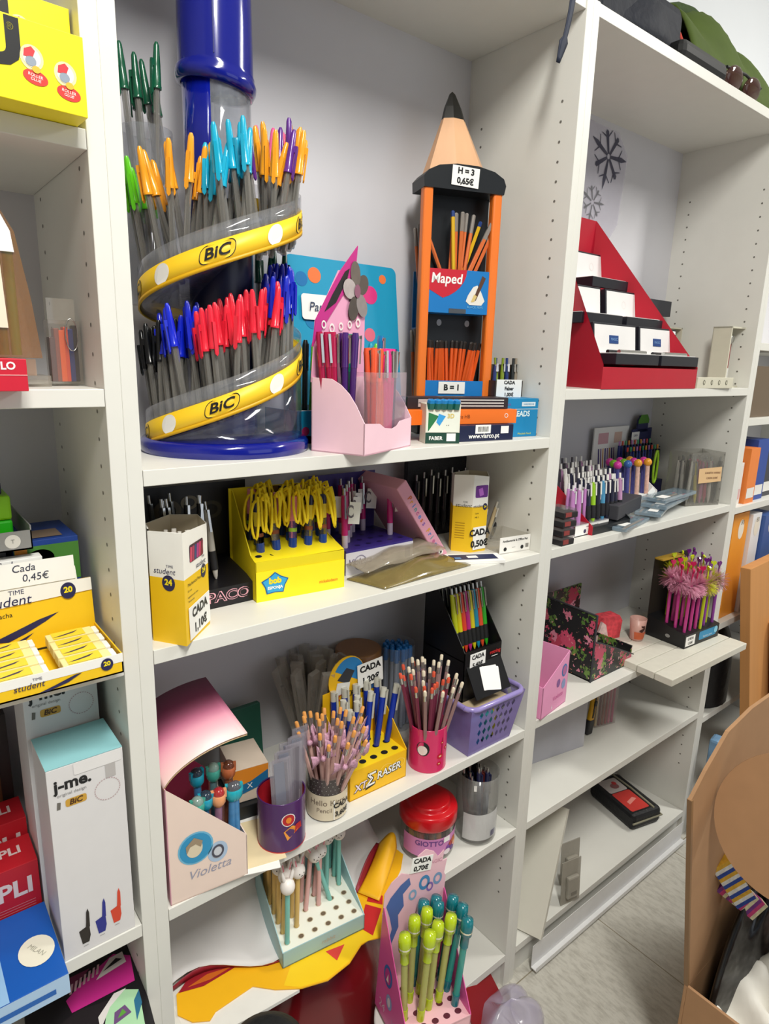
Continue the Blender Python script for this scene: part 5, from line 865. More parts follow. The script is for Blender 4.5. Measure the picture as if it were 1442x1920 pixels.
def erz():
    t = thing('eraser_pack', 'pack', 'eraser'); b = MB(); b.box(0, .052, 0, .020, 0, .013, card('#f0e2a0'), bev=.001); b.rect(.036, .0196, card('#eed03a'), topf(.024, .010, .0131)); b.flat([(.006, .006), (.02, .010), (.036, .015), (.03, .0095), (.016, .006)], card('#3a3350'), T(0, 0, .0137)); b.build('sleeve', t); MB().box(.052, .058, .001, .019, .0005, .0125, WHITE, bev=.001).build('rubber_end', t); return t
for c in range(2):
    for r in range(4): put('erz', erz, XT_ @ T(W - .0625 - .072*c, .006 + .024*r, .010 + .001*r) @ RX(2), 'small yellow and white eraser lying in the open display box priced 0,45€', 'erasers in the 0,45€ box')
t, b, W, _ = carton('eraser_display', 'second white lid with handwriting just showing behind the 0,45€ lid', 'display box', (-.30, .10), (-.078, .10), z3, .02, .118, PAPER); b.text('Cada', .0125, card('#2f3348'), front(W - .040, .112), shear=.15); b.build('carton', t)
t, b, W, _ = carton('glue_stick_box', 'blue, green and orange carton lying behind the price lids on the left bookcase', 'box', (-.105, .125), (-.03, .125), z3, .1, .132, card('#24479a')); b.rect(W, .05, card('#4f8a3a'), front(W/2, .1)); b.disc(.016, .012, card('#c23a2a'), front(W/2 - .008, .108)); b.rect(.014, .05, card('#e0902a'), front(.008, .105, -.0004)); b.rect(.05, .04, card('#8f7a68'), topf(.034, .03, .1325)); b.build('carton', t)
t, b, W, _ = carton('supply_carton', 'plain grey carton hidden behind the lids, carrying the grey tray', 'carton', (-.25, .135), (-.112, .135), z3, .1, .128, card('#6f6d6c')); b.build('carton', t)
t = thing('putty_tray', 'open grey card tray with a white round badge, holding green blocks', 'tray', (-.24, .10, z3 + .129)); b = MB(); GT = card('#8d8d8c'); W = .153; b.box(0, W, 0, .13, 0, .002, GT); b.box(0, W, 0, .0015, 0, .024, GT); b.box(W - .0015, W, 0, .13, 0, .03, GT); b.disc(.0085, .0085, card('#d8d6d0'), front(W - .021, .012)); b.text('T', .007, card('#8a8a88'), front(W - .021, .012, -.0004)); b.build('tray', t)
for z_, c, nm in ((.003, '#2fd01e', 'bright green block lowest in the grey tray'), (.0335, '#8ccf1c', 'lime yellow block lying on the bright green one')): t = thing('putty_block', nm, 'block', (-.2, .125, z3 + .129 + z_)); MB().box(0, .098, 0, .06, 0, .030, mat(c, .4), bev=.003).build('block', t)
t = thing('storage_case', 'dark blue case lying on the lime block at the left edge', 'case', (-.21, .13, z3 + .1935)); MB().box(0, .10, 0, .06, 0, .016, card('#16203a'), bev=.002).build('case', t)
z4 = ZS['l4']
def jme(p, q, z, h, dep, label, low):
    t, b, W, X = carton('pen_pot_carton', label, 'carton', p, q, z, dep, h, card('#d8d6d6')); b.add([(0, 0, h), (W, 0, h), (W, dep, h), (0, dep, h)], [(0, 1, 2, 3)], card('#8fc6cc'), T(0, 0, .0007))
    b.text('j-me.', .021, INK, front(.028, h - .024), bold=.035); b.text('original design', .0058, card('#8a8888'), front(.026, h - .037)); b.flat([(x, y) for x, y in rrect(.024, .0105, .003)], card('#c89a3a'), front(.03, h - .050)); b.text('BiC', .010, card('#4a2a10'), front(.03, h - .050, -.0004), bold=.03, shear=.2); b.flat([(-.002, -.005), (.002, -.005), (.003, .004), (-.001, .005)], card('#6a665f'), front(.010, h - .050))
    for k in range(30): b.rect(.0018, .0012, card('#b9a0a2'), front(W - .021, h - .050) @ RZ(12*k) @ T(0, .0148, 0))
    if not low:
        for x, c, zz in ((.026, '#2a2420', .022), (.046, '#2a2f86', .026), (.065, '#d0442a', .031)): b.flat([(-.007, .012), (.0055, .016), (.0062, .0), (.004, -.009), (-.004, -.009)], card(c), front(x, zz)); b.flat([(.001, .012), (.0062, .013), (.0066, .034), (.005, .041), (.003, .036), (.002, .022)], card(c), front(x, zz, -.0003)); b.rect(.006, .001, card('#a8a6a4'), front(x, zz - .013))
        b.flat(rrect(.055, .016, .002), card('#e0dedd'), front(W - .030, h - .008, -.0002)); b.rect(.012, .022, card('#b4b0ae'), front(W - .016, h - .024))
    b.build('carton', t)
jme((-.114, .002), (-.0265, .002), z4 + .0003, .272, .082, 'white pen pot carton with a turquoise top and three pictured pots, front one', False)
jme((-.118, .088), (-.030, .088), z4 + .0003, .352, .08, 'taller white carton behind the turquoise-topped one, cut off by the shelf', True)
t, b, W, X = carton('label_box', 'blue box with a cream oval sticker, lying at the bottom left', 'box', (-.28, -.045), (-.1185, -.045), z4 + .0003, .132, .0285, card('#1256ae')); LB = card('#8fb6dc'); b.rect(.1, .132, LB, topf(W - .10, .066, .0287) @ T(-.012, 0, 0)); b.disc(.020, .024, card('#e6e2d0'), topf(W - .024, .055, .029)); b.text('MILAN', .009, card('#a8a698'), topf(W - .024, .055, .0295) @ RZ(-60), shear=.1)
b.rect(W, .028, card('#a9c6e2'), front(W/2, .0143)); b.rect(.08, .007, card('#1f5fae'), front(W - .055, .012, -.0003)); b.rect(.028, .132, LB, topf(.06, .066, .029)); b.build('carton', t)
for p, h, d_, lab in (((-.26, .09), .095, .06, 'red carton with white lettering, nearest behind the blue box'), ((-.26, .155), .118, .055, 'red carton standing behind the other red one')):
    t, b, W, _ = carton('label_carton', lab, 'carton', p, (-.1205, p[1]), z4 + .0003, d_, h, card('#b51c28')); b.text('APLI', .034, card('#d8c8c8'), front(W - .040, h - .034), bold=.03)
    for k in range(4): b.rect(.05, .0012, card('#c86a70'), front(W - .032, h - .058 - .004*k))
    b.text('APLI', .022, card('#d8c0c0'), topf(W - .035, d_*.55, h), bold=.03); b.build('carton', t)
t = thing('dark_folder', 'dark brown folders standing at the back left behind the red cartons', 'folder', (-.28, .215, z4)); MB().box(0, .155, 0, .03, 0, .25, card('#2a2220')).box(0, .14, -.004, 0, 0, .2, card('#5a3a20')).build('folders', t)
# comic-style album on the lowest visible shelf
t, b, W, _ = carton('supply_carton', 'plain carton under the black and magenta album at the bottom left', 'carton', (-.3, .03), (-.03, .03), .4003, .2, .13, card('#cfccc6')); b.build('carton', t)
XC = T(-.165, .012, .5315) @ RZ(-6) @ RX(8)
t = thing('art_album', 'black album with magenta and mint comic-style panels, bottom left corner', 'album', XC); b = MB(); b.box(0, .148, -.06, .10, .010, .020, mat('#141216', .35), bev=.001); MGC = card('#b8237e'); zt = .0204
def pf(poly, c, dz=0.0): b.flat(poly, card(c) if isinstance(c, str) else c, T(0, 0, zt + dz))
pf([(.01, -.05), (.138, -.05), (.138, .02), (.06, .03), (.01, .01)], '#1a1418'); pf([(.055, .03), (.137, .035), (.139, .075), (.118, .088), (.075, .068), (.05, .05)], MGC, .0002); pf([(.09, .06), (.132, .068), (.13, .086), (.112, .084)], '#cfc6c2', .0004); pf([(.1, .068), (.128, .075), (.12, .08)], '#1a1418', .0006)
pf([(.005, .055), (.06, .06), (.085, .082), (.04, .08), (.008, .075)], '#6a2444', .0002)
for k in range(7): pf([(.055 + .006*k, .056 + .002*k), (.058 + .006*k, .056 + .002*k), (.062 + .006*k, .07 + .002*k), (.059 + .006*k, .07 + .002*k)], '#c8a0a8', .0004)
pf([(.008, -.05), (.072, -.05), (.06, .0), (.02, .012), (.006, .0)], '#a04a7c', .0002); pf([(.018, -.045), (.058, -.045), (.05, -.012), (.024, -.01)], '#d890a4', .0004); pf([(.03, -.03), (.05, -.026), (.044, -.018)], '#5a2240', .0006)
pf([(.076, -.052), (.135, -.05), (.139, .02), (.12, .03), (.095, .01)], '#a8d4a8', .0004); pf([(.1, -.012), (.124, -.006), (.118, .008), (.104, .004)], '#6a4a78', .0006); pf([(.106, -.006), (.118, -.003), (.114, .004)], '#5a9a3a', .0008); pf([(.084, -.01), (.1, .014), (.124, .03), (.108, .03), (.084, .008)], '#d8d4d0', .0006); pf([(.128, -.02), (.139, .0), (.139, .02), (.13, .008)], '#2a6a8a', .0006)
b.build('cover', t); MB().box(.001, .147, -.059, .099, 0, .010, PAPER).build('pages', t)
# ================================================================ right bookcase
z1 = ZS['r1']; RD = mat('#b3152c', .35, var=.04)
XD = T(.931, -.001, z1)
t = thing('stepped_display', 'dark red stepped card display carrying five open black gift cases', 'display stand', XD)
def lx(y): return .10*y/.235
def rx(y): return .385 - .115*y/.235
b = MB(); b.add([(0, 0, 0), (.385, 0, 0), (.385, 0, .044), (0, 0, .044)], [(0, 1, 2, 3)], RD)
for y0, y1, za_, zb_ in ((0, .078, .048, .048), (.078, .156, .131, .131), (.156, .235, .220, .220)): b.add([(lx(y0), y0, za_), (rx(y0), y0, za_), (rx(y1), y1, zb_), (lx(y1), y1, zb_)], [(0, 1, 2, 3)], RD)
for y0, z0_, z1_ in ((.078, .048, .131), (.156, .131, .220)): b.add([(lx(y0), y0, z0_), (rx(y0), y0, z0_), (rx(y0), y0, z1_), (lx(y0), y0, z1_)], [(0, 1, 2, 3)], RD)
b.add([(.10, .235, 0), (.27, .235, 0), (.27, .235, .384), (.14, .235, .384), (.10, .235, .35)], [(0, 1, 2, 3, 4)], RD)
for f, s in ((lx, 0), (rx, .0)):
    for d in (0, .0015): b.add([(f(0) + d, 0, 0), (f(.235) + d, .235, 0), (f(.235) + d, .235, .384), (f(0) + d, 0, .048)], [(0, 1, 2, 3)], RD)
b.build('stand', t)
def gift(tagc):
    def mk():
        t = thing('gift_case', 'case', 'gift case'); BC = mat('#20222a', .35, var=.05)
        MB().box(0, .165, -.005, .055, 0, .022, BC, bev=.001).build('base', t); MB().box(.006, .159, .0, .05, .0205, .0235, card('#e6e4e2')).build('tray_lining', t)
        LX = T(0, .050, .018) @ RX(-7); b = MB(); b.box(0, .165, 0, .012, 0, .068, BC, LX, bev=.001); ld = b.build('lid', t); b = MB(); b.box(.005, .160, -.0006, 0, .004, .064, mat('#e9e7e6', .35, var=.03), LX)
        if tagc: b.box(.058, .092, -.0016, -.0006, .026, .043, card('#17407e'), LX @ RZ(0)); b.text('MAGIC', .008, card('#7fa8d8'), LX @ front(.075, .0345, -.0018))
        else: b.ring(.008, .0086, card('#d6d3d0'), LX @ front(.08, .036, -.0008))
        b.build('lid_lining', ld)
        if tagc: MB().tube([(.03, .01, .026), (.135, .012, .026)], .0045, CHROME, n=8).tube([(.02, .03, .026), (.14, .034, .026)], .004, plast('#1a1a1e'), n=8).build('pen_set', t)
        return t
    return mk
for k, (x, y, z, tg, lab) in enumerate(((.045, .006, .0495, True, 'left of the two open black cases with blue tags on the lowest step'), (.222, .006, .0495, True, 'right one of the two open black cases with blue tags on the lowest step'), (.025, .084, .1325, False, 'black case with plain white lining, left on the middle step'), (.195, .084, .1325, False, 'black case with plain white lining, right on the middle step'), (.165, .162, .2215, False, 'single black case with white lining on the top step'))):
    X = XD @ T(x, y, z) @ M.Diagonal((1 if k < 2 else .92, 1, 1, 1)); put('gift%d' % tg, gift(tg), X, lab, 'black gift cases on the red stand')
t = thing('metal_bracket', 'dark grey T-shaped stand peeking out behind the red display', 'stand', (1.40, .215, z1)); MB().box(0, .16, 0, .012, .185, .225, mat('#34363e', .5)).box(.05, .10, 0, .012, 0, .19, mat('#34363e', .5)).box(.02, .13, -.02, .03, 0, .006, mat('#34363e', .5)).build('stand', t)
CRM2 = mat('#cfcbb8', .45)
def watchbox(x, y, label, red):
    t = thing('watch_box', label, 'gift box', T(x, y, z1) @ RZ(-5)); b = MB(); b.box(0, .004, 0, .05, 0, .155, CRM2); b.box(.066, .07, 0, .05, 0, .155, CRM2); b.box(0, .07, 0, .05, .151, .155, CRM2); b.box(0, .07, .047, .05, 0, .155, CRM2); b.box(0, .07, 0, .05, 0, .004, CRM2); b.build('frame', t)
    b = MB(); b.box(.026, .040, .018, .024, .045, .125, mat('#9c2a34' if red else '#1c1c20', .4)); b.lathe([(.0001, .0), (.012, 0), (.012, .006), (.0001, .0065)], CHROME, T(.033, .02, .125) @ RX(90), n=18); b.box(.026, .04, .016, .026, .02, .05, card('#e2e0da')); b.build('watch', t)
watchbox(1.50, .185, 'upright cream open box holding a black watch, just right of the red stand', False); watchbox(1.545, .035, 'upright cream open box holding a red and white watch, by the right upright', True)
t = thing('pen_rest', 'cream display strip with small holes at the shelf edge right of the red stand', 'pen rest', T(1.332, .002, z1) @ RZ(-3)); b = MB(); b.box(0, .168, 0, .03, 0, .026, CRM2, bev=.001)
for x in (.03, .065, .1, .135): b.disc(.005, .006, card('#6a6858'), front(x, .014)); b.disc(.003, .0035, card('#c8c4b0'), front(x, .014, -.0003))
b.build('strip', t)
# snowflake stickers on the back panel
t = thing('snowflake_sticker', 'clear sheet with two dark snowflakes stuck on the back of the right bookcase', 'sticker', (0, .2605, 0)); b = MB(); b.flat([(1.10, 1.60), (1.20, 1.62), (1.33, 1.78), (1.345, 1.94), (1.30, 1.985), (1.10, 1.99)], mat('#dcd8e6', .2, alpha=.45, var=.05), RX(90)); 
def flake(x, z, r, w_, c):
    for k in range(7):
        a = 360*k/7 + 15; X = RX(90) @ T(x, z, .0006) @ RZ(a); b.flat([(-w_*.5, .006), (w_*.5, .006), (w_*.9, r*.7), (0, r*(1 if k % 2 else .75)), (-w_*.9, r*.7)], c, X)
        for s in (-1, 1): b.flat([(0, r*.5), (s*r*.28, r*.68), (s*r*.28, r*.71), (0, r*.56)], c, X @ T(0, 0, .0002))
flake(1.263, 1.925, .078, .0065, mat('#4a4a5e', .35, metal=.3)); flake(1.215, 1.815, .05, .003, mat('#7a7a80', .35, metal=.3)); b.build('sheet', t)
# ---- things on top
t = thing('sports_bag', 'dark navy bag with red piping on top of the right bookcase', 'bag', (.86, .01, 2.0205)); NB = mat('#0b1120', .7, var=.15, bump=.2, scale=60)
MB().grid(lambda u, v: (.33*u - .02 + .02*v, .02 + .22*(.5 - .5*math.cos(PI*min(1, v*1.0)))*1.0 + .012*math.sin(8*u), .002 + .16*math.sin(PI*v)*(1 + .06*math.sin(11*u)) * (1 - .12*u)), 16, 12, NB, thick=.004).box(.0, .3, .03, .22, .0, .11, NB, bev=.02).build('bag', t)
MB().tube([(.318, .02 + .2*(i/10), .005 + .15*math.sin(PI*i/10)) for i in range(11)], .004, mat('#c0392b', .5), n=6).build('red_piping', t)
t = thing('green_jacket', 'crumpled olive green cloth on top of the right bookcase, beside the navy bag', 'cloth', (1.19, .03, 2.0205)); GC = mat('#46581a', .85, var=.2, scale=16, bump=.3)
MB().grid(lambda u, v: (.02 + .52*u, .21*v, .004 + .17*math.sin(PI*v)**.7*(.80 + .2*math.sin(4*u + .3)) + .025*math.sin(17*u + 6*v) * math.sin(PI*v)), 30, 16, GC, thick=.004).box(.04, .46, .02, .19, 0, .07, GC, bev=.03).build('cloth', t)
MB().tube([(.05 + .5*i/10, .14, .16 + .05*math.sin(i*.5)) for i in range(11)], [.02]*11, mat('#33471e', .85, bump=.3), n=10).build('rolled_edge', t)
t = thing('sunglasses', 'brown-lensed sunglasses lying at the top edge before the olive cloth', 'sunglasses', T(1.30, .002, 2.0215)); b = MB(); LN = mat('#4a2420', .08, alpha=.75, coat=.8)
for s in (0, 1): b.ball(.032, LN, T(.05 + .09*s, .02, .026) @ RX(15), n=20, kx=1.2, ky=.28, kz=.8)
b.build('lenses', t); b = MB(); b.tube([(.01, .018, .04), (.095, .016, .046), (.18, .018, .04)], .003, INK, n=6); b.tube([(.01, .018, .04), (-.002, .08, .03), (.0, .13, .01)], .003, INK, n=6); b.tube([(.18, .018, .04), (.192, .08, .03), (.19, .13, .01)], .003, INK, n=6); b.build('frame', t)
t = thing('dark_pouch', 'black pouch squeezed under the olive cloth on the bookcase top', 'pouch', (1.10, .004, 2.0205)); MB().box(0, .19, 0, .05, 0, .035, mat('#0a0b0d', .6), bev=.012).build('pouch', t)
t = thing('hanging_strap', 'dark navy strap hanging over the top corner of the middle bookcase', 'strap', (0, 0, 0)); MB().grid(lambda u, v: (.742 - .028*u + (.007 - .003*u + .006*(u > .72)*(1 - (u - .72)/.28))*(v - .5)*2, -.004 - .004*math.sin(PI*u), 2.0235 - .122*u), 16, 3, mat('#141f36', .6), thick=.0016).box(.733, .75, -.003, .18, 2.0205, 2.0225, mat('#1c2a44', .6)).build('strap', t)
# ---- second shelf
z2 = ZS['r2']
t, b, W, X = carton('display_card', 'white pen header card at the back of the right bookcase, second shelf', 'display card', (1.30, .245), (1.475, .25), z2, .004, .20, PAPER); b.rect(.05, .03, card('#d8a8b0'), front(.045, .17)); b.rect(.04, .03, card('#e0c0b0'), front(.12, .17))
for k in range(8): b.rect(.006, .055, card(('#4a3a7a', '#8a6a9a', '#d0a070')[k % 3]), front(.03 + .011*k, .115) @ RZ(8))
b.build('card', t)
t, b, W, X = carton('display_card', 'navy header card with a green rounded top at the back of the second shelf', 'display card', (1.47, .235), (1.60, .25), z2, .004, .19, card('#1f2356')); b.prism([(.03, .18), (.10, .18), (.10, .215), (.085, .228), (.045, .228), (.03, .215)], 0, .004, card('#1f2356'), RX(90) @ T(0, 0, -.004)); b.prism([(.03, .205), (.10, .205), (.10, .215), (.085, .23), (.045, .23), (.03, .215)], 0, .001, card('#4f8a2a'), front(0, 0, -.0006)); b.rect(.05, .035, PAPER, front(.02, .165, -.0006)); b.text('CADA', .009, card('#5a5a7a'), front(.02, .172, -.0012)); b.text('1,50€', .009, card('#5a5a7a'), front(.02, .158, -.0012)); b.disc(.012, .016, card('#3a8a5a'), front(.02, .125)); b.disc(.012, .014, card('#8a9ac0'), front(.075, .14)); b.build('card', t)
XR2 = T(.985, .02, z2)
t = thing('pen_display', 'black card pen display with a sloping red side, second shelf of the right bookcase', 'pen display', XR2); b = MB(); sd = [(0, 0), (.17, 0), (.17, .125), (.15, .13), (0, .02)]
b.prism(sd, 0, .0015, RD, SX); b.prism(sd, .1485, .15, BLK, SX); b.prism([(.0, .0), (.17, 0), (.17, .045), (0, .018)], .0015, .1485, BLK, SX); b.build('tray', t)
for r in range(5):
    for c in range(8):
        cl, nm = (('#e6e4e0', 'white'), ('#23243a', 'navy'), ('#9acb2a', 'lime green'), ('#4a90b8', 'light blue'), ('#4a4650', 'grey'), ('#c090b8', 'lilac'))[(2 if (c, r) == (1, 0) else 3 if (c, r) == (3, 0) else 5 if c == 7 else 1 if r < 2 else (4, 1, 0, 4, 1, 5, 4)[(c*2 + r) % 7])]
        put('r2' + cl, click_pen(cl, '#1c1c22', '#e6e4e0' if r < 1 else cl, .108, .0054, '#e6e4e0' if r < 2 else cl), XR2 @ T(.012 + .018*c, .02 + .028*r, .016 + .006*r) @ RX(-6) @ RY(random.uniform(-3, 3)), f'{nm} retractable pen in the red-sided display of the right bookcase', f'{nm} pens in the red-sided display')
t, b, W, X = carton('pen_card', 'white card printed with a pen, propped behind the stacked dark boxes', 'card', (.885, .14), (.98, .14), z2, .003, .125, card('#e3dfd8')); b.text('C Mechanical', .009, INK, front(.06, .11)); b.flat([(.02, .04), (.08, .075), (.085, .082), (.03, .05)], INK, T(0, -.0006, 0) @ RX(90)); b.flat([(.03, .06), (.085, .092), (.088, .096), (.036, .068)], card('#8a8a8a'), T(0, -.0006, 0) @ RX(90)); b.build('card', t)
XBL = T(1.205, .10, z2) @ RZ(-4)
t = thing('ball_pen_display', 'white card pen display with bright ball-topped pens, behind the plastic packets', 'pen display', XBL); b = MB(); b.prism([(0, 0), (.1, 0), (.1, .11), (.09, .11), (0, .05)], 0, .0015, PAPER, SX); b.prism([(0, 0), (.1, 0), (.1, .11), (.09, .11), (0, .05)], .165, .1665, PAPER, SX); b.box(0, .1665, 0, .0015, 0, .045, PAPER); b.box(.0015, .165, .0015, .1, .036, .038, PAPER); b.flat([(.04, -.002), (.06, .012), (.075, 0), (.055, -.016)], PAPER, T(.08, -.003, .05) @ RX(90)); b.build('tray', t)
def ballpen(c, body):
    def mk():
        t = thing('ball_topped_pen', 'pen', 'pen'); MB().cyl(.0055, 0, .085, mat(body, .3, var=.4, scale=120), n=10).build('barrel', t); MB().ball(.0105, mat(c, .3, coat=.3), T(0, 0, .094), n=16).build('ball_top', t); return t
    return mk
for k, (c, nm, bd_) in enumerate((('#d83aa0', 'pink', '#4a4a8a'), ('#7ab82a', 'green', '#4a4a8a'), ('#d83aa0', 'pink', '#4a4a8a'), ('#3a6ab0', 'blue', '#4a4a8a'), ('#7ab82a', 'green', '#4a4a8a'), ('#d83aa0', 'pink', '#4a4a8a'), ('#e8a02a', 'orange', '#d8b0a0'), ('#d83aa0', 'pink', '#4a4a8a'), ('#e8a02a', 'orange', '#d8b0a0'), ('#e8a02a', 'orange', '#d8b0a0'), ('#d83aa0', 'pink', '#4a4a8a'))):
    put('ball' + c, ballpen(c, bd_), XBL @ T(.012 + .0140*k, .012 + .022*(k % 3), .030) @ RX(-4), f'pen with a bright {nm} ball on top in the white card display', f'{nm} ball-topped pens')
XNV = T(1.375, .175, z2)
t = thing('pen_display', 'dark blue card display with rows of dark pens and coloured clips, by the right panel', 'pen display', XNV); b = MB(); b.box(0, .18, 0, .055, 0, .05, card('#1c1f48')); b.build('tray', t)
for r in range(2):
    for c in range(11):
        cl, nm = (('#16182c', 'black'), ('#1c2a80', 'deep blue'))[(c + r) % 2 if c < 8 else 0]; tp, tn_ = (('#d8432a', 'red'), ('#b87ac0', 'lilac'), ('#e8922a', 'orange'), ('#3aa86a', 'green'))[(c*3 + r) % 4]
        put('nv' + cl + tp, click_pen(cl, None, cl, .125, .0055, tp), XNV @ T(.012 + .0156*c, .014 + .026*r, .024 + .014*r) @ RX(-3), f'{nm} pen with a {tn_} push button in the dark blue display by the panel', f'{nm} pens with {tn_} buttons')
t = thing('loom_band', 'rainbow plastic loop hanging over the dark blue pen display', 'loop', (1.488, .168, z2 + .052)); MB().tube([(.008*math.sin(a)*1.2, -.004, .04 + .045*math.cos(a)) for a in [2*PI*i/24 for i in range(25)]], .0035, mat('#9ac82a', .4, var=.6, scale=50), n=6).build('loop', t)
XCB = T(1.472, .058, z2) @ RZ(-19)
t = thing('pen_bin', 'clear square bin of pens with a tan paper label, right end of the second shelf', 'bin', XCB); CB = clear('#b9b6ac', .3); b = MB(); W = .116; b.box(0, W, 0, .0015, 0, .145, CB); b.box(0, .0015, 0, .08, 0, .145, CB); b.box(W - .0015, W, 0, .08, 0, .145, CB); b.box(0, W, .0785, .08, 0, .145, CB); b.box(0, W, 0, .08, 0, .002, CB); b.build('bin', t); b = MB(); b.box(.036, W - .002, -.0012, -.0004, .060, .100, card('#dcb88a'), RY(-3)); b.text('CANETA VARIAS', .0072, card('#6a3a2a'), front(.078, .090, -.0014), bold=.01); b.text('CADA 0,50€', .0072, card('#6a3a2a'), front(.078, .076, -.0014), bold=.01); b.build('paper_label', t)
for k in range(20):
    c, nm = (('#d8d4cc', 'white'), ('#c06a9a', 'pink'), ('#1c1c1e', 'black'), ('#b8305a', 'crimson'), ('#c8b83a', 'yellow'))[(k*2 + k//7) % 5]
    put('bin' + c, click_pen(c, None, None, .128, .0048), XCB @ T(.012 + .0155*(k % 7), .012 + .022*(k//7), .004) @ RY(random.uniform(-6, 6)) @ RX(random.uniform(-5, 5)), f'{nm} pen in the clear square bin with the tan label', f'{nm} pens in the clear bin')
for k in range(4):
    t = thing('correction_tape_box', ('lowest', 'second from the bottom', 'second from the top', 'topmost')[k] + ' of the four small dark boxes stacked by the left upright', 'box', T(.853, .002, z2 + .0193*k + .0002) @ RZ(-1.5*k), 'small dark stacked boxes'); MB().box(0, .042, 0, .055, 0, .012, mat('#232124', .35), bev=.0015).box(.004, .022, -.0005, .004, .003, .012, card('#8a3a38')).build('case', t); MB().prism([(0, .012), (.042, .012), (.038, .0185), (.004, .0185)], -.05, -.002, clear('#a8a4a2', .35), RX(90)).build('clear_top', t)
XPK = T(.937, .03, z2)
t = thing('pen_stand', 'clear box with a white printed front and tall pink patterned pens', 'pen stand', XPK); b = MB(); b.box(0, .125, 0, .06, 0, .002, PAPER); b.box(0, .125, 0, .001, .0, .026, PAPER); b.box(0, .125, .0, .06, .024, .026, clear('#d8d4dc', .5)); b.text('mechanical  pencils', .006, INK, front(.062, .02)); b.disc(.0045, .0045, card('#3a3a5a'), front(.035, .010)); b.disc(.0045, .0045, card('#3a3a5a'), front(.09, .010)); b.rect(.03, .006, card('#b8b4b4'), front(.062, .011)); b.build('stand', t)
for k in range(10):
    c, nm = (('#c88ac8', 'lilac'), ('#d8d0a8', 'cream'), ('#5a2a50', 'plum'))[(k*3 + k//5) % 3]; put('pp' + c, click_pen(c, None, '#d8d4dc', .105, .0052, '#e6e2e6'), XPK @ T(.012 + .0115*k, .018 + .02*(k % 2), .005) @ RX(-3), f'{nm} patterned pen in the clear box with the white front', f'{nm} pens in the white-fronted clear box')
t = thing('gift_pen_case', 'dark grey oblong case resting on the packets in the middle of the second shelf', 'case', T(1.078, .018, z2 + .0215) @ RZ(14)); MB().box(0, .175, 0, .06, 0, .034, mat('#3a3a40', .55), bev=.002).build('case', t)
pc = mat('#93a9b8', .12, alpha=.55, var=.3, scale=30, coat=.7)
for k, (x, y, z, a, lab) in enumerate(((1.07, -.012, .0008, 12, 'clear packet with a red-tipped brush at the shelf edge, undermost'), (1.23, -.004, .0125, 20, 'long clear packet lying right of the dark grey case'), (1.27, .006, .024, 12, 'clear packet with a white tag, lying across the others'), (1.29, .02, .0355, 6, 'topmost clear packet of the pile, near the ball-topped pens'))):
    t = thing('brush_packet', lab, 'packet', T(x, y, z2 + z) @ RZ(a), 'clear brush packets'); b = MB(); b.box(0, .20 if k else .16, 0, .062, 0, .0095 if k else .009, pc, bev=.002); b.build('clear_sleeve', t)
    b = MB()
    for j in range(4): b.tube([(.012, .012 + .013*j, .0048), (.13, .012 + .013*j, .0048)], .0028, card(('#c8a070', '#7a8a98', '#3a3a40', '#d8d4d0')[(j + k) % 4]), n=6).tube([(.13, .012 + .013*j, .0048), (.155, .012 + .013*j, .0048)], [.0032, .0008], card('#d0392a' if j % 2 == 0 else '#2a3a4a'), n=6)
    b.build('brushes', t); MB().box(.02, .06, .012, .034, .0096, .0101, PAPER).build('price_tag', t)
# ---- third shelf
z3 = ZS['r3']
t = thing('pen_display', 'pink card box with blue circles at the left end of the third shelf', 'pen display', T(.828, -.004, z3) @ RZ(9)); W = .112; b = MB(); PV = card('#ec9cc6'); b.prism([(0, 0), (W, 0), (W, .126), (.0, .075)], -.0015, 0, PV, RX(90)); b.prism([(0, 0), (W, 0), (W, .126), (.0, .075)], -.11, -.1085, card('#a04a86'), RX(90)); b.box(W - .0015, W, 0, .11, 0, .126, PV); b.box(0, W, 0, .11, 0, .002, PV); b.box(0, .0015, 0, .11, 0, .075, PV); b.box(.002, W - .002, .1, .105, .0, .11, card('#7a4a3a'))
b.disc(.012, .015, card('#3a7ab8'), front(.092, .085)); b.disc(.0085, .011, card('#b86aa0'), front(.092, .085, -.0003)); b.disc(.008, .010, card('#8a5a9a'), front(.068, .062)); b.disc(.009, .012, card('#8a9ac8'), front(.093, .052)); b.text('Violetta', .015, card('#d05aa0'), front(.07, .030), shear=.2); b.text('6', .014, card('#f2d0e2'), front(.045, .012), bold=.03); b.build('box', t)
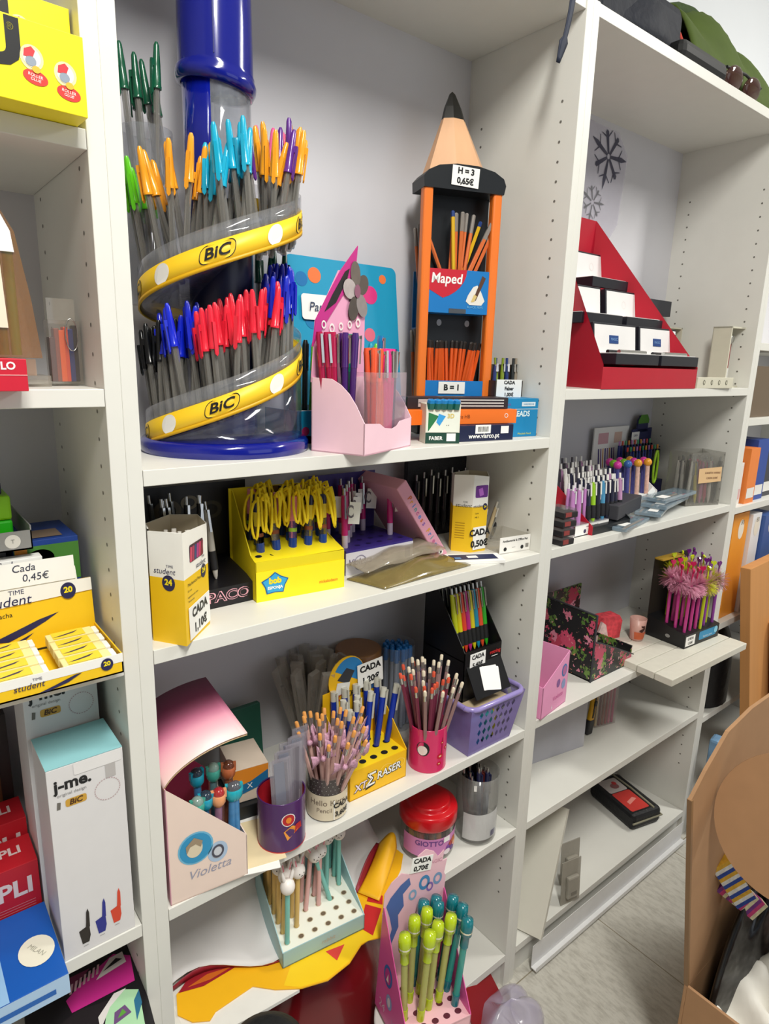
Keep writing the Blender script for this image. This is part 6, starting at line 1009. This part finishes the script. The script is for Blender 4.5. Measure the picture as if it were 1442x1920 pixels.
def floral():
    m = bpy.data.materials.new('floral_print'); m.use_nodes = True; nt = m.node_tree; bs = nt.nodes['Principled BSDF']; N = nt.nodes.new; L = nt.links.new; tc = N('ShaderNodeTexCoord'); last = None
    for sc_, th, cs in ((26, .36, ('#4f7a32', '#7a9a48')), (17, .36, ('#a82c42', '#d8587a')), (24, .27, ('#e0a0b4', '#c84a66')), (44, .16, ('#d8c8d0', '#e8783a'))):
        vo = N('ShaderNodeTexVoronoi'); vo.inputs['Scale'].default_value = sc_; mp = N('ShaderNodeMapping'); mp.inputs['Location'].default_value = (sc_, sc_*.7, 1); L(tc.outputs['Object'], mp.inputs['Vector']); nz = N('ShaderNodeTexNoise'); nz.inputs['Scale'].default_value = 90; mixv = N('ShaderNodeMix'); mixv.data_type = 'VECTOR'; mixv.inputs['Factor'].default_value = .05; L(mp.outputs[0], mixv.inputs['A']); L(nz.outputs['Color'], mixv.inputs['B']); L(tc.outputs['Object'], nz.inputs['Vector']); L(mixv.outputs['Result'], vo.inputs['Vector'])
        lt = N('ShaderNodeMath'); lt.operation = 'LESS_THAN'; lt.inputs[1].default_value = th; L(vo.outputs['Distance'], lt.inputs[0]); cm = N('ShaderNodeMix'); cm.data_type = 'RGBA'; cm.inputs['A'].default_value = (*lin(cs[0]), 1); cm.inputs['B'].default_value = (*lin(cs[1]), 1); L(vo.outputs['Color'], cm.inputs['Factor']); mx = N('ShaderNodeMix'); mx.data_type = 'RGBA'; L(lt.outputs[0], mx.inputs['Factor']); L(cm.outputs['Result'], mx.inputs['B'])
        if last: L(last, mx.inputs['A'])
        else: mx.inputs['A'].default_value = (*lin('#1a1c1e'), 1)
        last = mx.outputs['Result']
    L(last, bs.inputs['Base Color']); bs.inputs['Roughness'].default_value = .35; return m
FLR = floral()
t = thing('magazine_file', 'black floral-printed file holder standing open on the third shelf', 'file holder', T(1.063, .032, z3)); b = MB(); GE = card('#3a3c42')
b.prism([(0, 0), (.17, 0), (.17, .176), (.0, .172)], 0, .004, FLR, SX, GE); b.prism([(0, 0), (.176, 0), (.176, .028), (.018, .10), (.0, .105)], -.004, 0, FLR, RX(90), GE); b.box(.172, .176, .0, .17, 0, .05, FLR); b.box(0, .176, .166, .17, 0, .17, FLR); b.box(0, .176, 0, .17, 0, .003, GE); b.build('holder', t)
MB().tube([(-.001, 0, .172), (-.001, .17, .176)], .0022, GE, n=6).tube([(-.001, 0, 0), (-.001, 0, .172)], .0022, GE, n=6).tube([(.0, -.005, .105), (.018, -.005, .10), (.176, -.005, .028)], .0018, GE, n=6).build('edge_binding', t)
# slatted board with the things on it
t = thing('slatted_board', 'white slatted wooden board laid over the third shelf, jutting out at the right', 'board', T(1.205, -.098, z3) @ RZ(-1.8)); b = MB(); SB = mat('#d6d3c6', .5, var=.07, scale=1, kind='wood')
for k in range(6): b.box(0, .378, .001 + .048*k, .047 + .048*k, 0, .018, SB, bev=.0015)
b.build('slats', t)
zp = z3 + .0185
t = thing('floral_pouch', 'red and white floral fabric pouch standing behind the black floral holder', 'pouch', T(1.248, .135, zp) @ RZ(-12)); b = MB(); RF = mat('#c9404a', .7, var=.7, scale=75); b.prism([(0, 0), (.078, 0), (.082, .05), (.07, .066), (.012, .066), (-.004, .05)], -.035, 0, RF, RX(90)); b.prism([(-.02, 0), (.03, 0), (.014, .05), (0, .06)], .001, .008, mat('#d8b8b4', .7, var=.5, scale=70), RX(90)); b.build('pouch', t)
t = thing('candle_glass', 'frosted pinkish glass tumbler with an orange print on the white slats', 'tumbler', (1.352, .085, zp)); MB().lathe([(.0001, 0), (.016, 0), (.0175, .004), (.0225, .062), (.0212, .062), (.017, .008)], mat('#d8a89c', .35, alpha=.8, var=.15), n=28, cap=False).build('glass', t); b = MB(); b.grid(lambda u, v: cylp(.0178 + .004*v, -170 + 110*u, .006 + .022*v), 10, 2, mat('#c8603a', .5, var=.3)); cylprint(b, [(-.009, -.003), (0, -.009), (.009, 0), (.008, .01), (-.004, .011), (-.002, .006), (.004, .004)], card('#3a1a14'), .0218, -115, .036); b.build('print', t)
XF2 = T(1.398, -.026, zp) @ RZ(-4)
t = thing('feather_pen_display', 'black card display of feather-topped pens at the right end of the white slats', 'pen display', XF2); W = .168; b = MB(); b.prism([(0, 0), (.115, 0), (.115, .06), (0, .038)], 0, W, mat('#18191b', .4), SX); b.rect(.045, .028, PAPER, front(.026, .019)); b.text('CADA', .010, INK, front(.026, .025, -.0004), bold=.02); b.text('1,50€', .010, INK, front(.026, .012, -.0004), bold=.02); b.flat(rrect(.085, .024, .004), card('#2a8ab8'), front(.110, .022)); b.text('feather pens', .009, card('#d0e8f0'), front(.11, .017, -.0004)); b.disc(.009, .010, card('#8ac8e0'), front(.15, .025, -.0005)); b.disc(.007, .005, card('#8a8a88'), leftf(.05, .02)); b.build('tray', t)
b = MB(); b.box(0, W, .114, .116, .05, .222, mat('#2a2420', .5)); b.box(0, W*.6, .09, .116, .220, .224, card('#c8a03a')); b.build('back_card', t)
def feather(c, fc, rc):
    def mk():
        t = thing('feather_pen', 'pen', 'pen'); MB().lathe([(.0015, 0), (.0042, .012), (.0045, .15)], plast(c), n=10).build('barrel', t)
        b = MB(); fm = mat(fc, .8, alpha=.42, var=.15, scale=90); rr_ = random.Random(7)
        for k in range(300):
            a = rr_.uniform(0, 2*PI); e = rr_.uniform(-1, 1); d = V((math.cos(a)*(1 - e*e)**.5, math.sin(a)*(1 - e*e)**.5, e)); r = rr_.uniform(.020, .034); s = V((0, 0, .145)) + d*.003; q = s + d*r + V((0, 0, -.004)); n_ = d.cross(V((.3, .5, .8))).normalized()*.0022
            b.add([s - n_, s + n_, q + n_*.8, q - n_*.8], [(0, 1, 2, 3)], fm)
        o = b.build('feather_puff', t); o['kind'] = 'stuff'
        b = MB(); b.cyl(.002, .15, .185, plast(rc), n=8); hp = [(0, -.007), (.007, .0), (.0075, .005), (.004, .008), (0, .005), (-.004, .008), (-.0075, .005), (-.007, 0)]; b.prism(hp, -.002, .002, mat(rc, .12, coat=.8), T(0, 0, .188) @ RX(90)); b.build('jewel_top', t); return t
    return mk
for c, fc, rc, nm, pts in (('#c23a8a', '#e6a2bc', '#c8245a', 'pink', [(0, 0), (0, 1), (0, 2), (1, 0), (1, 1), (1, 2), (2, 0), (2, 1)]), ('#b8c81e', '#ccd024', '#c8d41e', 'lime yellow', [(2.5, -.25), (2, 2), (3, 2), (4.5, 0.3), (3, 3), (1.5, 3), (4.9, 1.5)]), ('#8a3a9a', '#e6b4c4', '#6a1f7a', 'purple', [(3.6, 0), (4.2, 1), (3.4, 1.4), (5, 1), (5.3, 0), (5.3, 2), (4.4, 2.4), (5, 3), (4, 3)])):
    for x, y in pts: put('fea' + nm, feather(c, fc, rc), XF2 @ T(.014 + .026*x, .014 + .026*y, .022 + .006*y) @ RY(random.uniform(-2, 2)) @ RZ(random.uniform(-60, 60)), f'{nm} pen with a feather puff and shiny top in the black display', f'{nm} feather pens')
# ---- fourth shelf
z4 = ZS['r4']
t = thing('plastic_wallet', 'frosted plastic wallet standing against the left panel, fourth shelf', 'plastic wallet', T(.99, .135, z4) @ RZ(-10)); FR = mat('#dfe0ec', .4, alpha=.5, var=.15, scale=12); MB().box(-.165, .19, 0, .0015, 0, .165, FR).box(-.165, .185, .03, .0315, 0, .16, FR).box(-.165, .19, 0, .03, 0, .0012, FR).build('wallet', t)
t = thing('box_cutter', 'yellow and black box cutter standing beside the frosted wallet', 'cutter', T(1.238, .13, z4) @ RY(7)); MB().box(-.011, .011, -.006, .006, 0, .135, mat('#d8a41e', .4), bev=.004).build('body', t); MB().box(-.0125, .0125, -.007, .007, 0, .045, mat('#26262a', .5), bev=.004).box(-.003, .003, -.0075, -.005, .05, .12, mat('#26262a', .5)).box(-.006, .006, -.010, -.006, .085, .1, mat('#26262a', .5), bev=.002).build('grip', t)
XPS = T(1.305, .135, z4) @ RZ(-14)
t = thing('pencil_pack', 'clear upright pack of pinkish and brown pencils on the fourth shelf', 'pack', XPS); MB().box(-.026, .05, -.006, .008, 0, .155, clear('#d8ccc8', .28)).build('clear_sleeve', t)
for k, (c, nm) in enumerate((('#c9b48a', 'beige'), ('#6a3038', 'maroon'), ('#8a5040', 'brown'), ('#9a4a50', 'dusty red'), ('#c0708a', 'pink'), ('#b85a80', 'rose'))):
    put('ps' + c, lambda c=c: tag(MB().lathe([(.0036, .0), (.0036, .135), (.0005, .148)], card(c), n=6, smooth=False).build('colouring_pencil'), 'p', 'pencil'), XPS @ T(-.018 + .012*k, .001, .002), f'{nm} colouring pencil in the clear upright pack on the fourth shelf', f'{nm} pencils in the upright pack')
# ---- fifth shelf
z5 = ZS['r5']
t = thing('pencil_case', 'black zip case with a red printed panel lying on the lowest shelf', 'pencil case', T(1.392, .045, z5 + .0005) @ RZ(-14)); BCS = mat('#16171a', .55, var=.15, bump=.2, scale=90); MB().box(0, .115, 0, .185, 0, .052, BCS, bev=.012).build('case', t); b = MB(); b.flat(rrect(.07, .085, .006), mat('#c43a34', .5, var=.1), T(.046, .060, .0525)); b.flat(rrect(.07, .06, .006), card('#b8b0ac'), T(.046, .135, .0525)); b.disc(.015, .012, card('#8a5a5a'), T(.05, .13, .0529)); b.disc(.008, .008, card('#c23a3a'), T(.058, .142, .0532)); b.flat([(.03, .045), (.07, .06), (.062, .07), (.03, .058)], card('#e08a80'), T(0, 0, .0529)); b.build('printed_panel', t)
MB().tube([(.088, .008, .052), (.09, .10, .054), (.088, .178, .052)], .0035, mat('#8a8672', .5), n=6).tube([(.0, -.001, .026), (.115, -.001, .026), (.116, .185, .026)], .003, mat('#8a8672', .5), n=6).build('zip_trim', t)
A, B_, C_ = V((1.022, .03, .351)), V((.874, -.028, .098)), V((.833, .10, .0935)); D_ = A + C_ - B_; nb = (A - B_).cross(C_ - B_).normalized()*.016
t = thing('leaning_panel', 'loose white shelf panel leaning in the lower left of the right bookcase', 'panel', B_); b = MB(); vs = [p - B_ for p in (B_, A, D_, C_)]; vs += [p - nb for p in vs]; b.add([tuple(p) for p in vs], [(0, 1, 2, 3), (7, 6, 5, 4), (0, 4, 5, 1), (1, 5, 6, 2), (2, 6, 7, 3), (3, 7, 4, 0)], mat('#d3d0c4', .45, var=.02)); b.build('panel', t)
for x, y, lab in ((1.055, .05, 'empty clear blister pack standing farther back beside the leaning panel'), (1.0, .008, 'empty clear blister pack standing nearer, beside the leaning panel')):
    t = thing('blister_pack', lab, 'blister pack', T(x, y, z5) @ RZ(-12) @ RX(-4)); BL = mat('#a9a498', .25, alpha=.7, var=.1); b = MB(); b.box(0, .062, 0, .002, 0, .12, BL); b.box(.012, .05, -.012, 0, .02, .08, BL, bev=.004); b.build('blister', t); MB().box(.022, .04, -.0125, -.012, .03, .04, card('#7a766c')).build('label', t)
t = thing('plastic_tray', 'translucent white plastic channel lying along the front of the lowest shelf', 'tray', (.865, -.014, .012)); MB().box(0, .72, -.001, .0, 0, .062, mat('#e6e6e6', .3, alpha=.92), bev=.0004).box(0, .72, -.016, 0, 0, .002, mat('#e6e6e6', .3, alpha=.92)).box(0, .72, -.017, -.016, 0, .012, mat('#e6e6e6', .3, alpha=.92)).build('tray', t)
# ================================================================ far right bookcase, boards and the cardboard box
zf = 1.0525
for k, (x, w_, h_, c, lab, cat) in enumerate(((1.66, .03, .10, '#cdb98a', 'tan and grey book standing first on the far right shelf', 'book'), (1.70, .10, .115, '#e8962a', 'orange-fronted box on the far right shelf', 'box'), (1.805, .06, .12, '#e4e4e6', 'white and blue box beside the orange one, far right', 'box'), (1.87, .09, .12, '#3a5a9a', 'blue box at the picture edge, far right shelf', 'box'))):
    t, b, W, _ = carton('stationery_box' if cat == 'box' else 'book', lab, cat, (x, .03 - .01*k), (x + w_, .03 - .01*k), zf - .0 if False else .7003 + .0, .16, .33 - .01*k if cat == 'box' else .30, card(c)); b.disc(.018, .03, card('#e8e0d0'), front(W*.55, .27)); b.text('80', .02, card('#3a3a50'), front(W*.6, .29)) if k else None; b.build('carton', t)
for k, (x, y, w_, h_, c, lab) in enumerate(((1.66, .02, .05, .12, '#e2dfda', 'white packet with a reddish print on the far right upper shelf'), (1.72, .01, .06, .16, '#e8833a', 'orange tall item on the far right upper shelf'), (1.785, .02, .08, .18, '#2a4a9a', 'blue bundle at the far right edge'), (1.87, .03, .09, .14, '#3a3c42', 'dark grey box at the far right edge'))):
    t, b, W, _ = carton('stationery_packet', lab, 'packet', (x, y), (x + w_, y), zf, .12, h_, card(c)); b.rect(W*.8, .03, card('#d8b0b0' if k == 0 else '#e8e6e0'), front(W/2, .03)); b.build('packet', t)
t, b, W, _ = carton('stationery_packet', 'dark brown packet on the highest far right shelf', 'packet', (1.66, .02), (1.86, .02), 1.3003, .12, .14, card('#6a5a48')); b.build('packet', t)
WD = mat('#c98f55', .5, var=.14, kind='wood')
def lean(name, label, p0, p1, wdt, th):
    X = stand(V(p0), V(p1)); d = (V(p1) - V(p0)); zx = d.normalized(); yx = V((.12, 1, 0)); yx = (yx - zx*yx.dot(zx)).normalized(); xx = yx.cross(zx)
    X = M((( xx.x, yx.x, zx.x, p0[0]), (xx.y, yx.y, zx.y, p0[1]), (xx.z, yx.z, zx.z, p0[2]), (0, 0, 0, 1))); t = thing(name, label, 'board', X); MB().box(0, wdt, 0, th, 0, d.length, WD, bev=.001).build('board', t)
lean('wooden_board', 'wide light brown wooden board leaning at the far right bookcase', (1.80, -.125, .003), (1.685, -.05, .878), .5, .03)
lean('wooden_board', 'narrower wooden board leaning in front of the wide one, at the picture edge', (1.86, -.19, .003), (1.80, -.10, .70), .4, .022)
t = thing('dark_bag', 'black crumpled bag in the shadow between right bookcase and wooden boards', 'bag', (1.655, -.0, .4003)); MB().grid(lambda u, v: (.12 + .115*math.cos(2*PI*u)*(1 - .7*v**4)**.5, .10 + .10*math.sin(2*PI*u)*(1 - .7*v**4)**.5, .27*v), 24, 10, mat('#0e0e12', .5, bump=.3, scale=30)).lathe([(.0001, .272), (.06, .27)], mat('#0e0e12', .5), T(.12, .1, 0), n=20).build('bag', t)
t = thing('blue_pouch', 'light blue plastic pouch on the floor before the black bag', 'pouch', T(1.655, -.055, .0) @ RZ(8)); MB().box(0, .05, 0, .03, 0, .34, mat('#6f93b4', .25, var=.5, scale=30), bev=.008).build('pouch', t)
# cardboard box with its contents
ox, oy = .847, -.363; KB = mat('#a57e5a', .7, var=.08, scale=30); KB2 = mat('#9a7350', .75, var=.08, scale=30)
t = thing('cardboard_box', 'large open brown cardboard box on the floor with a raised rounded flap', 'box', (ox, oy, 0)); Lx, Ly, H = .62, .50, .30
b = MB(); b.box(0, Lx, -.006, 0, 0, H, KB, bev=.001); b.build('side', t); MB().box(0, .006, -Ly, -.006, 0, H, KB, bev=.001).build('side', t); MB().box(Lx - .006, Lx, -Ly, -.006, 0, H, KB, bev=.001).build('side', t); MB().box(.006, Lx - .006, -Ly, -Ly + .006, 0, H, KB, bev=.001).build('side', t); MB().box(.006, Lx - .006, -Ly + .006, -.006, 0, .006, KB2).build('bottom', t)
fp = [(0, 0), (-.109, .448), (-.068, .486), (-.003, .534), (.084, .548), (.168, .548), (.40, .56), (.62, .55), (.62, 0)]
MB().prism([(x, y + .0) for x, y in fp], -.003, .003, KB, T(0, -.003, H) @ RX(90)).prism([(-.001, 0.002), (-.110, .449), (-.104, .449), (.004, .002)], -.0035, .0045, card('#8a6a48'), T(0, -.003, H) @ RX(90)).build('flap', t)
t = thing('cardboard_disc', 'round brown cardboard disc leaning inside the open cardboard box', 'disc', V((-.22708557, -.75786543, 1.42563571)) + ROT @ V(((1497 - 721)/1207.75, -(1560 - 960)/1207.75, -1))*1.03)
dl = (V((-.227, -.758, 1.05)) - t.location); t.rotation_euler = dl.to_track_quat('Z', 'Y').to_euler(); MB().lathe([(.0001, -.003), (.121, -.003), (.121, .003), (.0001, .003)], KB2, n=56, smooth=False).build('disc', t)
t = thing('bin_bag', 'black plastic bag bulging inside the open cardboard box', 'bag', (1.07, -.406, .0065)); bb_ = mat('#111113', .28, var=.2, bump=.5, scale=22, coat=.3); MB().grid(lambda u, v: (.20*math.cos(2*PI*u)*(1 - v**4)**.5*(1 + .07*math.sin(9*PI*u)), .036*math.sin(2*PI*u)*(1 - v**3)**.5*(1 + .06*math.sin(7*PI*u)), (.45*v)*(1 + .06*math.sin(6*PI*u))), 40, 14, bb_).build('bag', t)
t = thing('tissue_paper', 'crumpled white tissue paper in the near corner of the cardboard box', 'paper', (1.005, -.468, .195)); TP = mat('#e6e3da', .7, var=.04, bump=.4, scale=14)
b = MB()
for k, (x, y, s, a) in enumerate(((-.05, .03, .11, 10), (.0, -.04, .13, -25), (.07, -.07, .12, 35), (.03, .02, .10, 70))): b.grid(lambda u, v: (s*(u - .5)*1.3, s*(v - .5), .03*math.sin(7*u + k) * math.cos(5*v) + .05*math.sin(PI*u)*math.sin(PI*v) + .012*math.sin(15*u - 6*v)), 14, 12, TP, T(x, y, .055 + .014*k) @ RZ(a) @ RX(12), thick=.001)
b.build('crumpled_sheets', t); MB().box(-.07, .08, -.09, .03, -.187, .03, TP, bev=.03).build('bundle', t)
for k, (x, y, z, a, lab) in enumerate(((.930, -.385, .50, 55, 'colourful striped packet standing nearer the flap in the cardboard box'), (.962, -.392, .455, 40, 'colourful striped packet tucked below the other in the cardboard box'))):
    t = thing('sweets_packet', lab, 'packet', T(x, y, z) @ RZ(-35) @ RY(a), 'striped packets in the box'); b = MB(); cs = ('#d8a83a', '#7a3a8a', '#e6e0d8', '#c8407a', '#2a4a9a', '#e8d8b0')
    for j in range(12): b.box(-.055 + .009*j, -.046 + .009*j, -.009, .009, -.02, .02, mat(cs[(j*2 + k) % 6], .3, var=.4, scale=120))
    b.build('wrapper', t)
t = thing('pink_folder', 'dusty pink folder sticking up at the right in the cardboard box', 'folder', T(1.13, -.405, .32) @ RZ(-8) @ RX(6)); MB().box(0, .2, 0, .008, 0, .30, card('#b8627e'), bev=.001).build('folder', t)
t = thing('catalogue', 'white leaflet with blue and red print lying on the black bag', 'leaflet', T(1.03, -.47, .40) @ RZ(-25) @ RX(35)); b = MB(); b.box(0, .2, -.06, .06, 0, .006, card('#e0dedc')); b.rect(.06, .05, card('#1f3f86'), topf(.03, .03, .006)); b.rect(.07, .03, card('#b8282a'), topf(.07, .045, .0063)); b.disc(.03, .015, card('#4a86b0'), topf(.09, -.01, .006)); b.disc(.012, .012, card('#b85a5a'), topf(.085, -.005, .0064)); b.build('leaflet', t)
